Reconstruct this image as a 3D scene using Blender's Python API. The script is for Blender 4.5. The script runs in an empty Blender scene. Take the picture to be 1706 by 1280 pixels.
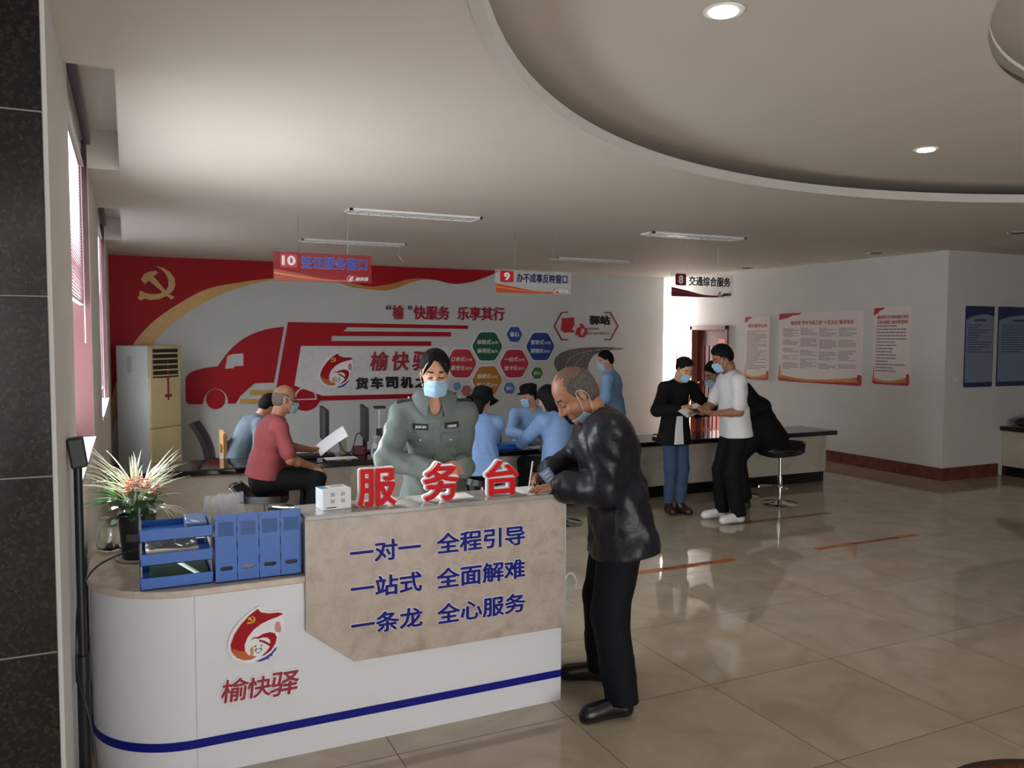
import bpy, bmesh, math, random
import numpy as np
from mathutils import Vector, Matrix, Euler
from math import pi, sin, cos, radians

random.seed(7)
scene = bpy.context.scene
COL = scene.collection

# ---------------------------------------------------------------- camera
cam_d = bpy.data.cameras.new('camera')
cam = bpy.data.objects.new('camera', cam_d)
COL.objects.link(cam)
cam_d.sensor_fit = 'HORIZONTAL'
cam_d.sensor_width = 36.0
cam_d.lens = 1360.0 * 36.0 / 1706.0
cam_d.clip_start = 0.05
cam.matrix_world = Matrix((
    (0.90491173, 0.02150163, -0.42505582, -1.02511087),
    (-0.42558971, 0.05242188, -0.90339656, -3.33684762),
    (0.00285773, 0.99839352, 0.05658804, 1.81294378),
    (0, 0, 0, 1)))
scene.camera = cam

# ---------------------------------------------------------------- world, sun, daylight
world = bpy.data.worlds.new('world')
scene.world = world
world.use_nodes = True
wn = world.node_tree
bg = wn.nodes['Background']
sky = wn.nodes.new('ShaderNodeTexSky')
sky.sky_type = 'HOSEK_WILKIE'
sky.sun_direction = (-0.18, 0.95, 0.28)
sky.turbidity = 4.0
wn.links.new(sky.outputs['Color'], bg.inputs['Color'])
bg.inputs['Strength'].default_value = 0.9


def lamp(name, kind, loc, direction, energy, color=(1, 1, 1), size=None, size_y=None):
    d = bpy.data.lights.new(name, kind)
    d.energy = energy
    d.color = color
    o = bpy.data.objects.new(name, d)
    COL.objects.link(o)
    o.location = loc
    o.rotation_euler = Vector(direction).to_track_quat('-Z', 'Y').to_euler()
    if kind == 'AREA':
        d.shape = 'RECTANGLE'
        d.size = size
        d.size_y = size_y or size
    return o


sun = lamp('sun', 'SUN', (-4, 12, 6), (0.42, -1.50, -0.38), 22.0, (1.0, 0.95, 0.86))
sun.data.angle = radians(0.6)
# daylight entering through the two left windows, the glazed entrance behind and the corridor window
lamp('daylight_window', 'AREA', (-1.75, 1.8, 1.9), (1, 0, 0.2), 220, (0.88, 0.94, 1.0), 2.1, 2.1)
lamp('daylight_window', 'AREA', (-1.75, 6.0, 1.9), (1, 0, 0.2), 440, (0.88, 0.94, 1.0), 2.5, 2.1)
lamp('daylight_entrance', 'AREA', (0.9, -8.5, 1.4), (-0.25, 1, 0.9), 310, (0.97, 0.98, 1.0), 4.6, 2.6)
lamp('daylight_corridor', 'AREA', (6.6, 12.15, 1.6), (0.25, -1, 0), 900, (1.0, 0.98, 0.99), 3.4, 2.2)

scene.view_settings.view_transform = 'Standard'
scene.view_settings.look = 'None'
scene.view_settings.gamma = 1.0
scene.view_settings.use_curve_mapping = False
scene.view_settings.exposure = 0.3

# ---------------------------------------------------------------- materials


def lin(h):
    h = h.lstrip('#')
    out = []
    for i in (0, 2, 4):
        c = int(h[i:i + 2], 16) / 255
        out.append(c / 12.92 if c <= 0.04045 else ((c + 0.055) / 1.055) ** 2.4)
    return out


MATS = {}


def mat(name, hexa, rough=0.5, metal=0.0, var=0.05, scale=14.0, bump=0.0, bscale=60.0, emit=0.0, trans=0.0,
        alpha=1.0, stretch=(1, 1, 1), coat=0.0, sss=0.0, spec=0.5):
    """principled material whose colour is gently mottled by noise, with an optional noise bump"""
    if name in MATS:
        return MATS[name]
    m = bpy.data.materials.new(name)
    m.use_nodes = True
    nt = m.node_tree
    p = nt.nodes['Principled BSDF']
    c = lin(hexa)
    tc = nt.nodes.new('ShaderNodeTexCoord')
    mp = nt.nodes.new('ShaderNodeMapping')
    mp.inputs['Scale'].default_value = stretch
    nt.links.new(tc.outputs['Object'], mp.inputs['Vector'])
    nz = nt.nodes.new('ShaderNodeTexNoise')
    nz.inputs['Scale'].default_value = scale
    nz.inputs['Detail'].default_value = 4
    nt.links.new(mp.outputs['Vector'], nz.inputs['Vector'])
    rp = nt.nodes.new('ShaderNodeValToRGB')
    rp.color_ramp.elements[0].position = 0.3
    rp.color_ramp.elements[1].position = 0.7
    rp.color_ramp.elements[0].color = [max(0, x * (1 - var)) for x in c] + [1]
    rp.color_ramp.elements[1].color = [min(1, x * (1 + var)) for x in c] + [1]
    nt.links.new(nz.outputs['Fac'], rp.inputs['Fac'])
    nt.links.new(rp.outputs['Color'], p.inputs['Base Color'])
    p.inputs['Roughness'].default_value = rough
    p.inputs['Metallic'].default_value = metal
    p.inputs['Specular IOR Level'].default_value = min(spec, 0.2) if rough >= 0.7 else spec
    if coat:
        p.inputs['Coat Weight'].default_value = coat
        p.inputs['Coat Roughness'].default_value = 0.05
    if trans:
        p.inputs['Transmission Weight'].default_value = trans
    if alpha < 1:
        p.inputs['Alpha'].default_value = alpha
    if sss:
        p.inputs['Subsurface Weight'].default_value = sss
        p.inputs['Subsurface Radius'].default_value = (0.012, 0.005, 0.003)
        p.inputs['Subsurface Scale'].default_value = 1.0
    if emit:
        p.inputs['Emission Color'].default_value = c + [1]
        p.inputs['Emission Strength'].default_value = emit
    if bump:
        n2 = nt.nodes.new('ShaderNodeTexNoise')
        n2.inputs['Scale'].default_value = bscale
        n2.inputs['Detail'].default_value = 3
        nt.links.new(mp.outputs['Vector'], n2.inputs['Vector'])
        b = nt.nodes.new('ShaderNodeBump')
        b.inputs['Strength'].default_value = bump
        b.inputs['Distance'].default_value = 0.01
        nt.links.new(n2.outputs['Fac'], b.inputs['Height'])
        nt.links.new(b.outputs['Normal'], p.inputs['Normal'])
    MATS[name] = m
    return m


def stone(name, cols, scale, rough, detail=8, coat=0.0, warp=0.6, spec=0.5):
    """mottled stone: several colours spread along a noise ramp"""
    if name in MATS:
        return MATS[name]
    m = bpy.data.materials.new(name)
    m.use_nodes = True
    nt = m.node_tree
    p = nt.nodes['Principled BSDF']
    tc = nt.nodes.new('ShaderNodeTexCoord')
    nz = nt.nodes.new('ShaderNodeTexNoise')
    nz.inputs['Scale'].default_value = scale
    nz.inputs['Detail'].default_value = detail
    nz.inputs['Roughness'].default_value = 0.65
    nz.inputs['Distortion'].default_value = warp
    nt.links.new(tc.outputs['Object'], nz.inputs['Vector'])
    rp = nt.nodes.new('ShaderNodeValToRGB')
    e = rp.color_ramp.elements
    n = len(cols)
    for i, h in enumerate(cols):
        pos = 0.3 + 0.42 * i / (n - 1)
        if i < 2:
            e[i].position = pos
            e[i].color = lin(h) + [1]
        else:
            x = e.new(pos)
            x.color = lin(h) + [1]
    nt.links.new(nz.outputs['Fac'], rp.inputs['Fac'])
    nt.links.new(rp.outputs['Color'], p.inputs['Base Color'])
    p.inputs['Roughness'].default_value = rough
    p.inputs['Coat Weight'].default_value = coat
    p.inputs['Specular IOR Level'].default_value = spec
    MATS[name] = m
    return m


TILE = 0.848


def floor_material():
    m = bpy.data.materials.new('polished_tile')
    m.use_nodes = True
    nt = m.node_tree
    N, L = nt.nodes, nt.links
    p = N['Principled BSDF']
    tc = N.new('ShaderNodeTexCoord')
    sp = N.new('ShaderNodeSeparateXYZ')
    L.new(tc.outputs['Object'], sp.inputs['Vector'])

    def math_(op, a, b=None):
        n = N.new('ShaderNodeMath')
        n.operation = op
        for i, v in enumerate((a, b)):
            if v is None:
                continue
            if isinstance(v, (int, float)):
                n.inputs[i].default_value = v
            else:
                L.new(v, n.inputs[i])
        return n.outputs[0]
    ds, ids = [], []
    for ax in ('X', 'Y'):
        d = math_('DIVIDE', sp.outputs[ax], TILE)
        r = math_('ROUND', d)
        ds.append(math_('ABSOLUTE', math_('SUBTRACT', d, r)))
        ids.append(math_('FLOOR', d))
    near = math_('MINIMUM', ds[0], ds[1])
    joint = math_('LESS_THAN', near, 0.0032)
    cmb = N.new('ShaderNodeCombineXYZ')
    L.new(ids[0], cmb.inputs[0])
    L.new(ids[1], cmb.inputs[1])
    wn_ = N.new('ShaderNodeTexWhiteNoise')
    L.new(cmb.outputs[0], wn_.inputs['Vector'])
    off = N.new('ShaderNodeVectorMath')
    off.operation = 'MULTIPLY_ADD'
    L.new(wn_.outputs['Color'], off.inputs[0])
    off.inputs[1].default_value = (9, 9, 9)
    L.new(tc.outputs['Object'], off.inputs[2])
    nz = N.new('ShaderNodeTexNoise')
    nz.inputs['Scale'].default_value = 2.6
    nz.inputs['Detail'].default_value = 6
    nz.inputs['Distortion'].default_value = 1.2
    L.new(off.outputs[0], nz.inputs['Vector'])
    rp = N.new('ShaderNodeValToRGB')
    rp.color_ramp.elements[0].position = 0.32
    rp.color_ramp.elements[0].color = lin('#aa9c86') + [1]
    rp.color_ramp.elements[1].position = 0.68
    rp.color_ramp.elements[1].color = lin('#bcae98') + [1]
    L.new(nz.outputs['Fac'], rp.inputs['Fac'])
    mx = N.new('ShaderNodeMix')
    mx.data_type = 'RGBA'
    L.new(joint, mx.inputs['Factor'])
    L.new(rp.outputs['Color'], mx.inputs['A'])
    mx.inputs['B'].default_value = lin('#5d5146') + [1]
    L.new(mx.outputs['Result'], p.inputs['Base Color'])
    rg = N.new('ShaderNodeMix')
    rg.data_type = 'FLOAT'
    L.new(joint, rg.inputs['Factor'])
    rg.inputs['A'].default_value = 0.045
    rg.inputs['B'].default_value = 0.6
    L.new(rg.outputs['Result'], p.inputs['Roughness'])
    p.inputs['Specular IOR Level'].default_value = 0.62
    return m


# ---------------------------------------------------------------- tagging and mesh building


def tag(o, label=None, cat=None, group=None, kind=None):
    if label:
        o['label'] = label
    if cat:
        o['category'] = cat
    if group:
        o['group'] = group
    if kind:
        o['kind'] = kind
    return o


def thing(name, label, cat, loc=(0, 0, 0), group=None, kind=None):
    o = bpy.data.objects.new(name, None)
    o.empty_display_size = 0.1
    COL.objects.link(o)
    o.location = loc
    return tag(o, label, cat, group, kind)


def top(o):
    while o.parent:
        o = o.parent
    return o


def link_mesh(name, me, parent=None):
    o = bpy.data.objects.new(name, me)
    COL.objects.link(o)
    if parent is not None:
        o.parent = parent
    return o


def copy_tree(o, parent=None):
    c = o.copy()
    COL.objects.link(c)
    if parent is not None:
        c.parent = parent
    for ch in list(o.children):
        copy_tree(ch, c)
    return c


def basis(d):
    d = Vector(d).normalized()
    a = Vector((0, 0, 1)) if abs(d.z) < 0.9 else Vector((1, 0, 0))
    x = d.cross(a).normalized()
    return x, d.cross(x).normalized(), d


class MB:
    """collects shapes given in world coordinates and links them as one mesh"""

    def __init__(s):
        s.v, s.f, s.m = [], [], []

    def add(s, vs, fs, mi=0):
        b = len(s.v)
        s.v += [tuple(x) for x in vs]
        s.f += [[i + b for i in f] for f in fs]
        s.m += [mi] * len(fs)
        return s

    def box(s, lo, hi, mi=0, M=None):
        x0, y0, z0 = lo
        x1, y1, z1 = hi
        vs = [Vector(p) for p in ((x0, y0, z0), (x1, y0, z0), (x1, y1, z0), (x0, y1, z0),
                                  (x0, y0, z1), (x1, y0, z1), (x1, y1, z1), (x0, y1, z1))]
        if M is not None:
            vs = [M @ p for p in vs]
        return s.add(vs, [(0, 3, 2, 1), (4, 5, 6, 7), (0, 1, 5, 4), (1, 2, 6, 5), (2, 3, 7, 6), (3, 0, 4, 7)], mi)

    def prism(s, pts, fn, d0, d1, mi=0, side=None):
        """polygon pts extruded between depths d0 and d1; fn(a, b, d) -> world"""
        n = len(pts)
        area = sum(pts[i][0] * pts[(i + 1) % n][1] - pts[(i + 1) % n][0] * pts[i][1] for i in range(n))
        if area < 0:
            pts = pts[::-1]
        vs = [fn(a, b, d0) for a, b in pts] + [fn(a, b, d1) for a, b in pts]
        s.add(vs, [list(range(n))], mi)
        b = len(s.v) - 2 * n
        s.f.append([b + n + i for i in range(n)][::-1])
        s.m.append(mi)
        for i in range(n):
            j = (i + 1) % n
            s.f.append([b + i, b + n + i, b + n + j, b + j])
            s.m.append(mi if side is None else side)
        return s

    def cyl(s, p0, p1, r0, r1=None, n=20, mi=0, caps=True):
        r1 = r0 if r1 is None else r1
        p0, p1 = Vector(p0), Vector(p1)
        x, y, d = basis(p1 - p0)
        vs = []
        for p, r in ((p0, r0), (p1, r1)):
            for i in range(n):
                a = 2 * pi * i / n
                vs.append(p + x * (cos(a) * r) + y * (sin(a) * r))
        fs = [(i, (i + 1) % n, n + (i + 1) % n, n + i) for i in range(n)]
        if caps:
            fs += [tuple(range(n))[::-1], tuple(range(n, 2 * n))]
        return s.add(vs, fs, mi)

    def tube(s, path, r, n=8, mi=0, closed=False):
        P = [Vector(p) for p in path]
        k = len(P)
        vs, fs = [], []
        prev = None
        for i in range(k):
            if closed:
                d = P[(i + 1) % k] - P[i - 1]
            else:
                d = P[min(i + 1, k - 1)] - P[max(i - 1, 0)]
            d.normalize()
            if prev is None:
                x, y, _ = basis(d)
            else:
                x = (prev - d * prev.dot(d)).normalized()
                y = d.cross(x)
            prev = x
            rr = r[i] if isinstance(r, (list, tuple)) else r
            for j in range(n):
                a = 2 * pi * j / n
                vs.append(P[i] + x * (cos(a) * rr) + y * (sin(a) * rr))
        for i in range(k if closed else k - 1):
            i2 = (i + 1) % k
            for j in range(n):
                j2 = (j + 1) % n
                fs.append((i * n + j, i * n + j2, i2 * n + j2, i2 * n + j))
        if not closed:
            fs += [tuple(range(n))[::-1], tuple(range((k - 1) * n, k * n))]
        return s.add(vs, fs, mi)

    def lathe(s, prof, c, n=28, mi=0, M=None):
        """profile of (radius, height) about the vertical axis through c"""
        c = Vector(c)
        vs, fs = [], []
        for r, z in prof:
            for i in range(n):
                a = 2 * pi * i / n
                p = Vector((cos(a) * r, sin(a) * r, z))
                vs.append(c + (M @ p if M is not None else p))
        k = len(prof)
        for i in range(k - 1):
            for j in range(n):
                j2 = (j + 1) % n
                fs.append((i * n + j, i * n + j2, (i + 1) * n + j2, (i + 1) * n + j))
        fs += [tuple(range(n))[::-1], tuple(range((k - 1) * n, k * n))]
        return s.add(vs, fs, mi)

    def ball(s, c, r, n=14, mi=0):
        if not isinstance(r, (tuple, list)):
            r = (r, r, r)
        prof = [(sin(pi * i / n), -cos(pi * i / n)) for i in range(1, n)]
        M = Matrix.Diagonal((r[0], r[1], r[2]))
        return s.lathe(prof, c, n * 2, mi, M)

    def sheet(s, rows, th=0.0, mi=0):
        """grid of points, given a real thickness th along its normal"""
        R, C_ = len(rows), len(rows[0])
        P = [[Vector(p) for p in r] for r in rows]
        vs, fs = [], []
        if th:
            nrm = [[None] * C_ for _ in range(R)]
            for i in range(R):
                for j in range(C_):
                    a = P[min(i + 1, R - 1)][j] - P[max(i - 1, 0)][j]
                    b = P[i][min(j + 1, C_ - 1)] - P[i][max(j - 1, 0)]
                    nn = a.cross(b)
                    nrm[i][j] = nn.normalized() if nn.length > 1e-12 else Vector((0, 0, 1))
        for sgn in ((1, -1) if th else (0,)):
            for i in range(R):
                for j in range(C_):
                    vs.append(P[i][j] + (nrm[i][j] * (sgn * th / 2) if th else Vector()))
        n = R * C_
        for i in range(R - 1):
            for j in range(C_ - 1):
                q = (i * C_ + j, i * C_ + j + 1, (i + 1) * C_ + j + 1, (i + 1) * C_ + j)
                fs.append(q[::-1])
                if th:
                    fs.append(tuple(n + x for x in q))
        if th:
            rim = [(0, j) for j in range(C_)] + [(i, C_ - 1) for i in range(1, R)] + \
                  [(R - 1, j) for j in range(C_ - 2, -1, -1)] + [(i, 0) for i in range(R - 2, 0, -1)]
            ids = [i * C_ + j for i, j in rim]
            for a, b in zip(ids, ids[1:] + ids[:1]):
                fs.append((a, b, n + b, n + a))
        return s.add(vs, fs, mi)

    def build(s, name, mats, parent=None, smooth=False, bevel=0.0, seg=2):
        off = Vector(top(parent).location) if parent is not None else Vector()
        me = bpy.data.meshes.new(name)
        me.from_pydata([Vector(p) - off for p in s.v], [], s.f)
        mats = mats if isinstance(mats, (list, tuple)) else [mats]
        for m in mats:
            me.materials.append(m)
        if len(mats) > 1:
            me.polygons.foreach_set('material_index', s.m)
        bm = bmesh.new()
        bm.from_mesh(me)
        bmesh.ops.recalc_face_normals(bm, faces=bm.faces)
        bm.to_mesh(me)
        bm.free()
        if smooth:
            me.polygons.foreach_set('use_smooth', [True] * len(me.polygons))
            try:
                me.set_sharp_from_angle(angle=radians(38))
            except Exception:
                pass
        me.update()
        o = link_mesh(name, me, parent)
        if bevel:
            b = o.modifiers.new('bevel', 'BEVEL')
            b.width = bevel
            b.segments = seg
            b.limit_method = 'ANGLE'
            b.harden_normals = False
        return o


def XZ(y):
    return lambda a, b, d: (a, y + d, b)          # wall art on a plane of constant y, d runs into the room's depth


def YZ(x):
    return lambda a, b, d: (x + d, -a, b)         # board on a plane of constant x seen from -x, a = -y


def arc_pts(cx, cy, r, a0, a1, n, ry=None):
    return [(cx + r * cos(a0 + (a1 - a0) * i / n), cy + (ry or r) * sin(a0 + (a1 - a0) * i / n)) for i in range(n + 1)]


def round_rect(x0, y0, x1, y1, r, n=5):
    out = []
    for cx, cy, a in ((x1 - r, y1 - r, 0), (x0 + r, y1 - r, pi / 2), (x0 + r, y0 + r, pi), (x1 - r, y0 + r, 3 * pi / 2)):
        out += [(cx + r * cos(a + pi / 2 * i / n), cy + r * sin(a + pi / 2 * i / n)) for i in range(n + 1)]
    return out


_text_cache = {}


def text_mesh(body, depth=0.05, bold=0.0, res=3):
    """lettering as a solid unit mesh: glyph height about 1, extruded depth, strokes grown by bold"""
    k = (body, depth, bold, res)
    if k in _text_cache:
        return _text_cache[k]
    cu = bpy.data.curves.new('lettering', 'FONT')
    cu.body = body
    cu.size = 1.0
    cu.resolution_u = res
    cu.extrude = depth / 2
    cu.offset = bold
    cu.align_x = 'LEFT'
    o = bpy.data.objects.new('lettering', cu)
    COL.objects.link(o)
    dg = bpy.context.evaluated_depsgraph_get()
    me = bpy.data.meshes.new_from_object(o.evaluated_get(dg))
    bpy.data.objects.remove(o)
    bpy.data.curves.remove(cu)
    n = len(me.vertices)
    a = np.zeros(n * 3)
    me.vertices.foreach_get('co', a)
    a = a.reshape(-1, 3)
    fl = [list(p.vertices) for p in me.polygons]
    bpy.data.meshes.remove(me)
    lo, hi = (a.min(0), a.max(0)) if n else (np.zeros(3), np.ones(3))
    _text_cache[k] = (a, fl, lo, hi)
    return _text_cache[k]


def put_text(mb, body, x0, z0, x1, z1, fn, d=0.0, th=0.01, bold=0.0, mi=0, shear=0.0, res=3):
    """lettering fitted in the rectangle x0..x1, z0..z1 of the plane fn, front face at depth d - th"""
    a, fl, lo, hi = text_mesh(body, 0.1, 0.0, res)
    lo, hi = lo - bold, hi + bold
    sx = (x1 - x0) / max(1e-6, hi[0] - lo[0])
    sz = (z1 - z0) / max(1e-6, hi[1] - lo[1])
    offs = [(0.0, 0.0)]
    if bold:                      # strokes are thickened by overlapping shifted copies of the glyph
        n = 8 if bold < 0.035 else 12
        offs = [(bold * cos(2 * pi * i / n), bold * sin(2 * pi * i / n)) for i in range(n)]
        if bold > 0.045:
            offs += [(0.5 * bold * cos(2 * pi * i / 6), 0.5 * bold * sin(2 * pi * i / 6)) for i in range(6)]
    for io, (ox, oz) in enumerate(offs):
        vs = []
        for p in a:
            u = x0 + (p[0] + ox - lo[0]) * sx + shear * (p[1] + oz - lo[1]) * sz
            w = z0 + (p[1] + oz - lo[1]) * sz
            q = (p[2] - lo[2]) / max(1e-9, hi[2] - lo[2])
            vs.append(fn(u, w, d - th * q * (1 - 0.02 * io)))
        mb.add(vs, fl, mi)
    return mb

# ================================================================ THE SETTING
CEIL = 2.93
LX = -1.24          # inner face of the left wall
RX = 8.34           # face of the poster wall
FY = 9.20           # face of the mural wall
AY = 3.68           # alcove wall
plaster = mat('white_plaster', '#d6d2cd', 0.75, var=0.02, scale=3, bump=0.03, bscale=180)
ceil_m = mat('ceiling_paint', '#d3cbc1', 0.7, var=0.015, scale=2)
mural_ground = mat('mural_board', '#c9cdcb', 0.6, var=0.015, scale=2, spec=0.2)
skirt_m = stone('skirting_stone', ['#5a2a24', '#743a30', '#82493c'], 9, 0.2)
granite = stone('brown_black_granite', ['#050506', '#0b0b0d', '#171413', '#33261f', '#0a0a0b'], 55, 0.12, detail=10, warp=0.2)
frame_brown = mat('window_frame_brown', '#3c2c2b', 0.35, var=0.1)
white_paint = mat('white_paint', '#e4e4e2', 0.4, var=0.02)


def struct(name, mb, mats, parent=None, **k):
    o = mb.build(name, mats, parent, **k)
    if parent is None:
        o['kind'] = 'structure'
    return o


struct('floor', MB().box((-7, -9, -0.1), (15, 15, 0)), floor_material())

# ceiling: a flat slab with a round raised tray and two curtain slots; the tray holds a second, smaller recess
TC = (3.78, -2.85)
R1, R2 = 4.25, 2.40


def ctr(r):                      # the outer tray and the inner recess are not quite concentric
    return TC if r > 3.2 else (3.62, -3.0)

bm = bmesh.new()


def loop(pts, z):
    vs = [bm.verts.new((x, y, z)) for x, y in pts]
    return [bm.edges.new((vs[i], vs[(i + 1) % len(vs)])) for i in range(len(vs))], vs


def circ(r, n=128):
    return [(ctr(r)[0] + r * cos(2 * pi * i / n), ctr(r)[1] + r * sin(2 * pi * i / n)) for i in range(n)]


def rect(x0, y0, x1, y1):
    return [(x0, y0), (x1, y0), (x1, y1), (x0, y1)]


SL1 = (LX - 0.02, 0.52, -1.05, 2.83)
SL2 = (LX - 0.02, 4.66, -1.06, 7.25)
ed = []
OUTLINE = [(-2.5, -9), (15, -9), (15, 12.65), (-1.5, 12.65), (-1.5, -0.32), (-2.5, -0.32)]
for pts in (OUTLINE, circ(R1), rect(*SL1), rect(*SL2)):
    e, _ = loop(pts, CEIL)
    ed += e
bmesh.ops.triangle_fill(bm, edges=ed, use_beauty=True)
ed = []
for pts in (circ(R1 + 0.6), circ(R2)):
    e, _ = loop(pts, CEIL + 0.15)
    ed += e
bmesh.ops.triangle_fill(bm, edges=ed, use_beauty=True)
e, _ = loop(circ(R2 + 0.3), CEIL + 0.31)
bmesh.ops.triangle_fill(bm, edges=e, use_beauty=True)


def wall_ring(r0, z0, r1, z1):
    n = 128
    a = [bm.verts.new((ctr(r0)[0] + r0 * cos(2 * pi * i / n), ctr(r0)[1] + r0 * sin(2 * pi * i / n), z0)) for i in range(n)]
    b = [bm.verts.new((ctr(r1)[0] + r1 * cos(2 * pi * i / n), ctr(r1)[1] + r1 * sin(2 * pi * i / n), z1)) for i in range(n)]
    for i in range(n):
        bm.faces.new((a[i], a[(i + 1) % n], b[(i + 1) % n], b[i]))


wall_ring(R1 + 0.6, CEIL + 0.06, R1 + 0.6, CEIL + 0.15)
wall_ring(R1, CEIL + 0.06, R1 + 0.6, CEIL + 0.06)
wall_ring(R2, CEIL + 0.23, R2 + 0.3, CEIL + 0.23)
wall_ring(R2 + 0.3, CEIL + 0.23, R2 + 0.3, CEIL + 0.31)
for x0, y0, x1, y1 in (SL1, SL2):
    q = rect(x0, y0, x1, y1)
    lo = [bm.verts.new((x, y, CEIL)) for x, y in q]
    hi = [bm.verts.new((x, y, CEIL + 0.26)) for x, y in q]
    for i in range(3):
        bm.faces.new((lo[i], lo[(i + 1) % 4], hi[(i + 1) % 4], hi[i]))
    bm.faces.new(hi)
q = OUTLINE      # the roof slab above everything
up = [bm.verts.new((x, y, CEIL + 0.55)) for x, y in q]
bm.faces.new(up)
dn = [bm.verts.new((x, y, CEIL)) for x, y in q]
for i in range(6):
    bm.faces.new((dn[i], dn[(i + 1) % 6], up[(i + 1) % 6], up[i]))
me = bpy.data.meshes.new('ceiling')
bm.to_mesh(me)
bm.free()
me.materials.append(ceil_m)
o = link_mesh('ceiling', me)
o['kind'] = 'structure'


def ring_trim(name, r, z0, z1, out, m):
    prof = [(r, z0), (r, z1), (r + out, z1), (r + out, z0)]
    mb = MB()
    n = 128
    vs, fs = [], []
    for rr, zz in prof:
        vs += [(ctr(rr)[0] + rr * cos(2 * pi * i / n), ctr(rr)[1] + rr * sin(2 * pi * i / n), zz) for i in range(n)]
    for k in range(4):
        for i in range(n):
            j = (i + 1) % n
            k2 = (k + 1) % 4
            fs.append((k * n + i, k * n + j, k2 * n + j, k2 * n + i))
    mb.add(vs, fs)
    return struct(name, mb, m, smooth=True)


trim_m = mat('tray_trim_paint', '#d0cbc6', 0.6, var=0.02)
ring_trim('trim_1', R1, CEIL - 0.004, CEIL + 0.062, 0.05, trim_m)
ring_trim('trim_2', R2, CEIL + 0.216, CEIL + 0.235, 0.05, trim_m)


def wall_holes(name, axis, face, th, a0, a1, z0, z1, holes, m):
    """wall box with rectangular openings; axis 'x' = wall of constant x, running along y"""
    mb = MB()
    us = sorted({a0, a1} | {h[0] for h in holes} | {h[1] for h in holes})
    zs = sorted({z0, z1} | {h[2] for h in holes} | {h[3] for h in holes})
    for i in range(len(us) - 1):
        for j in range(len(zs) - 1):
            u, z = (us[i] + us[i + 1]) / 2, (zs[j] + zs[j + 1]) / 2
            if any(h[0] < u < h[1] and h[2] < z < h[3] for h in holes):
                continue
            if axis == 'x':
                mb.box((min(face, face + th), us[i], zs[j]), (max(face, face + th), us[i + 1], zs[j + 1]))
            else:
                mb.box((us[i], min(face, face + th), zs[j]), (us[i + 1], max(face, face + th), zs[j + 1]))
    return struct(name, mb, m)


W1 = (0.75, 2.80, 1.14, 3.10)
W2 = (4.72, 7.22, 1.10, 3.10)
wall_holes('wall_left', 'x', LX, -0.24, -0.33, FY, 0, CEIL + 0.27, [W1, W2], plaster)
struct('wall_entrance_left', MB().box((-2.45, -8.9, 0), (-2.25, -0.33, CEIL)), plaster)
struct('wall_far', MB().box((-1.5, FY, 0), (7.975, FY + 0.2, CEIL)), mural_ground)
DOOR = (7.87, 8.79)
wall_holes('wall_right', 'x', RX, 0.2, AY, 12.6, 0, CEIL, [(DOOR[0], DOOR[1], 0, 1.97)], plaster)
struct('wall_alcove', MB().box((RX + 0.2, AY, 0), (14.6, AY + 0.2, CEIL)), plaster)
struct('wall_end', MB().box((14.6, -8.9, 0), (14.8, AY + 0.2, CEIL)), plaster)
wall_holes('wall_entrance', 'y', -8.7, -0.2, -2.45, 14.8, 0, CEIL, [(-1.5, 3.4, 0.1, 2.8)], plaster)
wall_holes('wall_corridor', 'y', 12.4, 0.2, 3.8, RX + 0.2, 0, CEIL, [(4.6, 8.2, 0.5, 2.75)], plaster)
struct('wall_corridor_side', MB().box((3.6, FY + 0.2, 0), (3.8, 12.6, CEIL)), plaster)

# black granite column front at the very left
mb = MB()
zs = [0, 0.79, 1.365, 1.94, 2.515, CEIL]
for a, b in zip(zs, zs[1:]):
    mb.box((-2.25, -0.36, a + 0.0025), (-1.252, -0.332, b - 0.0025))
struct('wall_pillar', mb, granite, bevel=0.002)
joint = mat('pale_joint', '#8d8a86', 0.7)
mb = MB()
for z in zs[1:-1]:
    mb.box((-2.245, -0.357, z - 0.0024), (-1.254, -0.334, z + 0.0024))
struct('trim_3', mb, joint)


# skirting of the poster wall and alcove
struct('baseboard_right', MB().box((RX - 0.016, DOOR[0] - 4.19 - 0.016, 0), (RX, DOOR[0] - 0.06, 0.165)), skirt_m)
struct('baseboard_alcove', MB().box((RX, AY - 0.016, 0), (9.42, AY, 0.165)), skirt_m)


def glass_material():
    m = bpy.data.materials.new('window_glass')
    m.use_nodes = True
    nt = m.node_tree
    nt.nodes.remove(nt.nodes['Principled BSDF'])
    t = nt.nodes.new('ShaderNodeBsdfTransparent')
    g = nt.nodes.new('ShaderNodeBsdfGlossy')
    g.inputs['Roughness'].default_value = 0.02
    mx = nt.nodes.new('ShaderNodeMixShader')
    mx.inputs[0].default_value = 0.1
    nt.links.new(t.outputs[0], mx.inputs[1])
    nt.links.new(g.outputs[0], mx.inputs[2])
    nt.links.new(mx.outputs[0], nt.nodes['Material Output'].inputs['Surface'])
    return m


glass = glass_material()
sill_m = mat('white_sill_stone', '#e8e4de', 0.25, var=0.02)
jamb_m = mat('mauve_brown_jamb', '#4c2528', 0.3, var=0.08, stretch=(1, 1, 0.1))
slat_m = mat('white_blind_slat', '#e9eaf0', 0.45, var=0.02)
cord_m = mat('pale_cord', '#c9c4be', 0.6)


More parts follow.
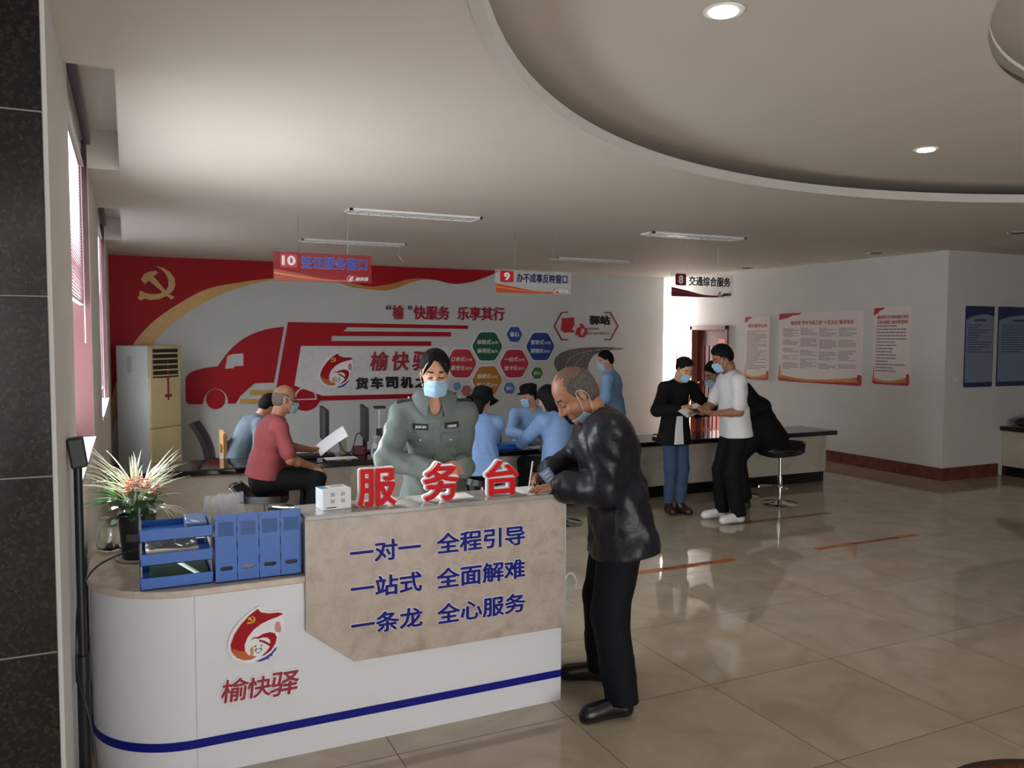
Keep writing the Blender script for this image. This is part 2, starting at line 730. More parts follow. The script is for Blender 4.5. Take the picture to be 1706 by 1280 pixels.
def window(n, w):
    y0, y1, z0, z1 = w
    mb = MB()
    X0, X1 = LX - 0.17, LX - 0.22
    for a in (y0, (y0 + y1) / 2 - 0.025, y1 - 0.05):
        mb.box((X1, a, z0), (X0, a + 0.05, z1))
    mb.box((X1, y0, z1 - 0.05), (X0, y1, z1))
    mb.box((X1, y0, z0), (X0, y1, z0 + 0.05))
    fr = struct('window_%d' % n, mb, frame_brown)
    MB().box((LX - 0.2, y0 + 0.02, z0 + 0.03), (LX - 0.195, y1 - 0.02, z1 - 0.03)).build('pane', glass, fr)
    MB().box((LX - 0.24, y0 - 0.03, z0 - 0.03), (LX + 0.012, y1 + 0.03, z0 + 0.004)).build('sill', sill_m, fr, bevel=0.004)
    mb = MB()
    mb.box((LX - 0.16, y1 - 0.012, z0 + 0.004), (LX - 0.004, y1 + 0.002, z1))
    mb.box((LX - 0.16, y0 - 0.002, z0 + 0.004), (LX - 0.004, y0 + 0.012, z1))
    mb.build('jamb', jamb_m, fr)
    mb = MB()
    mb.box((LX - 0.02, y0 - 0.02, z1 - 0.02), (LX + 0.02, y1 + 0.02, z1 + 0.055))
    mb.build('head_board', frame_brown, fr, bevel=0.006)
    return fr


window(1, W1)
window(2, W2)
# corridor window and glazed entrance
for n, (x0, x1, z0, z1, y) in ((3, (4.6, 8.2, 0.5, 2.75, 12.45)), (4, (-1.5, 3.4, 0.1, 2.8, -8.75))):
    mb = MB()
    k = 3 if n == 3 else 6
    for i in range(k + 1):
        x = x0 + (x1 - x0 - 0.06) * i / k
        mb.box((x, y - 0.03, z0), (x + 0.06, y + 0.03, z1))
    mb.box((x0, y - 0.03, z1 - 0.06), (x1, y + 0.03, z1)).box((x0, y - 0.03, z0), (x1, y + 0.03, z0 + 0.06))
    fr = struct('window_%d' % n, mb, mat('aluminium', '#b9bbbd', 0.35, 0.8))
    MB().box((x0 + 0.03, y - 0.003, z0 + 0.03), (x1 - 0.03, y + 0.003, z1 - 0.03)).build('pane', glass, fr)


def blind(w, zb, label, xo, frac=1.0):
    y0, y1, z0, z1 = w
    y1 = y0 + (y1 - y0) * frac
    t = thing('venetian_blind', label, 'blind', (LX - xo, (y0 + y1) / 2, zb))
    MB().box((LX - xo - 0.02, y0 + 0.02, z1 - 0.055), (LX - xo + 0.02, y1 - 0.02, z1 - 0.02)).build('head_rail', white_paint, t)
    mb = MB()
    z = z1 - 0.075
    while z > zb + 0.02:
        M = Matrix.Translation((LX - xo, 0, z)) @ Matrix.Rotation(radians(58), 4, 'Y')
        mb.box((-0.0125, y0 + 0.03, -0.0006), (0.0125, y1 - 0.03, 0.0006), 0, M)
        z -= 0.02
    mb.build('slats', slat_m, t)
    MB().box((LX - xo - 0.014, y0 + 0.025, zb), (LX - xo + 0.014, y1 - 0.025, zb + 0.018)).build('bottom_rail', white_paint, t, bevel=0.003)
    MB().tube([(LX - xo + 0.02, y1 - 0.12, z1 - 0.05), (LX - xo + 0.022, y1 - 0.12, zb - 0.25)], 0.003, 6).build('pull_cord', cord_m, t)
    return t


blind(W1, 2.02, 'white venetian blind half lowered in the window nearest the granite column', 0.055)
blind(W2, 1.22, 'white venetian blind lowered in the far window beside the air conditioner', 0.06)

# door in the poster wall
wood_frame = mat('reddish_door_frame', '#8c5a50', 0.4, var=0.08, stretch=(1, 1, 0.1))
wood_leaf = mat('reddish_door_leaf', '#6e2522', 0.35, var=0.15, scale=10, stretch=(1, 1, 0.08))
mb = MB()
for y in (DOOR[0] - 0.06, DOOR[1] - 0.005):
    mb.box((RX - 0.03, y, 0), (RX + 0.2, y + 0.065, 2.035))
mb.box((RX - 0.03, DOOR[0] - 0.06, 1.965), (RX + 0.2, DOOR[1] + 0.06, 2.035))
dr = struct('door_1', mb, wood_frame, bevel=0.004)
mb = MB()
mb.box((RX + 0.10, DOOR[0] + 0.012, 0.01), (RX + 0.145, DOOR[1] - 0.01, 1.955))
for i in range(6):
    y = DOOR[0] + 0.12 + i * 0.115
    mb.box((RX + 0.088, y, 0.2), (RX + 0.1, y + 0.085, 0.95)).box((RX + 0.088, y, 1.05), (RX + 0.1, y + 0.085, 1.68))
leaf = mb.build('leaf', wood_leaf, dr, bevel=0.004)
MB().box((RX + 0.04, DOOR[1] - 0.14, 1.0), (RX + 0.09, DOOR[1] - 0.1, 1.02)).build('handle', mat('steel', '#c8c8c8', 0.25, 1.0), dr)
mb = MB().box((RX + 0.078, DOOR[0] + 0.06, 1.70), (RX + 0.088, DOOR[0] + 0.31, 1.80))
mb.build('room_plate', mat('orange_plate', '#d9694a', 0.4), dr)

# red granite disc let into the floor near the camera
mb = MB().lathe([(0.52, -0.002), (0.52, 0.0015)], (2.16, -1.66, 0), 72)
struct('trim_4', mb, stone('red_granite_inlay', ['#4a1e1a', '#6d342b', '#7e463a'], 40, 0.08))
mb = MB().lathe([(0.56, -0.002), (0.56, 0.001)], (2.16, -1.66, 0), 72)
struct('trim_5', mb, stone('dark_inlay_edge', ['#2b2420', '#3a302a', '#41362f'], 40, 0.08))

# ---------------------------------------------------------------- ceiling fittings
steel = mat('steel', '#c8c8c8', 0.25, 1.0)
chrome = mat('chrome', '#d4d6d8', 0.08, 1.0)
louver_m = mat('louvre_white', '#dcdad4', 0.3, 0.3)
lamp_glow = mat('lamp_glow', '#fff8ee', 0.4, emit=7.0)


def louvre_light(x0, y, label):
    L_, W_ = 1.24, 0.26
    t = thing('louvre_light', label, 'ceiling light', (x0 + L_ / 2, y, CEIL), 'louvre lights over the counter')
    z = CEIL
    mb = MB()
    x1 = x0 + L_
    for a, b in (((x0, y - W_ / 2), (x1, y - W_ / 2 + 0.025)), ((x0, y + W_ / 2 - 0.025), (x1, y + W_ / 2)),
                 ((x0, y - W_ / 2), (x0 + 0.025, y + W_ / 2)), ((x1 - 0.025, y - W_ / 2), (x1, y + W_ / 2))):
        mb.box((a[0], a[1], z - 0.018), (b[0], b[1], z + 0.001))
    mb.build('frame', white_paint, t)
    mb = MB()
    n = 11
    for i in range(1, n):
        x = x0 + L_ * i / n
        mb.box((x - 0.004, y - W_ / 2 + 0.025, z - 0.016), (x + 0.004, y + W_ / 2 - 0.025, z - 0.0005))
    mb.box((x0 + 0.025, y - 0.006, z - 0.017), (x1 - 0.025, y + 0.006, z - 0.0005))
    mb.build('louvre', louver_m, t)
    mb = MB().box((x0 + 0.02, y - W_ / 2 + 0.02, z - 0.004), (x1 - 0.02, y + W_ / 2 - 0.02, z - 0.0005))
    mb.build('reflector', mat('shaded_reflector', '#7b7975', 0.35, 0.6), t)
    return t


louvre_light(0.74, 3.83, 'white recessed louvre light nearest the left, above the near edge of the counter')
louvre_light(3.97, 3.95, 'white recessed louvre light above the hanging sign numbered 8')
louvre_light(0.78, 6.22, 'white recessed louvre light with a loose white wire at its end')
louvre_light(4.38, 6.82, 'white recessed louvre light farthest back, between signs 9 and 8')
o = MB().tube([(1.93, 6.2, CEIL - 0.01), (1.96, 6.19, CEIL - 0.06), (1.93, 6.18, CEIL - 0.12), (1.99, 6.17, CEIL - 0.2)], 0.004, 6).build('loose_wire', white_paint)
tag(o, 'loose white wire dangling from the louvre light behind sign 10', 'wire')


def downlight(x, y, z, r, label, lit):
    t = thing('downlight', label, 'ceiling light', (x, y, z), 'lit round downlights' if lit else 'unlit round downlights')
    MB().lathe([(r * 0.8, 0.0), (r * 0.8, -0.006), (r * 1.18, -0.006), (r * 1.2, 0.0)], (x, y, z), 32).build('rim', white_paint if lit else steel, t, smooth=True)
    MB().lathe([(r * 0.84, -0.004), (r * 0.8, -0.012), (r * 0.4, -0.016), (0.001, -0.017)], (x, y, z), 32).build(
        'lens', lamp_glow if lit else mat('dark_lens', '#4c4743', 0.3), t, smooth=True)
    if lit:
        d = bpy.data.lights.new('downlight_beam', 'SPOT')
        d.energy = 14
        d.spot_size = radians(110)
        d.spot_blend = 0.8
        d.shadow_soft_size = 0.06
        l = bpy.data.objects.new('downlight_beam', d)
        COL.objects.link(l)
        l.location = (x, y, z - 0.05)
    return t


downlight(1.09, -0.755, CEIL + 0.15, 0.066, 'large lit downlight in the raised round ceiling at the top of the photo', True)
downlight(3.83, 0.495, CEIL + 0.15, 0.066, 'lit downlight in the raised round ceiling toward the right edge', True)
downlight(7.90, 6.88, CEIL, 0.085, 'unlit downlight above the narrow poster farthest from the corner', False)
downlight(7.80, 4.33, CEIL, 0.085, 'unlit downlight above the wall corner beside the posters', False)
downlight(7.45, 2.23, CEIL, 0.085, 'unlit downlight at the right edge near the round ceiling tray', False)

# ================================================================ SERVICE DESK
lam = mat('white_laminate', '#dfe1e6', 0.22, var=0.01)
beige_marble = stone('beige_marble', ['#ab9a88', '#c0b09e', '#d0c3b3', '#b8a692'], 5, 0.16)
panel_stone = stone('greige_stone_panel', ['#a3917f', '#b3a497', '#c0b2a5', '#a99a8d'], 9, 0.3)
blue_ink = mat('deep_blue', '#12187e', 0.5, spec=0.2)
white_edge = mat('white_acrylic', '#eeecef', 0.3)
red_acr = mat('bright_red_acrylic', '#cf0712', 0.5, var=0.03, spec=0.2)
crimson = mat('crimson_lettering', '#9c1f33', 0.35)
gold = mat('gold_vinyl', '#c79a4a', 0.4, var=0.06)
flag_red = mat('flag_red', '#a3131d', 0.55, var=0.05, scale=3, spec=0.2)
orange_v = mat('burnt_orange', '#c0602a', 0.4)
wing_blue = mat('wing_blue', '#2c3f9e', 0.4)
pinkish = mat('pale_rose', '#cf8f95', 0.5)
black_ink = mat('black_lettering', '#15151a', 0.35)
dgrey_text = mat('grey_print', '#5d5860', 0.6)

EMB = {
    'outline': [(0.54, 1.0), (0.575, 0.92), (0.72, 0.877), (0.926, 0.864), (1.0, 0.8), (0.94, 0.771), (0.968, 0.637), (0.951, 0.487), (0.876, 0.445), (0.86, 0.334), (0.858, 0.197), (0.812, 0.082), (0.62, 0.0), (0.302, 0.023), (0.089, 0.125), (0.0, 0.289), (0.002, 0.437), (0.083, 0.632), (0.228, 0.804), (0.401, 0.929)],
    'flag': [(0.517, 0.955), (0.574, 0.883), (0.72, 0.843), (0.867, 0.842), (0.958, 0.809), (0.866, 0.766), (0.718, 0.734), (0.571, 0.68), (0.44, 0.594), (0.337, 0.475), (0.285, 0.348), (0.291, 0.242), (0.347, 0.158), (0.483, 0.113), (0.389, 0.076), (0.274, 0.08), (0.146, 0.146), (0.063, 0.264), (0.048, 0.385), (0.11, 0.554), (0.226, 0.715), (0.372, 0.859)],
    'orange': [(0.063, 0.264), (0.099, 0.317), (0.177, 0.26), (0.291, 0.242), (0.347, 0.158), (0.483, 0.113), (0.389, 0.076), (0.274, 0.08), (0.146, 0.146)],
    'roofA': [(0.379, 0.416), (0.438, 0.459), (0.51, 0.456), (0.598, 0.495), (0.715, 0.511), (0.803, 0.479), (0.839, 0.398), (0.815, 0.295), (0.74, 0.185), (0.622, 0.113), (0.563, 0.1), (0.652, 0.169), (0.719, 0.249), (0.683, 0.285), (0.596, 0.344), (0.538, 0.368), (0.531, 0.407), (0.625, 0.37), (0.72, 0.302), (0.721, 0.37), (0.67, 0.424), (0.597, 0.435), (0.524, 0.423), (0.452, 0.442)],
    'post': [(0.377, 0.273), (0.436, 0.309), (0.433, 0.144), (0.382, 0.137)],
    'wing': [(0.844, 0.237), (0.799, 0.206), (0.739, 0.14), (0.636, 0.081), (0.46, 0.026), (0.562, 0.01), (0.65, 0.033), (0.709, 0.039), (0.694, 0.064), (0.768, 0.09), (0.761, 0.114), (0.821, 0.172)],
    'seal': [(0.813, 0.645), (0.85, 0.685), (0.894, 0.663), (0.922, 0.537), (0.907, 0.479), (0.818, 0.5), (0.801, 0.571)],
}
# hammer and sickle in a unit square
SICKLE = [(0.506, 0.966), (0.701, 0.926), (0.872, 0.812), (0.984, 0.631), (1.0, 0.447), (0.937, 0.287), (0.825, 0.192), (0.974, 0.112), (0.892, 0.036), (0.770, 0.138), (0.585, 0.05), (0.339, 0.014), (0.171, 0.056), (0.136, 0.01), (0.049, 0.012), (0.006, 0.078), (0.061, 0.152), (0.047, 0.21), (0.087, 0.275), (0.197, 0.214), (0.392, 0.172), (0.587, 0.198), (0.738, 0.281), (0.815, 0.415), (0.819, 0.599), (0.748, 0.78), (0.626, 0.892)]
HAMMER = [(0.185, 0.733), (0.307, 0.806), (0.502, 0.846), (0.551, 0.784), (0.427, 0.685), (0.825, 0.192), (0.770, 0.138), (0.311, 0.557), (0.203, 0.459), (0.1, 0.575)]


def put_emblem(parent, x0, z0, w, h, fn, d, th, back=True):
    """the round flag-and-house emblem with its white backing, as parts of parent"""
    def S(k):
        return [(x0 + a * w, z0 + b * h) for a, b in EMB[k]]
    e = None
    if back:
        e = MB().prism(S('outline'), fn, d - th, d).build('emblem', white_edge, parent)
        d -= th
    mb = MB()
    t = 0.12 * th
    mb.prism(S('flag'), fn, d - t, d + t, 0)
    mb.prism(S('roofA'), fn, d - t, d + t, 0)
    mb.prism(S('orange'), fn, d - 2 * t, d, 1)
    mb.prism(S('post'), fn, d - t, d + t, 2)
    mb.prism(S('wing'), fn, d - t, d + t, 3)
    mb.prism(S('seal'), fn, d - t, d + t, 4)
    hx, hz, hs_ = x0 + 0.33 * w, z0 + 0.715 * h, 0.14 * w
    for P in (SICKLE, HAMMER):
        mb.prism([(hx + a * hs_, hz + b * hs_) for a, b in P], fn, d - 3 * t, d, 5)
    # heart with two heads inside the house
    H = [(0.0, -0.5), (0.5, 0.05), (0.42, 0.42), (0.15, 0.42), (0.0, 0.2), (-0.15, 0.42), (-0.42, 0.42), (-0.5, 0.05)]
    hc = (x0 + 0.52 * w, z0 + 0.21 * h)
    mb.prism([(hc[0] + a * 0.13 * w, hc[1] + b * 0.11 * h) for a, b in H], fn, d - t, d + t, 6)
    mb.prism([(hc[0] + a * 0.085 * w, hc[1] + b * 0.07 * h) for a, b in H], fn, d - 2 * t, d, 7)
    for dx in (-0.05, 0.05):
        mb.prism(arc_pts(hc[0] + dx * w, hc[1] + 0.085 * h, 0.016 * w, 0, 2 * pi, 8)[:-1], fn, d - t, d + t, 8)
    return mb.build('emblem_design', [flag_red, orange_v, gold, wing_blue, pinkish, mat('yellow_vinyl', '#e8c53a', 0.4), dgrey_text, white_edge, wing_blue], e or parent)


desk = thing('service_desk', 'white curved service desk with stone front panel and raised blue lettering in the foreground', 'desk', (-0.2, 0.5, 0))
DX0, DX1, DY = -1.195, 0.903, 0.177
R = 0.395


def footprint(g=0.0, yb=0.74, x1=DX1, side=1.48, depth=0.52):
    """plan outline of the desk, grown by g: round front-left corner and a short return along the wall"""
    pts = [(DX0 - g + (R + g) + (R + g) * cos(a), DY - g + (R + g) + (R + g) * sin(a))
           for a in [1.5 * pi - 0.5 * pi * i / 16 for i in range(17)]]
    return [(x1 + g, DY - g)] + pts + [(DX0 - g, side + g), (DX0 + depth + g, side + g), (DX0 + depth + g, yb + g), (x1 + g, yb + g)]


def slab(pts, z0, z1, mb=None, mi=0):
    return (mb or MB()).prism(pts, lambda a, b, d: (a, b, d), z0, z1, mi)


slab(footprint(0, yb=0.66), 0.0, 0.757).build('body', lam, desk, smooth=True)
MB().box((-0.8015, DY - 0.0015, 0.0), (-0.7995, DY + 0.01, 0.757)).build('panel_seam', mat('seam_grey', '#a9abb0', 0.5), desk)
slab(footprint(0.012), 0.757, 0.787).build('worktop', beige_marble, desk, bevel=0.006)
# blue band following the front and the rounded corner
path = [(DX1, DY)] + [(DX0 + R + R * cos(a), DY + R + R * sin(a)) for a in [1.5 * pi - 0.5 * pi * i / 20 for i in range(21)]] + [(DX0, 1.48)]
rows = [[(x - 0.002 * (1 if x <= DX0 + 0.01 else 0), y - 0.0022, z) for x, y in path] for z in (0.120, 0.156)]
MB().sheet(rows, 0.003).build('blue_band', blue_ink, desk)
# raised counter
MB().box((-0.352, 0.185, 0.787), (DX1, 0.385, 1.028)).build('riser', mat('riser_laminate', '#cfc9c2', 0.3), desk)
MB().box((-0.357, 0.150, 1.028), (DX1 + 0.008, 0.405, 1.05)).build('counter_top', stone('grey_glass_top', ['#8d8b86', '#a3a19b', '#b0aea8'], 3, 0.1), desk, bevel=0.003)
stone_panel = MB().prism([(-0.357, 1.028), (0.912, 1.028), (0.912, 0.377), (-0.146, 0.380), (-0.358, 0.548)], XZ(0.157), 0.0, 0.026).build('front_panel', panel_stone, desk, bevel=0.002)
MB().box((0.910, 0.156, 0.377), (0.916, 0.184, 1.028)).build('panel_edge', mat('glassy_edge', '#b9c4c4', 0.15), stone_panel)

fn = XZ(0.157)
for txt, x0, x1, z0, z1 in (('一对一', -0.165, 0.161, 0.818, 0.914), ('全程引导', 0.237, 0.687, 0.818, 0.915),
                            ('一站式', -0.163, 0.166, 0.659, 0.753), ('全面解难', 0.237, 0.689, 0.655, 0.752),
                            ('一条龙', -0.162, 0.168, 0.495, 0.588), ('全心服务', 0.239, 0.690, 0.489, 0.585)):
    mb = MB()
    put_text(mb, txt, x0 - 0.003, z0 - 0.003, x1 + 0.003, z1 + 0.003, fn, 0.0, 0.003, 0.048, 1)
    put_text(mb, txt, x0, z0, x1, z1, fn, -0.003, 0.005, 0.022, 0)
    mb.build('raised_lettering', [blue_ink, white_edge], stone_panel)
fd = XZ(DY)
put_emblem(desk, -0.677, 0.443, 0.237, 0.241, fd, 0.0, 0.012)
mb = MB()
for ch, x0, x1, z0, z1 in (('榆', -0.709, -0.603, 0.292, 0.389), ('快', -0.606, -0.508, 0.292, 0.380), ('驿', -0.512, -0.394, 0.282, 0.385)):
    put_text(mb, ch, x0 - 0.006, z0 - 0.006, x1 + 0.006, z1 + 0.006, fd, 0.0, 0.010, 0.06, 1, shear=0.12)
    put_text(mb, ch, x0, z0, x1, z1, fd, -0.010, 0.003, 0.014, 0, shear=0.12)
mb.build('emblem_lettering', [crimson, white_edge], desk)

# the three standing letters
for ch, x0, x1, z1, lab in (('服', -0.117, 0.072, 1.228, 'standing red and white letter block nearest the mask box on the desk'),
                            ('务', 0.194, 0.380, 1.236, 'standing red and white letter block in front of the uniformed woman'),
                            ('台', 0.506, 0.690, 1.228, 'standing red and white letter block nearest the old man in leather')):
    t = thing('standing_letter', lab, 'letter', ((x0 + x1) / 2, 0.24, 1.05), 'standing letters on the desk')
    mb = MB()
    put_text(mb, ch, x0, 1.05, x1, z1, XZ(0.262), 0.0, 0.045, 0.060)
    mb.build('white_block', white_edge, t)
    mb = MB()
    put_text(mb, ch, x0 + 0.005, 1.054, x1 - 0.005, z1 - 0.004, XZ(0.217), 0.0, 0.006, 0.022)
    mb.build('red_face', red_acr, t)

# mask box
t = thing('mask_box', 'small white cardboard box of masks on the raised counter beside the blue file holder', 'box', (-0.2, 0.27, 1.05))
Mx = Matrix.Translation((-0.205, 0.285, 1.05)) @ Matrix.Rotation(radians(7), 4, 'Z')
MB().box((-0.065, -0.05, 0), (0.065, 0.05, 0.092), 0, Mx).build('carton', mat('white_card', '#e3e4e6', 0.5), t, bevel=0.002)
mb = MB()
mb.box((-0.0655, -0.02, 0.0925), (-0.03, 0.045, 0.093), 0, Mx)
mb.box((-0.01, 0.0, 0.0925), (0.05, 0.03, 0.093), 1, Mx)
for i in range(2):
    for j in range(2):
        x, z = -0.03 + 0.048 * i, 0.030 + 0.030 * j
        mb.box((x, -0.0508, z), (x + 0.018, -0.0502, z + 0.016), 1, Mx)
mb.box((-0.05, -0.0508, 0.008), (-0.005, -0.0502, 0.013), 2, Mx)
mb.build('printing', [mat('teal_print', '#4e98b4', 0.5), mat('pale_grey_print', '#a9adb3', 0.5), dgrey_text], t)

# ---------------------------------------------------------------- blue letter trays and file holder
blue_pl = mat('blue_plastic', '#1f5fb4', 0.32, var=0.03)
navy_sh = mat('blue_plastic_inner', '#2b5591', 0.4)
wire_m = mat('pale_steel_post', '#cdcccf', 0.25, 0.8)
t = thing('letter_tray', 'three-tier blue plastic letter tray at the rounded end of the desk', 'tray', (-0.86, 0.33, 0.787))
x0, x1, y0, y1 = -1.0, -0.722, 0.225, 0.505
for k in range(3):
    z = 0.79 + 0.098 * k
    mb = MB()
    mb.box((x0, y0, z), (x1, y1, z + 0.004)).box((x0, y0, z), (x1, y0 + 0.004, z + 0.048)).box((x0, y1 - 0.004, z), (x1, y1, z + 0.03))
    mb.box((x0, y0, z), (x0 + 0.004, y1, z + 0.03)).box((x1 - 0.004, y0, z), (x1, y1, z + 0.03))
    if k:
        pass
    mb.build('tier', blue_pl, t, bevel=0.001)
for x in (x0 + 0.006, x1 - 0.006):
    for y in (y0 + 0.012, y1 - 0.012):
        MB().cyl((x, y, 0.79), (x, y, 1.075), 0.004, None, 8).build('post', wire_m, t)
o = MB().box((-0.96, 0.25, 0.795), (-0.735, 0.48, 0.822)).build('green_folder', mat('green_card', '#4f8a78', 0.5), bevel=0.002)
tag(o, 'green folder lying in the lowest blue letter tray', 'folder')
mb = MB().sheet([[(-0.975 + 0.2 * i / 5, 0.27 + 0.2 * j / 4, 0.930 + 0.004 * sin(i * 1.3 + j)) for i in range(6)] for j in range(5)], 0.02)
o = mb.build('paper_stack', mat('cream_paper', '#e6dcc8', 0.6), smooth=False)
tag(o, 'sunlit sheaf of cream papers in the middle blue letter tray', 'paper')
o = MB().box((-0.82, 0.27, 0.995), (-0.74, 0.47, 1.04)).build('card_box', mat('slate_blue_card', '#59719e', 0.5), bevel=0.003)
tag(o, 'slate blue card box in the top blue letter tray', 'box')

t = thing('file_holder', 'blue plastic four-bay file holder standing beside the letter tray', 'file holder', (-0.54, 0.33, 0.787))
X0, X1, Y0, Y1, Z0, Z1 = -0.716, -0.362, 0.21, 0.45, 0.789, 1.075
dark_in = mat('dark_void', '#10141c', 0.7)
bay = (X1 - X0) / 4


def grille_front(mb, xa, xb):
    """bay front with slanting slots near its top and an oval grip hole near its bottom"""
    w = xb - xa
    bm_ = bmesh.new()
    holes = []
    nx, nz = 9, 8
    gx0, gx1, gz0, gz1 = xa + 0.012, xb - 0.012, Z1 - 0.092, Z1 - 0.032
    for i in range(nx):
        for j in range(nz):
            cx = gx0 + (i + 0.5) * (gx1 - gx0) / nx
            cz = gz0 + (j + 0.5) * (gz1 - gz0) / nz
            dx, dz = (gx1 - gx0) / nx * 0.40, (gz1 - gz0) / nz * 0.46
            holes.append([(cx - dx * 1.2, cz + dz * 0.7), (cx - dx * 0.3, cz + dz), (cx + dx * 1.2, cz - dz * 0.7), (cx + dx * 0.3, cz - dz)])
    gy = Z0 + 0.058
    r = 0.0085
    holes.append([(xb - 0.017 - r + r * cos(a), gy + r * sin(a)) for a in np.linspace(-pi / 2, pi / 2, 7)] +
                 [(xa + 0.017 + r + r * cos(a), gy + r * sin(a)) for a in np.linspace(pi / 2, 1.5 * pi, 7)])
    edges = []
    for poly in [[(xa, Z0), (xb, Z0), (xb, Z1), (xa, Z1)]] + holes:
        vs = [bm_.verts.new((a, Y0, b)) for a, b in poly]
        edges += [bm_.edges.new((vs[i], vs[(i + 1) % len(vs)])) for i in range(len(vs))]
    bmesh.ops.triangle_fill(bm_, edges=edges, use_beauty=True)
    r_ = bmesh.ops.extrude_face_region(bm_, geom=bm_.faces[:])
    for g in r_['geom']:
        if isinstance(g, bmesh.types.BMVert):
            g.co.y += 0.004
    bm_.verts.index_update()
    mb.add([v.co.copy() for v in bm_.verts], [[v.index for v in f.verts] for f in bm_.faces])
    bm_.free()


for k in range(4):
    xa, xb = X0 + bay * k + 0.0015, X0 + bay * (k + 1) - 0.0015
    mb = MB()
    grille_front(mb, xa, xb)
    side = [(Y0 + 0.004, Z0), (Y1, Z0), (Y1, Z0 + 0.10), (Y0 + 0.09, Z0 + 0.20), (Y0 + 0.004, Z1 - 0.004)]
    for xs_ in (xa, xb - 0.003):
        mb.prism(side, lambda a, b, d, xs_=xs_: (xs_ + d, a, b), 0.0, 0.003)
    mb.box((xa, Y0, Z0), (xb, Y1, Z0 + 0.003)).box((xa, Y1 - 0.003, Z0), (xb, Y1, Z0 + 0.10))
    mb.build('bay', blue_pl, t)
for k in range(1, 4):
    x = X0 + bay * k
    for z in (Z0 + 0.05, Z0 + 0.12, Z0 + 0.19, Z0 + 0.25):
        MB().box((x - 0.0018, Y0 - 0.0015, z - 0.018), (x + 0.0018, Y0 + 0.002, z + 0.018)).build('clip', mat('dark_blue_clip', '#173f86', 0.4), t)
cols = ['#2a2c33', '#8d8f94', '#23262b', '#30343f']
labs = ['dark folder in the file holder bay nearest the letter tray', 'grey folder in the second bay of the blue file holder',
        'black folder in the third bay of the blue file holder', 'dark slate folder in the file holder bay nearest the mask box']
for k in range(4):
    xa = X0 + bay * k
    o = MB().box((xa + 0.012, Y0 + 0.012, Z0 + 0.006), (xa + bay - 0.012, Y0 + 0.075, Z0 + (0.268, 0.272, 0.265, 0.27)[k])).build('file_folder', mat('folder_%s' % cols[k][1:], cols[k], 0.6), bevel=0.002)
    tag(o, labs[k], 'folder', 'folders in the blue file holder')
# crumpled clear bag behind the files
film = mat('clear_film', '#dfe2e4', 0.15, alpha=0.2)
rnd = random.Random(3)
mb = MB()
for k in range(5):
    x = -0.735 + 0.03 * k
    rows = []
    for i in range(7):
        rows.append([(x + 0.03 * j + rnd.uniform(-0.008, 0.008), 0.475 + rnd.uniform(-0.02, 0.02) + 0.01 * k, 0.79 + 0.052 * i + rnd.uniform(-0.01, 0.015)) for j in range(3)])
    mb.sheet(rows, 0.001)
o = mb.build('plastic_bag', film, smooth=True)
tag(o, 'crumpled clear plastic bag sticking up behind the blue file holder', 'bag')

# ---------------------------------------------------------------- plant
pot_m = mat('black_plastic_pot', '#14161a', 0.4)
leaf_m = mat('dark_green_leaf', '#1f4a26', 0.4, var=0.25, scale=30)
spider_m = mat('pale_spider_leaf', '#e2e8cc', 0.45, var=0.12, scale=12)
green2 = mat('fresh_green_leaf', '#4f8a3a', 0.45, var=0.2, scale=20)
petal = mat('red_petal', '#d2383c', 0.5, var=0.2)
PX, PY = -1.005, 0.77
t = thing('potted_plant', 'flowering plant in a black pot on the desk return beside the left wall', 'plant', (PX, PY, 0.787))
MB().lathe([(0.062, 0.0), (0.064, 0.01), (0.078, 0.185), (0.084, 0.187), (0.085, 0.205), (0.079, 0.205), (0.072, 0.19), (0.001, 0.188)], (PX, PY, 0.797), 32).build('pot', pot_m, t, smooth=True)
MB().lathe([(0.075, 0.0), (0.09, 0.004), (0.092, 0.014), (0.086, 0.014), (0.07, 0.008), (0.001, 0.008)], (PX, PY, 0.787), 32).build('saucer', mat('pale_saucer', '#b7ac9c', 0.5), t, smooth=True)
mb = MB()
mb.sheet([[(PX + 0.0745 * cos(a), PY + 0.0745 * sin(a), z) for a in np.linspace(-2.2, -1.1, 9)] for z in (0.883, 0.918)], 0.001)
mb.build('pot_label', mat('grey_label', '#55575c', 0.5), t)


def blade(mb, base, az, length, up, droop, w, mi=0, n=9):
    """arching strap leaf with a shallow fold"""
    rows = []
    d = Vector((cos(az), sin(az), 0))
    s = Vector((-sin(az), cos(az), 0))
    for i in range(n):
        u = i / (n - 1)
        c = Vector(base) + d * (length * (u * 0.9)) * cos(up * 0.6) + Vector((0, 0, 1)) * (length * (sin(up) * u - droop * u * u))
        ww = w * (0.35 + 1.6 * u * (1 - u) + 0.35 * (1 - u)) * (1 - u ** 4)
        rows.append([c - s * ww, c - Vector((0, 0, ww * 0.35)), c + s * ww])
    mb.sheet(rows, 0.0009, mi)


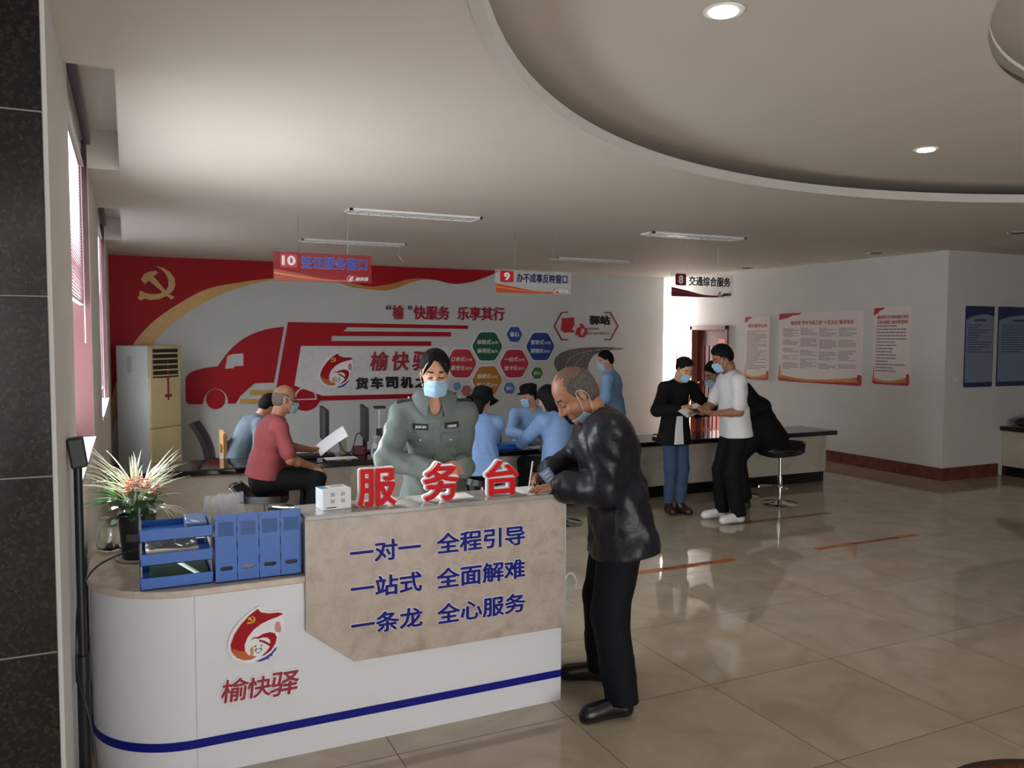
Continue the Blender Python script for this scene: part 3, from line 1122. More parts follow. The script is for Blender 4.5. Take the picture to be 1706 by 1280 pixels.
rnd = random.Random(11)
mb = MB()
for k in range(95):
    az = rnd.uniform(0, 2 * pi)
    up = rnd.uniform(0.55, 1.35)
    blade(mb, (PX + rnd.uniform(-.02, .02), PY + rnd.uniform(-.02, .02) + 0.02, 1.02 + rnd.uniform(0, 0.08)), az, rnd.uniform(0.20, 0.33), up, rnd.uniform(0.1, 0.5), 0.0048)
for k in range(12):
    blade(mb, (PX + 0.08, PY - 0.03, 1.01), rnd.uniform(-1.3, 0.8), rnd.uniform(0.1, 0.19), rnd.uniform(0.3, 0.9), rnd.uniform(0.5, 0.9), 0.005)
mb.build('spider_leaves', spider_m, t, smooth=True)
mb = MB()
for k in range(34):
    az = rnd.uniform(0, 2 * pi)
    r = rnd.uniform(0.03, 0.10)
    c = Vector((PX + r * cos(az), PY + r * sin(az), rnd.uniform(0.985, 1.12)))
    L_, W_ = rnd.uniform(0.045, 0.075), rnd.uniform(0.02, 0.032)
    d = Vector((cos(az), sin(az), rnd.uniform(-0.5, 0.4))).normalized()
    s = Vector((-sin(az), cos(az), rnd.uniform(-.3, .3))).normalized()
    rows = []
    for i in range(6):
        u = i / 5
        ww = W_ * sin(pi * min(0.98, 0.06 + u * 0.92))
        cc = c + d * L_ * (u - 0.3) - Vector((0, 0, 0.02 * u * u))
        rows.append([cc - s * ww, cc - Vector((0, 0, 0.004)), cc + s * ww])
    mb.sheet(rows, 0.0012)
mb.build('broad_leaves', leaf_m, t, smooth=True)
mb = MB()
for k in range(16):
    blade(mb, (PX - 0.04, PY + 0.05, 1.04), rnd.uniform(2.3, 4.2), rnd.uniform(0.14, 0.26), rnd.uniform(0.2, 0.8), rnd.uniform(0.1, 0.4), 0.009)
mb.build('long_leaves', green2, t, smooth=True)
mb = MB()
for k in range(46):
    az = rnd.uniform(0, 2 * pi)
    r = 0.095 * math.sqrt(rnd.random())
    c = (PX + r * cos(az) + 0.008, PY - 0.02 + r * sin(az), 1.128 + rnd.uniform(-0.03, 0.03) + 0.02 * cos(r * 20))
    for q in range(4):
        a = q * pi / 2 + az
        mb.ball((c[0] + 0.006 * cos(a), c[1] + 0.006 * sin(a), c[2]), (0.006, 0.006, 0.0035), 5)
mb.build('flowers', petal, t, smooth=True)
mb = MB()
for k in range(20):
    az = rnd.uniform(0, 2 * pi)
    r = rnd.uniform(0, 0.06)
    mb.tube([(PX + 0.4 * r * cos(az), PY + 0.4 * r * sin(az), 0.985), (PX + r * cos(az), PY + r * sin(az), 1.12)], 0.0022, 5)
mb.build('stems', green2, t, smooth=True)

# clear glass jar beside the pot
jar_m = mat('clear_glass', '#eef3f2', 0.03, trans=1.0)
t = thing('glass_jar', 'clear glass jar behind the black flower pot, against the left wall', 'jar', (-1.12, 1.0, 0.787))
MB().lathe([(0.05, 0.0), (0.062, 0.02), (0.068, 0.07), (0.06, 0.12), (0.045, 0.145), (0.05, 0.155), (0.046, 0.155), (0.041, 0.145), (0.056, 0.118), (0.063, 0.07), (0.057, 0.02), (0.001, 0.008)], (-1.12, 1.0, 0.787), 32).build('bowl', jar_m, t, smooth=True)
mb = MB()
for k in range(9):
    mb.ball((-1.12 + 0.03 * cos(k * 2.4) * (k % 3) / 2, 1.0 + 0.03 * sin(k * 2.4) * (k % 3) / 2, 0.806 + 0.004 * (k % 4)), 0.010, 6)
mb.build('pebbles', mat('dark_pebble', '#4b463d', 0.5, var=0.3), t, smooth=True)

# ---------------------------------------------------------------- black pole stand and its cable
matte_black = mat('matte_black', '#131418', 0.45)
t = thing('pole_stand', 'slim black floor stand with a box head beside the granite column', 'stand', (-1.205, 0.12, 0))
SX, SY = -1.205, 0.12
MB().cyl((SX, SY, 0.012), (SX, SY, 1.33), 0.017, 0.015, 20).build('pole', matte_black, t, smooth=True)
MB().cyl((SX, SY, 0.50), (SX, SY, 0.60), 0.027, None, 20).build('collar', matte_black, t, smooth=True)
MB().cyl((SX, SY, 0.0), (SX, SY, 0.52), 0.023, None, 20).build('lower_tube', matte_black, t, smooth=True)
mb = MB()
Mh = Matrix.Translation((SX, SY, 1.375)) @ Matrix.Rotation(radians(-8), 4, 'Y')
mb.box((-0.028, -0.035, -0.055), (0.028, 0.035, 0.06), 0, Mh)
mb.build('head', matte_black, t, bevel=0.008, seg=3)
for a in (-0.9, 1.3, 3.14 + 1.4):
    MB().tube([(SX, SY, 0.12), (SX + 0.02 * cos(a), SY + 0.14 * sin(a), 0.07), (SX + 0.03 * cos(a), SY + 0.28 * sin(a), 0.012)], 0.011, 10).build('leg', matte_black, t, smooth=True)


def smooth_path(P, n=8):
    P = [Vector(p) for p in P]
    out = []
    for i in range(len(P) - 1):
        p0, p1, p2, p3 = P[max(i - 1, 0)], P[i], P[i + 1], P[min(i + 2, len(P) - 1)]
        for k in range(n):
            u = k / n
            out.append(0.5 * ((2 * p1) + (p2 - p0) * u + (2 * p0 - 5 * p1 + 4 * p2 - p3) * u * u + (3 * p1 - p0 - 3 * p2 + p3) * u ** 3))
    return out + [P[-1]]


o = MB().tube(smooth_path([(-0.86, 0.40, 0.884), (-0.95, 0.52, 0.882), (-1.06, 0.55, 0.872), (-1.17, 0.40, 0.855), (-1.215, 0.20, 0.80), (-1.222, 0.07, 0.70), (-1.222, 0.06, 0.58), (-1.215, 0.07, 0.50),
                           (-1.195, 0.07, 0.42), (-1.17, 0.03, 0.28), (-1.165, -0.02, 0.12), (-1.19, -0.05, 0.012)]), 0.0042, 8).build('power_cable', matte_black, smooth=True)
tag(o, 'black cable running from the letter tray over the desk edge and down the pole stand', 'cable')

o = MB().tube(smooth_path([(0.925, 0.17, 0.62), (0.935, 0.165, 0.64), (0.955, 0.155, 0.64), (0.975, 0.15, 0.60), (0.97, 0.15, 0.57)]), 0.0035, 6).tube([(0.918, 0.17, 0.62), (0.926, 0.17, 0.62)], 0.006, 8).build('white_wire', white_edge, smooth=True)
tag(o, 'short white wire curling from the right edge of the service desk', 'wire')

# ================================================================ MURAL ON THE FAR WALL
fm = XZ(FY - 0.002)


def smooth2(P, n=6, closed=False):
    """Catmull-Rom through 2-D points"""
    out = []
    k = len(P)
    rng = range(k if closed else k - 1)
    for i in rng:
        g = (lambda q: P[q % k]) if closed else (lambda q: P[min(max(q, 0), k - 1)])
        p0, p1, p2, p3 = g(i - 1), g(i), g(i + 1), g(i + 2)
        for s_ in range(n):
            u = s_ / n
            out.append(tuple(0.5 * ((2 * p1[c]) + (p2[c] - p0[c]) * u + (2 * p0[c] - 5 * p1[c] + 4 * p2[c] - p3[c]) * u * u +
                                    (3 * p1[c] - p0[c] - 3 * p2[c] + p3[c]) * u ** 3) for c in (0, 1)))
    if not closed:
        out.append(P[-1])
    return out


t = thing('flag_mural', 'big red flag with gold edge and emblem sweeping across the top of the far wall', 'wall decoration', (1.6, FY, 2.6))
edge = smooth2([(4.62, 2.918), (4.382, 2.815), (4.169, 2.741), (4.012, 2.707), (3.856, 2.69), (3.701, 2.702), (3.549, 2.733), (3.297, 2.755), (3.148, 2.75), (3.001, 2.727), (2.734, 2.649), (2.424, 2.605), (2.072, 2.655), (1.703, 2.68), (1.343, 2.695), (0.94, 2.682), (0.513, 2.615), (0.066, 2.515), (-0.259, 2.345), (-0.656, 2.059), (-0.931, 1.747), (-1.086, 1.45), (-1.19, 1.15), (-1.238, 0.95)], 4)
MB().prism([(-1.239, CEIL - 0.001), (4.66, CEIL - 0.001)] + edge, fm, -0.012, 0).build('red_field', flag_red, t)
g1 = [(-1.239, 0.95), (-1.19, 1.15), (-1.086, 1.45), (-0.931, 1.747), (-0.656, 2.059), (-0.259, 2.345), (0.066, 2.515), (0.513, 2.615), (0.94, 2.682), (1.343, 2.69), (1.7, 2.675)]
g2 = [(1.343, 2.672), (0.939, 2.655), (0.512, 2.545), (0.096, 2.37), (-0.311, 2.106), (-0.662, 1.764), (-0.899, 1.40), (-1.09, 0.95), (-1.239, 0.5)]
MB().prism(smooth2(g1, 4) + smooth2(g2, 4), fm, -0.009, 0).build('gold_edge', gold, t)
g3 = [(1.886, 2.662), (2.421, 2.606), (2.731, 2.648), (2.997, 2.727), (3.148, 2.75), (3.36, 2.752)]
g4 = [(3.298, 2.741), (3.097, 2.696), (2.858, 2.594), (2.662, 2.551), (2.421, 2.559), (2.146, 2.583)]
MB().prism(smooth2(g3, 4) + smooth2(g4, 4), fm, -0.010, 0).build('gold_ripple', mat('gold_orange', '#c27f3c', 0.4), t)
mb = MB()
for k, P in enumerate((SICKLE, HAMMER)):
    mb.prism([(-0.889 + a * 0.491, 2.319 + b * 0.494) for a, b in P], fm, -0.03 - 0.002 * k, -0.010)
mb.build('gold_emblem', gold, t)

t = thing('truck_mural', 'large red lorry silhouette with white trailer panel on the far wall', 'wall decoration', (1.7, FY, 1.3))
cab = smooth2([(1.097, 1.967), (0.95, 1.951), (0.793, 1.914), (0.632, 1.853), (0.485, 1.767), (0.352, 1.652), (0.26, 1.543), (0.194, 1.448)], 3) + \
    smooth2([(0.149, 1.386), (0.051, 1.376), (-0.076, 1.351), (-0.178, 1.32), (-0.249, 1.273), (-0.285, 1.204), (-0.288, 0.916), (-0.271, 0.865), (-0.231, 0.847), (-0.06, 0.842)], 3) + \
    smooth2([(-0.04, 0.936), (0.007, 1.016), (0.071, 1.055), (0.123, 1.062), (0.187, 1.044), (0.246, 0.991), (0.278, 0.913), (0.28, 0.842)], 3) + \
    [(0.389, 0.838), (0.454, 0.949), (0.661, 1.13), (0.939, 1.133)]
vin = mat('truck_red_vinyl', '#a31420', 0.5, var=0.04, scale=2, spec=0.2)
MB().prism(cab, fm, -0.012, 0).build('cab', vin, t)
MB().prism([(0.286, 1.537), (0.351, 1.562), (0.508, 1.574), (0.506, 1.387), (0.393, 1.389), (0.361, 1.356), (0.252, 1.352)], fm, -0.014, -0.0).build('cab_window', mural_ground, t)
MB().prism(arc_pts(0.115, 0.91, 0.132, 0, 2 * pi, 40, 0.146)[:-1], fm, -0.012, 0).build('wheel', vin, t)
MB().prism([(0.598, 1.029), (0.932, 1.02), (0.92, 0.945), (0.592, 0.954)], fm, -0.012, 0).build('gold_bar', gold, t)
MB().prism([(0.459, 0.902), (0.873, 0.89), (0.858, 0.818), (0.444, 0.831)], fm, -0.012, 0).build('gold_bar', gold, t)
body = [(1.157, 2.039), (2.047, 2.033), (4.064, 2.012), (4.064, 1.956), (2.06, 1.968), (1.99, 1.905), (3.764, 1.903), (3.764, 1.829), (1.815, 1.832), (1.80, 1.756), (3.42, 1.751), (3.419, 1.677), (1.345, 1.681), (1.239, 1.084), (1.447, 0.944), (0.956, 0.957)]
MB().prism(body, fm, -0.012, 0).build('trailer', vin, t)
MB().prism([(1.30, 0.935), (3.86, 0.912), (3.82, 0.835), (1.40, 0.842)], fm, -0.012, 0).build('chassis_bar', vin, t)
MB().prism(arc_pts(1.403, 0.934, 0.235, 0, 2 * pi, 48, 0.24)[:-1], fm, -0.013, 0).build('fender', vin, t)
mb = MB()
mb.prism(arc_pts(1.403, 0.894, 0.168, -0.05, pi + 0.05, 30, 0.165) + arc_pts(1.403, 0.894, 0.143, pi + 0.05, -0.05, 30, 0.14), fm, -0.016, -0.012)
mb.prism([(1.24, 0.862), (1.57, 0.862), (1.57, 0.878), (1.24, 0.878)], fm, -0.016, -0.012)
mb.build('wheel_ring', mural_ground, t)
MB().prism([(1.345, 1.681), (3.72, 1.66), (3.62, 0.905), (1.66, 0.918), (1.239, 1.084)], fm, -0.018, -0.001).build('trailer_panel', mat('off_white_vinyl', '#d7d8d6', 0.5, spec=0.2), t)

logo = thing('wall_emblem', 'flag-and-house emblem with lettering on the white trailer panel of the lorry mural', 'sign', (2.6, FY, 1.3))
fp = XZ(FY - 0.018)
put_emblem(logo, 1.594, 1.031, 0.565, 0.561, fp, 0.0, 0.03)
mb = MB()
for k, ch in enumerate('榆快驿'):
    x = 2.391 + k * 0.345
    put_text(mb, ch, x, 1.285, x + 0.29, 1.59, fp, 0.0, 0.03, 0.025, 0, shear=0.12)
mb.build('red_lettering', crimson, logo)
mb = MB()
for k, ch in enumerate('货车司机之家'):
    x = 2.165 + k * 0.243
    put_text(mb, ch, x, 1.0, x + 0.205, 1.19, fp, 0.0, 0.03, 0.045, 0)
mb.build('black_lettering', black_ink, logo)

t = thing('wall_slogan', 'red raised slogan lettering on the far wall above the lorry', 'sign', (3.7, FY, 2.2))
mb = MB()
put_text(mb, '“', 2.67, 2.25, 2.755, 2.32, fm, 0, 0.03, 0.03, 1)
put_text(mb, '榆', 2.775, 2.10, 2.962, 2.325, fm, 0, 0.03, 0.03)
put_text(mb, '”', 3.03, 2.25, 3.10, 2.32, fm, 0, 0.03, 0.03, 1)
put_text(mb, '快服务', 3.125, 2.10, 3.735, 2.325, fm, 0, 0.03, 0.03)
put_text(mb, '乐享其行', 3.87, 2.10, 4.725, 2.325, fm, 0, 0.03, 0.03)
mb.build('lettering', [crimson, dgrey_text], t)

# hexagonal plaques
for nm, x, z, w, col, lines, lab in (
        ('g', 4.41, 1.668, 0.271, '#1d5e40', ('体验式', '体闲化'), 'large dark green hexagon plaque at the top of the cluster on the far wall'),
        ('s', 4.908, 1.87, 0.146, '#2a58a8', ('省心',), 'small blue hexagon plaque highest in the cluster, right of the green one'),
        ('b', 5.405, 1.664, 0.271, '#23418f', ('管家式', '精细化'), 'large navy blue hexagon plaque left of the grey road picture'),
        ('r', 3.946, 1.388, 0.266, '#b5333a', ('订单式', '柔性化'), 'red hexagon plaque just right of the uniformed woman\'s head'),
        ('c', 4.91, 1.375, 0.27, '#b52a45', ('一站式', '信卡化'), 'crimson hexagon plaque in the middle of the cluster between navy and orange ones'),
        ('o', 4.41, 1.098, 0.272, '#b27434', ('保姆式', '贴心化'), 'orange brown hexagon plaque above the black hat'),
        ('a', 5.344, 1.206, 0.111, '#3c7a3f', ('安心',), 'small green hexagon plaque below the navy one'),
        ('e', 4.818, 0.957, 0.109, '#5674b5', ('舒心',), 'small pale blue hexagon plaque lowest in the cluster, near the long-haired woman'),
        ('l', 3.867, 1.013, 0.075, '#5f9cc4', (), 'tiny light blue hexagon plaque beside the uniformed woman\'s mask'),
        ('n', 4.032, 0.936, 0.098, '#a9655c', (), 'tiny brown hexagon plaque left of the black hat')):
    t = thing('hexagon_plaque', lab, 'plaque', (x, FY, z), 'hexagon plaques on the far wall')
    asp = 0.98

    def hexa(r):
        pts = []
        for k in range(6):
            a = k * pi / 3
            for da in (-0.09, 0.0, 0.09):
                rr = r * (0.985 if da else 0.975)
                pts.append((x + rr * cos(a + da), z + rr * asp * sin(a + da)))
        return pts
    MB().prism(hexa(w * 1.06), fm, -0.012, 0).build('rim', white_edge, t)
    MB().prism(hexa(w), fm, -0.018, -0.001).build('face', mat('plaque_' + nm, col, 0.35, var=0.05), t)
    if lines:
        mb = MB()
        if len(lines) == 1:
            put_text(mb, lines[0], x - w * 0.6, z - w * 0.27, x + w * 0.6, z + w * 0.3, fm, -0.018, 0.003, 0.03)
        else:
            for k, s_ in enumerate(lines):
                zz = z + w * (0.12 if k == 0 else -0.42)
                put_text(mb, s_, x - w * 0.72, zz, x + w * 0.2, zz + w * 0.3, fm, -0.018, 0.003, 0.02, shear=0.15)
                put_text(mb, '办理' if k == 0 else '服务', x + w * 0.26, zz + w * 0.02, x + w * 0.7, zz + w * 0.2, fm, -0.018, 0.003, 0.0)
        mb.build('lettering', mat('pale_lettering', '#dfe0dc', 0.5), t)

t = thing('bracket_sign', 'bracketed red and black lettering sign on the far wall above the road picture', 'sign', (6.32, FY, 2.02))
mb = MB()


def strip2d(mb, P, wd, d0, d1, mi=0):
    for a, b in zip(P, P[1:]):
        dx, dz = b[0] - a[0], b[1] - a[1]
        l = math.hypot(dx, dz)
        ux, uz = dx / l, dz / l
        nx_, nz_ = -uz * wd / 2, ux * wd / 2
        ex, ez = ux * wd * 0.3, uz * wd * 0.3
        mb.prism([(a[0] - ex + nx_, a[1] - ez + nz_), (a[0] - ex - nx_, a[1] - ez - nz_), (b[0] + ex - nx_, b[1] + ez - nz_), (b[0] + ex + nx_, b[1] + ez + nz_)], fm, d0, d1, mi)


strip2d(mb, [(5.943, 2.262), (5.818, 2.255), (5.674, 2.02), (5.819, 1.782), (5.943, 1.782)], 0.022, -0.02, 0)
mb.build('bracket', mat('maroon_bracket', '#8c3a40', 0.4), t)
mb = MB()
strip2d(mb, [(6.70, 2.268), (6.812, 2.268), (6.972, 2.03), (6.815, 1.783), (6.70, 1.783)], 0.022, -0.02, 0)
mb.build('bracket', mat('maroon_bracket', '#8c3a40', 0.4), t)
mb = MB()
put_text(mb, '暖', 5.80, 1.90, 6.06, 2.175, fm, 0, 0.03, 0.05, 0, shear=0.1)
put_text(mb, '心', 6.085, 1.82, 6.335, 2.07, fm, 0, 0.03, 0.05, 0, shear=0.1)
mb.build('red_lettering', mat('warm_red_lettering', '#b8232f', 0.35), t)
mb = MB()
put_text(mb, '驿站', 6.38, 2.045, 6.805, 2.21, fm, 0, 0.03, 0.045, 0)
mb.build('black_lettering', black_ink, t)
mb = MB()
put_text(mb, '服务驿站', 6.355, 1.955, 6.586, 2.0, fm, 0, 0.01, 0.0)
put_text(mb, '货车司机的温暖之家', 6.355, 1.872, 6.80, 1.918, fm, 0, 0.01, 0.0)
mb.build('small_lettering', mat('rose_print', '#b98c88', 0.5), t)

t = thing('road_picture', 'grey curving road picture on the far wall right of the hexagon plaques', 'wall decoration', (6.2, FY, 1.4))
road = smooth2([(5.76, 1.22), (5.691, 1.322), (5.684, 1.416), (5.739, 1.497), (5.867, 1.572), (6.052, 1.617), (6.303, 1.641), (6.622, 1.651), (6.882, 1.645), (7.129, 1.624)], 4) + \
    smooth2([(7.1, 1.615), (6.915, 1.6), (6.687, 1.579), (6.527, 1.533), (6.432, 1.464), (6.369, 1.355), (6.338, 1.245), (6.308, 1.081), (6.057, 1.03), (5.87, 1.10)], 4)
MB().prism(road, fm, -0.014, 0).build('road_surface', stone('asphalt_grey', ['#4f5053', '#5b5c5e', '#6b6b6b', '#55565a'], 8, 0.5), t)
mb = MB()
for C in ([(5.93, 1.15), (5.90, 1.30), (5.96, 1.42), (6.12, 1.52), (6.35, 1.575), (6.65, 1.61), (7.02, 1.622)], [(6.12, 1.12), (6.08, 1.26), (6.12, 1.38), (6.24, 1.48), (6.4, 1.545)]):
    P = smooth2(C, 6)
    for i in range(0, len(P) - 2, 3):
        strip2d(mb, P[i:i + 3], 0.012, -0.017, -0.013)
mb.build('lane_marks', mat('faded_yellow', '#b9a77a', 0.5), t)

# ================================================================ LONG COUNTER
blk_top = stone('black_granite_top', ['#0c0b0c', '#161314', '#201b1b', '#0f0e0f'], 30, 0.07)
cream_stone = stone('cream_stone_front', ['#a89f90', '#b9b0a1', '#c4bcae', '#b0a697'], 3, 0.25)
t = thing('counter', 'long service counter with black granite top and cream stone front crossing the hall', 'counter', (3.0, 4.6, 0))
MB().box((-1.20, 4.24, 0.592), (7.12, 4.88, 0.648)).build('worktop', blk_top, t, bevel=0.012, seg=3)
mb = MB()
for k in range(9):
    a, b = -0.9 + k * 0.88, -0.9 + (k + 1) * 0.88
    mb.box((a + 0.0008, 4.30, 0.13), (min(b, 6.985) - 0.0008, 4.62, 0.593))
mb.build('front', cream_stone, t)
MB().box((-0.9, 4.32, 0), (6.97, 4.6, 0.13)).build('plinth', mat('black_plinth', '#121012', 0.2), t)


def pc_monitor(x, y, label, lean=0.0, yaw=0.0):
    t = thing('computer_monitor', label, 'monitor', (x, y, 0.648), 'monitors on the counter')
    M = Matrix.Translation((x, y, 0.648)) @ Matrix.Rotation(yaw, 4, 'Z')
    MB().box((-0.11, -0.09, 0), (0.11, 0.09, 0.012), 0, M).build('foot', matte_black, t, bevel=0.004)
    MB().box((-0.03, -0.02, 0.01), (0.03, 0.02, 0.2), 0, M).build('neck', matte_black, t, bevel=0.004)
    M2 = M @ Matrix.Translation((0, 0, 0.30)) @ Matrix.Rotation(lean, 4, 'X')
    MB().box((-0.26, -0.022, -0.16), (0.26, 0.012, 0.17), 0, M2).build('housing', matte_black, t, bevel=0.006)
    MB().box((-0.245, 0.012, -0.145), (0.245, 0.015, 0.155), 0, M2).build('screen', mat('dark_screen', '#0b0d12', 0.1), t)
    return t


pc_monitor(0.72, 4.72, 'black computer monitor seen edge-on nearest the man in the red polo', yaw=radians(-96))
pc_monitor(1.135, 4.76, 'black computer monitor seen edge-on beside the white pump bottle', yaw=radians(-99))
t = thing('webcam', 'small black webcam on a white upright beside the second monitor', 'camera', (1.245, 4.62, 0.648))
MB().cyl((1.245, 4.62, 0.648), (1.245, 4.62, 1.10), 0.009, None, 12).build('upright', mat('white_tube', '#dadada', 0.4), t, smooth=True)
MB().box((1.20, 4.57, 1.10), (1.30, 4.67, 1.125)).build('head', matte_black, t, bevel=0.004)
MB().cyl((1.245, 4.62, 0.648), (1.245, 4.62, 0.66), 0.05, None, 24).build('base', matte_black, t, smooth=True)
MB().box((1.22, 4.6, 0.83), (1.27, 4.64, 0.9)).build('clamp', matte_black, t, bevel=0.004)

t = thing('tea_bottle', 'clear tea bottle with a green lid between the two monitors', 'bottle', (0.90, 4.72, 0.648))
MB().lathe([(0.034, 0), (0.036, 0.006), (0.036, 0.15), (0.03, 0.165), (0.03, 0.17)], (0.90, 4.72, 0.648), 24).build('bottle_body', mat('tea_glass', '#cfd4a8', 0.08, alpha=0.6), t, smooth=True)
MB().cyl((0.90, 4.72, 0.815), (0.90, 4.72, 0.865), 0.035, None, 24).build('lid', mat('lime_lid', '#9db84a', 0.4), t, bevel=0.003)
t = thing('pump_bottle', 'white hand sanitiser pump bottle on the counter behind the uniformed woman', 'bottle', (1.14, 4.42, 0.648))
MB().lathe([(0.034, 0), (0.038, 0.006), (0.038, 0.10), (0.02, 0.125), (0.014, 0.13), (0.014, 0.145)], (1.14, 4.42, 0.648), 24).build('bottle_body', mat('white_plastic', '#dfe3e8', 0.35), t, smooth=True)
MB().cyl((1.14, 4.42, 0.79), (1.14, 4.42, 0.84), 0.006, None, 10).box((1.128, 4.375, 0.838), (1.152, 4.43, 0.852)).build('pump', mat('white_plastic', '#dfe3e8', 0.35), t)
mb = MB().sheet([[(1.14 + 0.0385 * cos(a), 4.42 + 0.0385 * sin(a), z) for a in np.linspace(-2.3, -0.9, 8)] for z in (0.67, 0.73)], 0.0008)
mb.build('bottle_label', mat('teal_print', '#4e98b4', 0.5), t)
o = MB().box((0.985, 4.58, 0.648), (1.10, 4.68, 0.73)).build('ink_box', mat('dark_red_card', '#6c1a22', 0.4), bevel=0.004)
tag(o, 'dark red box on the counter below the second monitor', 'box')
o = MB().box((0.40, 4.5, 0.648), (0.60, 4.68, 0.685)).build('desk_phone', matte_black, bevel=0.01)
tag(o, 'low black desk telephone on the counter in front of the man in the red polo', 'telephone')
o = MB().box((0.66, 4.36, 0.6485), (0.96, 4.52, 0.6515)).build('paper_sheet', mat('white_paper', '#e6e6e8', 0.6))
tag(o, 'white sheet lying on the counter in front of the tea bottle', 'paper', )
o = MB().box((1.16, 4.30, 0.6485), (1.42, 4.46, 0.6515)).build('paper_sheet', mat('white_paper', '#e6e6e8', 0.6))
tag(o, 'white sheet lying on the counter beside the pump bottle', 'paper')
o = MB().box((1.27, 4.60, 0.648), (1.55, 4.75, 0.82)).build('desk_box', mat('sage_plastic', '#8d9a86', 0.5), bevel=0.006)
tag(o, 'sage green box on the counter partly hidden behind the uniformed woman\'s shoulder', 'box')
cables = []
for P, lab in (([(0.80, 4.70, 0.80), (0.84, 4.66, 0.78), (0.88, 4.62, 0.70), (0.93, 4.60, 0.655), (1.0, 4.56, 0.655)], 'black cable drooping from the first monitor'),
               ([(1.08, 4.70, 0.85), (1.03, 4.68, 0.84), (0.98, 4.63, 0.72), (0.93, 4.60, 0.662), (0.86, 4.57, 0.655)], 'black cable drooping from the second monitor')):
    o = MB().tube(smooth_path(P), 0.005, 8).build('monitor_cable', matte_black, smooth=True)
    tag(o, lab, 'cable')

# right-hand part of the counter
t = thing('blue_folder', 'bright blue folder on the counter between the two light blue shirts', 'folder', (2.45, 4.5, 0.648))
MB().box((2.30, 4.34, 0.648), (2.72, 4.58, 0.70)).build('cover', mat('azure_plastic', '#1d63b8', 0.3), t, bevel=0.01)
o = MB().box((2.30, 4.66, 0.648), (2.62, 4.93, 0.79)).build('printer', matte_black, bevel=0.012)
tag(o, 'low black printer behind the blue folder on the counter', 'printer')
o = MB().box((2.80, 4.27, 0.6485), (3.02, 4.42, 0.654)).build('paper_pad', mat('white_paper', '#e6e6e8', 0.6))
tag(o, 'white paper pad on the counter by the long-haired woman\'s elbow', 'paper')
t = thing('desk_organiser', 'grey mesh desk organiser with a stamp on the counter left of the woman in black', 'organiser', (3.62, 4.4, 0.648))
MB().box((3.50, 4.34, 0.648), (3.76, 4.46, 0.76)).build('basket', mat('grey_mesh', '#8c8c90', 0.5, 0.3), t, bevel=0.004)
MB().cyl((3.74, 4.42, 0.70), (3.74, 4.42, 0.90), 0.03, 0.028, 16).build('holder_tube', mat('dark_plastic', '#2c2426', 0.4), t, smooth=True)
MB().box((3.70, 4.40, 0.90), (3.765, 4.44, 0.93)).box((3.58, 4.41, 0.895), (3.70, 4.425, 0.905)).build('stamp', matte_black, t)
t = thing('lotion_bottle', 'white pump bottle on the counter touching the woman in black', 'bottle', (3.84, 4.36, 0.648))
MB().lathe([(0.04, 0), (0.044, 0.006), (0.044, 0.10), (0.03, 0.125), (0.016, 0.13), (0.016, 0.145)], (3.84, 4.36, 0.648), 24).build('bottle_body', mat('white_plastic', '#dfe3e8', 0.35), t, smooth=True)
MB().cyl((3.84, 4.36, 0.79), (3.84, 4.36, 0.83), 0.006, None, 10).box((3.80, 4.35, 0.828), (3.85, 4.37, 0.842)).build('pump', mat('white_plastic', '#dfe3e8', 0.35), t)
mb = MB().sheet([[(3.84 + 0.0445 * cos(a), 4.36 + 0.0445 * sin(a), z) for a in np.linspace(-1.9, -0.9, 6)] for z in (0.68, 0.735)], 0.0008)
mb.build('bottle_label', dgrey_text, t)
t = thing('paper_tray', 'stack of dark books on the counter between the woman in black and white T-shirt', 'papers', (4.62, 4.42, 0.648))
MB().box((4.46, 4.3, 0.648), (4.78, 4.5, 0.672)).build('lower_book', mat('dark_book', '#26272c', 0.5), t, bevel=0.003)
MB().box((4.48, 4.31, 0.672), (4.76, 4.49, 0.69)).build('sheets', mat('white_paper', '#e6e6e8', 0.6), t)
MB().box((4.47, 4.3, 0.69), (4.77, 4.5, 0.705)).build('upper_book', mat('dark_book', '#26272c', 0.5), t, bevel=0.003)
o = MB().box((3.34, 4.27, 0.6485), (3.62, 4.33, 0.652)).build('name_card', mat('grey_card', '#b9bbc0', 0.5))
tag(o, 'pale card lying at the counter edge in front of the mesh organiser', 'card')

# chairs behind the counter
t = thing('office_chair', 'black high-backed office chair behind the counter near the air conditioner', 'chair', (-0.06, 5.85, 0))
Mc = Matrix.Translation((-0.06, 5.85, 0)) @ Matrix.Rotation(radians(78), 4, 'Z')
rows = [[Mc @ Vector((u * (0.23 - 0.03 * v), 0.20 + 0.16 * v * v - 0.05 * (1 - u * u) * 0.6, 0.48 + 0.43 * v)) for u in np.linspace(-1, 1, 9)] for v in np.linspace(0, 1, 10)]
MB().sheet(rows, 0.05).build('backrest', mat('black_leatherette', '#17161a', 0.45, bump=0.1), t, smooth=True)
MB().box((-0.24, -0.24, 0.42), (0.24, 0.22, 0.49), 0, Mc).build('seat', mat('black_leatherette', '#17161a', 0.45), t, bevel=0.03, seg=4)
MB().cyl((-0.06, 5.85, 0.08), (-0.06, 5.85, 0.42), 0.025, None, 14).build('column', chrome, t)
for k in range(5):
    a = k * 2 * pi / 5
    MB().tube([(-0.06, 5.85, 0.09), (-0.06 + 0.28 * cos(a), 5.85 + 0.28 * sin(a), 0.05)], [0.02, 0.014], 8).ball((-0.06 + 0.28 * cos(a), 5.85 + 0.28 * sin(a), 0.028), 0.028, 8).build('leg', matte_black, t, smooth=True)
t = thing('wooden_chair', 'plain pale wooden chair behind the counter at the grey-shirted person\'s back', 'chair', (0.0, 5.35, 0))
pale_wood = mat('pale_wood', '#b98a54', 0.45, var=0.15, stretch=(1, 1, 0.15))
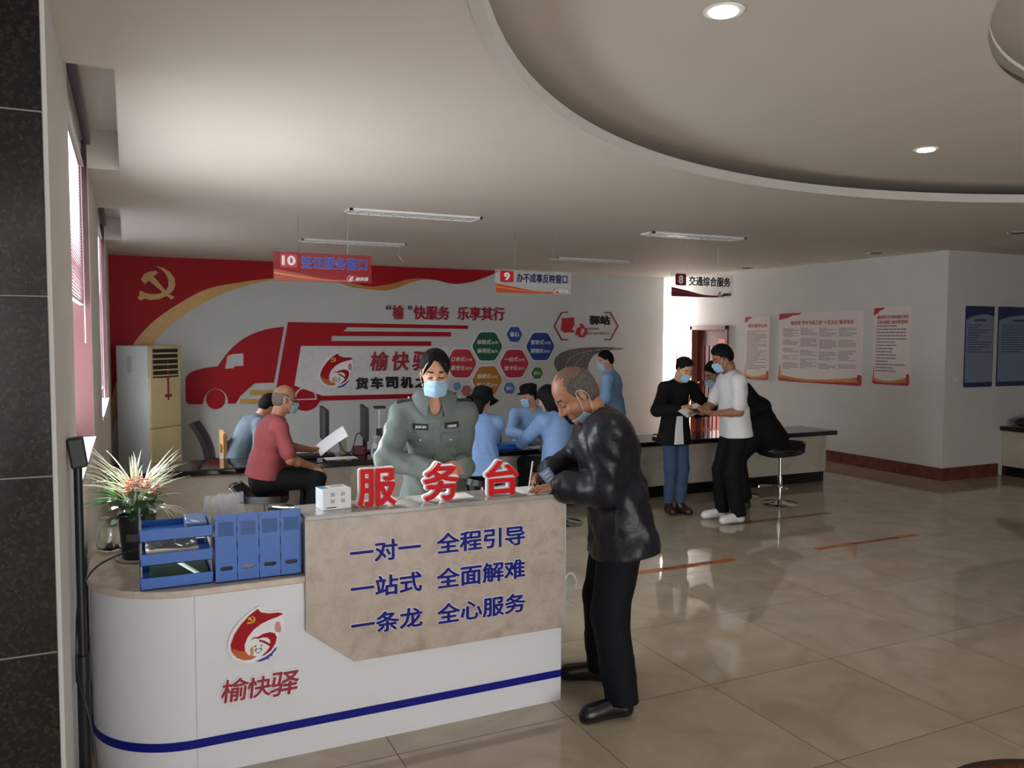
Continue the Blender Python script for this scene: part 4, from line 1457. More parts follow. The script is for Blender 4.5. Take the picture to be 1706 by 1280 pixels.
for dx in (-0.17, 0.17):
    for dy in (-0.17, 0.17):
        h = 0.84 if dx < 0 else 0.43
        MB().box((0.0 + dx - 0.02, 5.35 + dy - 0.02, 0), (0.0 + dx + 0.02, 5.35 + dy + 0.02, h)).build('leg', pale_wood, t, bevel=0.004)
MB().box((-0.20, 5.15, 0.42), (0.20, 5.55, 0.45)).build('seat', pale_wood, t, bevel=0.008)
MB().box((-0.185, 5.17, 0.72), (-0.155, 5.53, 0.86)).build('back_rail', pale_wood, t, bevel=0.006)
MB().box((-0.185, 5.17, 0.56), (-0.155, 5.53, 0.62)).build('back_rail', pale_wood, t, bevel=0.006)

# ---------------------------------------------------------------- bar stools
black_seat = mat('black_vinyl_seat', '#16161a', 0.3)


def bar_stool(x, y, label, rot=0.0, seat_z=0.50, low_back=True, loop=True):
    t = thing('bar_stool', label, 'stool', (x, y, 0), 'chrome bar stools at the counter')
    M = Matrix.Translation((x, y, 0)) @ Matrix.Rotation(rot, 4, 'Z')
    c0 = M @ Vector((0, 0, 0))
    MB().lathe([(0.195, 0.0), (0.2, 0.004), (0.19, 0.012), (0.10, 0.024), (0.045, 0.04), (0.032, 0.06), (0.001, 0.06)], c0, 40).build('base', chrome, t, smooth=True)
    MB().cyl((x, y, 0.04), (x, y, 0.30), 0.028, None, 24).build('outer_column', chrome, t, smooth=True)
    MB().cyl((x, y, 0.30), (x, y, seat_z - 0.03), 0.018, None, 20).build('piston', chrome, t, smooth=True)
    if loop:
        P = [M @ Vector((0.16 * sin(a) * 1.0, -0.05 - 0.13 * (1 - cos(a)) * 0.8, 0.20)) for a in np.linspace(-2.2, 2.2, 19)]
        MB().tube(P, 0.010, 10).tube([M @ Vector((-0.028, 0, 0.20)), P[0]], 0.008, 8).tube([M @ Vector((0.028, 0, 0.20)), P[-1]], 0.008, 8).build('footrest', chrome, t, smooth=True)
    rows = []
    for i in range(9):
        v = -1 + 2 * i / 8
        row = []
        for j in range(11):
            u = -1 + 2 * j / 10
            k = (1 - 0.12 * abs(v) ** 4)
            row.append(M @ Vector((0.20 * u * k, 0.18 * v * (1 - 0.12 * abs(u) ** 4), seat_z + 0.015 * u * u - 0.012 * (1 - u * u))))
        rows.append(row)
    MB().sheet(rows, 0.055).build('seat', black_seat, t, smooth=True)
    if low_back:
        rows = []
        for i in range(5):
            v = i / 4
            rows.append([M @ Vector((0.19 * u * (1 - 0.15 * v), 0.19 + 0.08 * v - 0.06 * u * u * 0.7, seat_z + 0.01 + 0.085 * v)) for u in np.linspace(-1, 1, 13)])
        MB().sheet(rows, 0.03).build('backrest', black_seat, t, smooth=True)
        P = [M @ Vector((0.2 * u * 0.87, 0.285 - 0.06 * u * u * 0.7, seat_z + 0.108)) for u in np.linspace(-1, 1, 13)]
        MB().tube([M @ Vector((-0.20, 0.16, seat_z))] + P + [M @ Vector((0.20, 0.16, seat_z))], 0.009, 8).build('chrome_rim', chrome, t, smooth=True)
    return t


bar_stool(5.42, 3.45, 'chrome bar stool carrying the bent man in black at the right of the counter', radians(-70), 0.565)
bar_stool(5.35, 3.98, 'chrome bar stool against the counter behind the bent man in black', radians(180), 0.56, low_back=False)
bar_stool(0.0, 3.72, 'chrome bar stool under the seated man in the red polo', radians(70), 0.46)
bar_stool(1.985, 3.72, 'chrome bar stool under the person in the black hat', radians(180), 0.47, low_back=False)
bar_stool(2.80, 3.62, 'chrome bar stool under the long-haired woman in light blue', radians(180), 0.47, low_back=False)
bar_stool(0.12, 2.75, 'empty chrome bar stool showing above the blue file holder', radians(150), 0.50)

# ---------------------------------------------------------------- standing air conditioner in the corner
ac = thing('air_conditioner', 'tall cream and white floor-standing air conditioner in the far left corner', 'air conditioner', (-0.75, 8.45, 0))
Ma = Matrix.Translation((-0.78, 8.45, 0)) @ Matrix.Rotation(radians(47), 4, 'Z')
ac_white = mat('ac_white_side', '#c9cdcd', 0.4, var=0.02)
ac_cream = mat('ac_cream_front', '#c2b183', 0.4, var=0.03)
MB().box((-0.28, -0.24, 0), (0.27, 0.27, 1.70), 0, Ma).build('casing', ac_white, ac, bevel=0.012)
MB().box((-0.282, -0.275, 0.03), (0.275, -0.238, 0.62), 0, Ma).build('lower_panel', ac_cream, ac, bevel=0.008)
MB().box((-0.282, -0.275, 0.63), (0.275, -0.238, 1.28), 0, Ma).build('upper_panel', ac_cream, ac, bevel=0.008)
MB().box((-0.282, -0.27, 1.285), (0.275, -0.238, 1.69), 0, Ma).build('outlet', mat('dark_outlet', '#221f1d', 0.6), ac)
mb = MB()
for k in range(6):
    z = 1.30 + k * 0.072
    mb.box((-0.25, -0.285, z), (0.245, -0.268, z + 0.018), 0, Ma)
mb.box((-0.282, -0.28, 1.28), (-0.24, -0.24, 1.69), 0, Ma).box((0.235, -0.28, 1.28), (0.275, -0.24, 1.69), 0, Ma).box((-0.282, -0.28, 1.655), (0.275, -0.24, 1.69), 0, Ma)
mb.build('outlet_louvre', ac_cream, ac)
mb = MB()
mb.box((0.02, -0.279, 0.98), (0.05, -0.2745, 1.50), 0, Ma).box((-0.03, -0.2795, 1.02), (0.10, -0.2745, 1.06), 0, Ma)
mb.build('red_ribbon', mat('dark_red_ribbon', '#7c2a26', 0.6), ac)
MB().box((-0.283, 0.02, 1.35), (-0.281, 0.09, 1.56), 0, Ma).build('rating_plate', mat('pale_green_plate', '#a9b7b0', 0.4), ac)

# ---------------------------------------------------------------- hanging window signs
acr = mat('clear_acrylic', '#dfe2e6', 0.05, alpha=0.22)
navy_ink = mat('navy_lettering', '#2440a4', 0.4)


def hanging_sign(n, txt, x0, x1, z0, z1, label, num_col, txt_col, band_col, panel, y=4.3, swoosh2='#d98a3c'):
    t = thing('hanging_sign', label, 'sign', ((x0 + x1) / 2, y, z0), 'hanging service signs')
    f = XZ(y - 0.004)
    w, h = x1 - x0, z1 - z0
    MB().box((x0, y - 0.004, z0), (x1, y + 0.004, z1)).build('panel', panel, t, bevel=0.001)
    # number plate
    px0, px1, pz0, pz1 = x0 + 0.065 * w, x0 + 0.235 * w, z0 + 0.46 * h, z0 + 0.95 * h
    MB().prism(round_rect(px0, pz0, px1, pz1, 0.02), f, -0.003, 0).build('number_plate', mat('plate_' + num_col[1:], num_col, 0.35), t)
    mb = MB()
    k = 0.1 if len(n) == 2 else 0.28
    put_text(mb, n, px0 + k * (px1 - px0), pz0 + 0.16 * (pz1 - pz0), px1 - k * (px1 - px0), pz1 - 0.14 * (pz1 - pz0), f, -0.003, 0.002, 0.04)
    mb.build('number', white_edge, t)
    mb = MB()
    put_text(mb, txt, x0 + 0.275 * w, z0 + 0.47 * h, x0 + 0.95 * w, z0 + 0.87 * h, f, -0.0012, 0.003, 0.028)
    if n == '10':
        put_text(mb, txt, x0 + 0.272 * w, z0 + 0.455 * h, x0 + 0.953 * w, z0 + 0.885 * h, f, 0, 0.0015, 0.045, 1)
    mb.build('lettering', [txt_col, mat('lilac_outline', '#b19ac0', 0.4)], t)
    band = smooth2([(x0 + 0.004, z0 + 0.40 * h), (x0 + 0.25 * w, z0 + 0.27 * h), (x0 + 0.5 * w, z0 + 0.12 * h), (x0 + 0.75 * w, z0 + 0.10 * h), (x1 - 0.02 * w, z0 + 0.24 * h)], 5) + \
        smooth2([(x0 + 0.85 * w, z0 + 0.06 * h), (x0 + 0.7 * w, z0 + 0.015 * h), (x0 + 0.3 * w, z0 + 0.01 * h), (x0 + 0.004, z0 + 0.01 * h)], 4)
    MB().prism(band, f, -0.002, 0).build('band', mat('band_' + band_col[1:], band_col, 0.35, var=0.1, scale=5), t)
    b2 = smooth2([(x0 + 0.004, z0 + 0.30 * h), (x0 + 0.3 * w, z0 + 0.16 * h), (x0 + 0.6 * w, z0 + 0.06 * h), (x1 - 0.1 * w, z0 + 0.12 * h)], 5) + \
        smooth2([(x0 + 0.6 * w, z0 + 0.035 * h), (x0 + 0.3 * w, z0 + 0.12 * h), (x0 + 0.004, z0 + 0.24 * h)], 5)
    MB().prism(b2, f, -0.003, 0).build('band_highlight', mat('band_' + swoosh2[1:], swoosh2, 0.35), t)
    put_emblem(t, x0 + 0.74 * w, z0 + 0.04 * h, 0.07 * w, 0.24 * h, f, -0.004, 0.002)
    mb = MB()
    put_text(mb, '榆快驿', x0 + 0.825 * w, z0 + 0.07 * h, x0 + 0.96 * w, z0 + 0.22 * h, f, -0.003, 0.002, 0.03, shear=0.2)
    mb.build('small_lettering', txt_col if n == '8' else mat('pale_lettering', '#dfe0dc', 0.5), t)
    for x in (x0 + 0.25 * w, x0 + 0.75 * w):
        MB().tube([(x, y, z1 - 0.01), (x, y, CEIL)], 0.0028, 6).build('wire', steel, t)
    return t


pink_acr = mat('red_tinted_acrylic', '#a8353c', 0.12, alpha=0.60)
hanging_sign('10', '签证服务窗口', 0.181, 1.088, 2.325, 2.585, 'hanging sign numbered 10 with blue lettering on a red panel', '#c4202c', navy_ink, '#b0492f', pink_acr)
hanging_sign('9', '办不成事反映窗口', 2.372, 3.255, 2.272, 2.51, 'hanging sign numbered 9 above the middle of the counter', '#c4202c', mat('deep_navy_lettering', '#1c2557', 0.4), '#c0502f', acr)
hanging_sign('8', '交通综合服务', 4.55, 5.44, 2.285, 2.56, 'hanging sign numbered 8 with black lettering at the counter end', '#7c2230', black_ink, '#6d222a', acr, swoosh2='#8c4a46')

# ---------------------------------------------------------------- notice boards on the poster wall (x = RX) and alcove
rose_board = mat('rose_cream_board', '#e6d9d2', 0.3, var=0.04, scale=2)
red_corner = mat('poster_red', '#b23a3c', 0.35, var=0.1, scale=6)
amber = mat('poster_amber', '#c98a4a', 0.4, var=0.2, scale=6)


def poster_lines(mb, fn, x0, x1, z0, z1, rows, rnd, hh=0.4, short=0.5, d=0.0, mi=0, dash=False):
    """lines of print too small to read: rows of short ink strokes"""
    dz = (z1 - z0) / rows
    for k in range(rows):
        z = z1 - dz * (k + 0.5)
        x = x0
        end = x0 + (x1 - x0) * (1.0 if rnd.random() > short else rnd.uniform(0.35, 0.95))
        while x < end - 0.004:
            wd = min(rnd.uniform(0.02, 0.09), end - x)
            mb.prism([(x, z - dz * hh / 2), (x + wd, z - dz * hh / 2), (x + wd, z + dz * hh / 2), (x, z + dz * hh / 2)], fn, d - 0.0012, d, mi)
            x += wd + 0.008


def notice_board(y1, y0, z0, z1, label, header, cols, rows, r=0.03):
    """y1 = far (left in view) edge, y0 = near edge; board on the poster wall"""
    t = thing('notice_board', label, 'notice board', (RX, (y0 + y1) / 2, z0), 'red and cream notice boards')
    f = YZ(RX - 0.002)
    a0, a1 = -y1, -y0
    w, h = a1 - a0, z1 - z0
    MB().prism(round_rect(a0, z0, a1, z1, r), f, -0.014, 0).build('panel', rose_board, t)
    c = smooth2([(a0 + 0.003, z1 - 0.10 * h), (a0 + 0.06 * w, z1 - 0.085 * h), (a0 + 0.12 * w, z1 - 0.07 * h), (a0 + 0.17 * w, z1 - 0.04 * h), (a0 + 0.25 * w, z1 - 0.03 * h), (a0 + 0.30 * w, z1 - 0.003)], 4)
    MB().prism(c + [(a0 + 0.04, z1 - 0.003), (a0 + 0.01, z1 - 0.01), (a0 + 0.003, z1 - 0.04)], f, -0.0155, -0.013).build('corner_flag', red_corner, t)
    mb = MB()
    if len(header) == 1:
        put_text(mb, header[0], a0 + 0.14 * w, z1 - 0.175 * h, a1 - 0.1 * w, z1 - 0.115 * h, f, -0.014, 0.002, 0.02)
    else:
        for k, s_ in enumerate(header):
            put_text(mb, s_, a0 + 0.1 * w, z1 - (0.15 + 0.065 * k) * h, a1 - 0.08 * w, z1 - (0.10 + 0.065 * k) * h, f, -0.014, 0.002, 0.015)
    mb.build('heading', mat('poster_heading', '#a8353b', 0.5), t)
    rnd = random.Random(len(label))
    mb = MB()
    cw = (w * 0.9) / cols
    for k in range(cols):
        x = a0 + 0.05 * w + cw * k
        n = max(1, rows // 12)
        zz = z1 - 0.22 * h
        while zz > z0 + 0.2 * h:
            rr = rnd.randint(3, 7) if cols > 1 else rows
            hh = min(rr * 0.022 if cols > 1 else 0.62 * h, zz - (z0 + 0.16 * h))
            poster_lines(mb, f, x + 0.04 * cw, x + cw * 0.92, zz - hh, zz, max(1, int(hh / 0.022)) if cols > 1 else rows, rnd, 0.42, 0.45, -0.014)
            zz -= hh + 0.045
    mb.build('text_block', mat('poster_print', '#8d7f88', 0.6), t)
    mb = MB()
    s1 = smooth2([(a0 + 0.004, z0 + 0.10 * h), (a0 + 0.25 * w, z0 + 0.06 * h), (a0 + 0.5 * w, z0 + 0.055 * h), (a0 + 0.8 * w, z0 + 0.09 * h), (a1 - 0.004, z0 + 0.13 * h)], 4)
    mb.prism(s1 + [(a1 - 0.004, z0 + 0.035), (a1 - 0.03, z0 + 0.006), (a0 + 0.03, z0 + 0.006), (a0 + 0.004, z0 + 0.035)], f, -0.0152, -0.013)
    mb.build('golden_hills', amber, t)
    s2 = smooth2([(a0 + 0.004, z0 + 0.06 * h), (a0 + 0.3 * w, z0 + 0.025 * h), (a0 + 0.6 * w, z0 + 0.03 * h), (a1 - 0.004, z0 + 0.05 * h)], 4)
    MB().prism(s2 + [(a1 - 0.006, z0 + 0.03), (a1 - 0.03, z0 + 0.004), (a0 + 0.03, z0 + 0.004), (a0 + 0.006, z0 + 0.03)], f, -0.0162, -0.013).build('red_ribbon', red_corner, t)
    # little pillar and drum in the lower corners
    mb = MB()
    u = min(w * 0.05, 0.05)
    mb.prism([(a0 + 0.01, z0 + 0.07 * h), (a0 + 0.01 + u, z0 + 0.07 * h), (a0 + 0.01 + u * 0.8, z0 + 0.20 * h), (a0 + 0.01 + u * 0.5, z0 + 0.25 * h), (a0 + 0.01 + u * 0.2, z0 + 0.20 * h)], f, -0.0165, -0.013, 0)
    mb.prism(round_rect(a1 - 0.012 - 1.5 * u, z0 + 0.05 * h, a1 - 0.012, z0 + 0.15 * h, 0.012), f, -0.0165, -0.013, 1)
    mb.build('corner_ornament', [amber, red_corner], t)
    return t


notice_board(7.39, 6.805, 1.135, 2.172, 'narrow red and cream notice board nearest the door', ('便民服务公约',), 1, 24)
notice_board(6.60, 4.955, 1.14, 2.21, 'wide red and cream notice board in the middle of the poster wall', ('“榆快驿”货车司机之家“十式五化”服务体系',), 4, 30)
notice_board(4.785, 4.18, 1.185, 2.24, 'narrow red and cream notice board nearest the wall corner', ('榆快驿党员先锋岗服务承诺', '交通运输窗口服务管理制度'), 1, 15)
navy_board = mat('navy_board', '#25305f', 0.35, var=0.04)
pale_board = mat('slate_blue_board', '#8089a3', 0.35, var=0.03)


def blue_board(x0, x1, z0, z1, label):
    t = thing('notice_board', label, 'notice board', ((x0 + x1) / 2, AY, z0), 'blue notice boards')
    f = XZ(AY - 0.002)
    h, w = z1 - z0, x1 - x0
    MB().prism(round_rect(x0, z0, x1, z1, 0.025), f, -0.014, 0).build('panel', navy_board, t)
    top_ = smooth2([(x0 + 0.004, z1 - 0.17 * h), (x0 + 0.3 * w, z1 - 0.12 * h), (x0 + 0.7 * w, z1 - 0.10 * h), (x1 - 0.004, z1 - 0.13 * h)], 4)
    MB().prism(top_ + [(x1 - 0.004, z0 + 0.06 * h), (x0 + 0.004, z0 + 0.06 * h)], f, -0.0155, -0.013).build('field', pale_board, t)
    rnd = random.Random(int(x0 * 100))
    mb = MB()
    mb.prism([(x0 + 0.3 * w, z1 - 0.185 * h), (x1 - 0.3 * w, z1 - 0.185 * h), (x1 - 0.3 * w, z1 - 0.16 * h), (x0 + 0.3 * w, z1 - 0.16 * h)], f, -0.0165, -0.0155)
    poster_lines(mb, f, x0 + 0.08 * w, x1 - 0.08 * w, z0 + 0.42 * h, z1 - 0.22 * h, 12, rnd, 0.35, 0.5, -0.0155)
    mb.build('text_block', mat('navy_print', '#39405e', 0.6), t)
    return t


blue_board(8.685, 9.235, 1.19, 2.238, 'blue notice board nearest the wall corner in the alcove')
blue_board(9.325, 10.25, 1.19, 2.24, 'blue notice board cut by the right edge of the photo')
t = thing('wall_socket', 'small white wall switch beside the blue notice boards', 'switch', (8.555, AY, 1.29))
MB().box((8.515, AY - 0.009, 1.25), (8.595, AY, 1.335)).build('plate', white_paint, t, bevel=0.003)
MB().box((8.54, AY - 0.013, 1.27), (8.57, AY - 0.008, 1.315)).build('rocker', white_paint, t, bevel=0.002)

# red notices farther along the wall
f = YZ(RX - 0.002)
o = MB().prism([(-9.41, 1.80), (-9.27, 1.80), (-9.27, 1.968), (-9.41, 1.968)], f, -0.01, 0).build('wall_notice', mat('vivid_red', '#d3222d', 0.35))
tag(o, 'upper red notice on the bright wall left of the door', 'notice', 'notices left of the door')
o = MB().prism([(-9.41, 1.34), (-9.27, 1.34), (-9.27, 1.545), (-9.41, 1.545)], f, -0.01, 0).build('wall_notice', mat('vivid_red', '#d3222d', 0.35))
tag(o, 'lower red notice on the bright wall left of the door', 'notice', 'notices left of the door')
t = thing('wall_notice', 'white sheet with grey print between the two red notices left of the door', 'notice', (RX, 9.5, 1.58), 'notices left of the door')
MB().prism([(-9.62, 1.58), (-9.30, 1.58), (-9.30, 1.74), (-9.62, 1.74)], f, -0.012, 0).build('sheet', mat('white_paper', '#e6e6e8', 0.6), t)
mb = MB()
poster_lines(mb, f, -9.60, -9.32, 1.60, 1.72, 4, random.Random(5), 0.5, 0.3, -0.012)
mb.build('text_block', mat('poster_print', '#8d7f88', 0.6), t)

# ---------------------------------------------------------------- queue lines on the floor
tape_o = mat('orange_floor_tape', '#b0682f', 0.3, var=0.08, scale=8)
tape_r = mat('rust_floor_tape', '#7c4a30', 0.3, var=0.08, scale=8)
ff = lambda y: (lambda a, b, d: (a, y + b, d))
for x0, x1, y, w, m, lab, txt in ((2.36, 3.45, 1.87, 0.085, tape_o, 'orange queue line on the floor just right of the old man', '请在一米线外等候'),
                                  (4.30, 5.56, 1.83, 0.075, tape_o, 'orange queue line on the floor at the centre of the shiny open floor', '请在一米线外等候'),
                                  (4.25, 5.55, 2.87, 0.07, tape_r, 'rust coloured queue line on the floor nearest the counter and stool', '')):
    t = thing('floor_line', lab, 'floor marking', ((x0 + x1) / 2, y, 0), 'queue lines on the floor')
    MB().box((x0, y - w / 2, 0.0), (x1, y + w / 2, 0.0012)).build('tape', m, t)
    if txt:
        mb = MB()
        put_text(mb, txt, x0 + 0.34 * (x1 - x0), -w * 0.3, x0 + 0.80 * (x1 - x0), w * 0.3, ff(y), 0.0012, -0.0006, 0.02)
        mb.build('lettering', mat('dark_brown_print', '#4a2c1c', 0.5), t)

# ---------------------------------------------------------------- counter at the right edge
t = thing('side_counter', 'counter with dark top cut by the right edge of the photo', 'counter', (10.2, 2.9, 0))
MB().box((9.44, 1.0, 0.60), (11.0, AY - 0.002, 0.66)).build('worktop', blk_top, t, bevel=0.01, seg=3)
MB().box((9.50, 1.06, 0.13), (10.9, AY - 0.002, 0.602)).build('front', cream_stone, t)
MB().box((9.52, 1.08, 0.0), (10.88, AY - 0.002, 0.13)).build('plinth', mat('black_plinth', '#121012', 0.2), t)
mb = MB()
rows = [[Vector((9.52 + 0.19 * sin(pi * v) ** 0.5 * cos(a) + 0.1, 3.42 + 0.12 * sin(pi * v) ** 0.5 * sin(a), 0.66 + 0.135 * v)) for a in np.linspace(0, 2 * pi, 17)] for v in np.linspace(0.02, 0.98, 8)]
mb.sheet(rows)
o = mb.build('travel_bag', mat('black_green_bag', '#161d1a', 0.5, bump=0.2), smooth=True)
tag(o, 'dark soft bag on the counter at the right edge of the photo', 'bag')

# ================================================================ PEOPLE
# Every body is one continuous surface: a smooth blend of tapered limbs sampled on a grid and skinned.


class Field:
    def __init__(s, lo, hi, h, hz=None):
        s.h = h
        s.xs = np.arange(lo[0], hi[0] + h, h, dtype=np.float32)
        s.ys = np.arange(lo[1], hi[1] + h, h, dtype=np.float32)
        hz = hz or h
        s.zs = np.arange(lo[2], hi[2] + hz, hz, dtype=np.float32)
        s.F = np.full((len(s.xs), len(s.ys), len(s.zs)), 0.25, np.float32)

    def sub(s, lo, hi):
        out = []
        for A, a, b in ((s.xs, lo[0], hi[0]), (s.ys, lo[1], hi[1]), (s.zs, lo[2], hi[2])):
            i, j = np.searchsorted(A, a), np.searchsorted(A, b)
            if j <= i:
                return None, None
            out.append(slice(int(i), int(j)))
        P = np.stack(np.meshgrid(s.xs[out[0]], s.ys[out[1]], s.zs[out[2]], indexing='ij'), -1)
        return tuple(out), P

    def _put(s, sl, d, k, mode):
        A = s.F[sl]
        if mode == 'add':
            if k > 0:
                hh = np.maximum(k - np.abs(A - d), 0) / k
                s.F[sl] = np.minimum(A, d) - hh * hh * k * 0.25
            else:
                s.F[sl] = np.minimum(A, d)
        else:
            d = -d
            if k > 0:
                hh = np.maximum(k - np.abs(A - d), 0) / k
                s.F[sl] = np.maximum(A, d) + hh * hh * k * 0.25
            else:
                s.F[sl] = np.maximum(A, d)

    def cone(s, a, b, ra, rb, k=0.02, flat=None, mode='add', cap=False):
        """tapered limb from a to b; flat=(axis, factor) squashes its section; cap=True gives flat ends"""
        a, b = np.array(a, float), np.array(b, float)
        r = max(ra, rb) * 1.35 + k + 3 * s.h
        sl, P = s.sub(np.minimum(a, b) - r, np.maximum(a, b) + r)
        if sl is None:
            return
        ba = b - a
        L = max(1e-9, float(ba @ ba))
        t = ((P - a) @ ba) / L
        tc = np.clip(t, 0, 1)
        V = P - a - tc[..., None] * ba
        if cap:
            V = P - a - t[..., None] * ba
        f = 1.0
        if flat is not None:
            n = np.array(flat[0], float)
            n /= np.linalg.norm(n)
            q = V @ n
            V = V + q[..., None] * n * (1 / flat[1] - 1)
            f = min(1.0, flat[1]) ** 0.5
        d = (np.sqrt((V * V).sum(-1)) - (ra + (rb - ra) * tc)) * f
        if cap:
            l = math.sqrt(L)
            d = np.maximum(d, np.maximum(-t * l, (t - 1) * l))
        s._put(sl, d.astype(np.float32), k, mode)

    def ell(s, c, axes, rad, k=0.02, mode='add'):
        c = np.array(c, float)
        rad = np.array(rad, float)
        A = np.array(axes, float)          # rows are the axes
        ext = np.sqrt(((A * rad[:, None]) ** 2).sum(0)) + k + 3 * s.h
        sl, P = s.sub(c - ext, c + ext)
        if sl is None:
            return
        q = (P - c) @ A.T
        k0 = np.sqrt(((q / rad) ** 2).sum(-1))
        k1 = np.sqrt(((q / rad ** 2) ** 2).sum(-1))
        d = np.where(k1 > 1e-6, k0 * (k0 - 1) / np.maximum(k1, 1e-6), -rad.min())
        s._put(sl, d.astype(np.float32), k, mode)

    def cut(s, c, n, lo=None, hi=None):
        """remove everything on the positive side of the plane through c with normal n"""
        n = np.array(n, float)
        n /= np.linalg.norm(n)
        P0 = (s.xs[:, None, None] - c[0]) * n[0] + (s.ys[None, :, None] - c[1]) * n[1] + (s.zs[None, None, :] - c[2]) * n[2]
        if lo is None:
            s.F = np.maximum(s.F, P0.astype(np.float32))
        else:
            sl, _ = s.sub(lo, hi)
            if sl is not None:
                s.F[sl] = np.maximum(s.F[sl], P0[sl].astype(np.float32))

    def ripple(s, amp, waves, zsel=None):
        """gentle folds: sum of plane waves added to the distance"""
        near = np.abs(s.F) < 0.03
        idx = np.nonzero(near)
        P = np.stack([s.xs[idx[0]], s.ys[idx[1]], s.zs[idx[2]]], -1)
        v = np.zeros(len(P), np.float32)
        for d, fr, ph in waves:
            w = P @ np.array(d, np.float32)
            g = 0.5 + 0.5 * np.sin(P[:, 2] * 13 + 3 * ph) * np.sin(P[:, 0] * 15 + ph + P[:, 1] * 12)
            v += g * np.sin(w * fr + ph + 1.7 * np.sin(P[:, 2] * 9 + ph) + 1.2 * np.sin(P[:, 0] * 11 + 2 * ph))
        s.F[idx] += (amp / len(waves)) * v

    def mesh(s):
        F = s.F
        inside = F < 0
        nx, ny, nz = F.shape
        c8 = [inside[i:nx - 1 + i, j:ny - 1 + j, k:nz - 1 + k] for i in (0, 1) for j in (0, 1) for k in (0, 1)]
        cnt = sum(c.astype(np.int8) for c in c8)
        act = (cnt > 0) & (cnt < 8)
        ii = np.argwhere(act)
        vid = np.full(act.shape, -1, np.int64)
        vid[act] = np.arange(len(ii))
        acc = np.zeros((len(ii), 3))
        num = np.zeros(len(ii))
        i0, j0, k0 = ii.T
        corners = [(a, b, c) for a in (0, 1) for b in (0, 1) for c in (0, 1)]
        for ca in corners:
            for ax in range(3):
                if ca[ax]:
                    continue
                cb = list(ca)
                cb[ax] = 1
                fa = F[i0 + ca[0], j0 + ca[1], k0 + ca[2]]
                fb = F[i0 + cb[0], j0 + cb[1], k0 + cb[2]]
                m = (fa < 0) != (fb < 0)
                t = np.where(m, fa / np.where(m, fa - fb, 1), 0)
                p = np.tile(np.array(ca, float), (len(ii), 1))
                p[:, ax] += t
                acc[m] += p[m]
                num[m] += 1
        loc = acc / num[:, None] + ii
        V = np.stack([np.interp(loc[:, 0], np.arange(nx), s.xs), np.interp(loc[:, 1], np.arange(ny), s.ys), np.interp(loc[:, 2], np.arange(nz), s.zs)], -1)
        Q = []
        for ax in range(3):
            o = [a for a in range(3) if a != ax]
            sa = [slice(None)] * 3
            sb = [slice(None)] * 3
            sa[ax] = slice(0, -1)
            sb[ax] = slice(1, None)
            ch = inside[tuple(sa)] != inside[tuple(sb)]
            for d_ in o:
                w = [slice(None)] * 3
                w[d_] = slice(1, F.shape[d_] - 1)
            e = np.argwhere(ch)
            ok = np.ones(len(e), bool)
            for d_ in o:
                ok &= (e[:, d_] > 0) & (e[:, d_] < F.shape[d_] - 1)
            e = e[ok]
            flip = inside[tuple(e.T)]
            q = []
            for da, db in ((0, 0), (1, 0), (1, 1), (0, 1)):
                c = e.copy()
                c[:, o[0]] -= da
                c[:, o[1]] -= db
                q.append(vid[tuple(c.T)])
            q = np.stack(q, -1)
            if ax == 1:
                flip = ~flip
            q[~flip] = q[~flip][:, ::-1]
            Q.append(q)
        Q = np.concatenate(Q)
        Q = Q[(Q >= 0).all(1)]
        # one relaxation pass towards the neighbours' mean takes the grid stepping out
        for lam in (0.5, 0.35):
            S = np.zeros_like(V)
            n = np.zeros(len(V))
            for a, b in ((0, 1), (1, 2), (2, 3), (3, 0)):
                np.add.at(S, Q[:, a], V[Q[:, b]])
                np.add.at(n, Q[:, a], 1)
                np.add.at(S, Q[:, b], V[Q[:, a]])
                np.add.at(n, Q[:, b], 1)
            V = V + lam * (S / np.maximum(n, 1)[:, None] - V)
        return V, Q


def field_mesh(name, fld, mats, parent, paint=None):
    V, Q = fld.mesh()
    off = np.array(top(parent).location)
    me = bpy.data.meshes.new(name)
    me.vertices.add(len(V))
    me.vertices.foreach_set('co', (V - off).astype(np.float32).ravel())
    me.loops.add(len(Q) * 4)
    me.loops.foreach_set('vertex_index', Q.astype(np.int32).ravel())
    me.polygons.add(len(Q))
    me.polygons.foreach_set('loop_start', np.arange(0, len(Q) * 4, 4, dtype=np.int32))
    me.polygons.foreach_set('use_smooth', [True] * len(Q))
    mats = mats if isinstance(mats, (list, tuple)) else [mats]
    for m in mats:
        me.materials.append(m)
    if paint is not None:
        me.polygons.foreach_set('material_index', paint(V[Q].mean(1)).astype(np.int32))
    me.update()
    me.validate()
    return link_mesh(name, me, parent)


def unit(v):
    v = np.array(v, float)
    return v / np.linalg.norm(v)


def rot(v, axis, ang):
    return np.array(Matrix.Rotation(ang, 3, Vector(axis)) @ Vector(v))


def ik(S, T, a, b, hint):
    """middle joint of a two-bone chain from S to T"""
    S, T = np.array(S, float), np.array(T, float)
    d = T - S
    L = np.linalg.norm(d)
    if L > (a + b) * 0.995:
        T = S + d / L * (a + b) * 0.995
        d = T - S
        L = np.linalg.norm(d)
    u = d / L
    x = (a * a - b * b + L * L) / (2 * L)
    y = math.sqrt(max(0, a * a - x * x))
    h = np.array(hint, float)
    h = h - u * (h @ u)
    h /= np.linalg.norm(h)
    return S + u * x + h * y, T


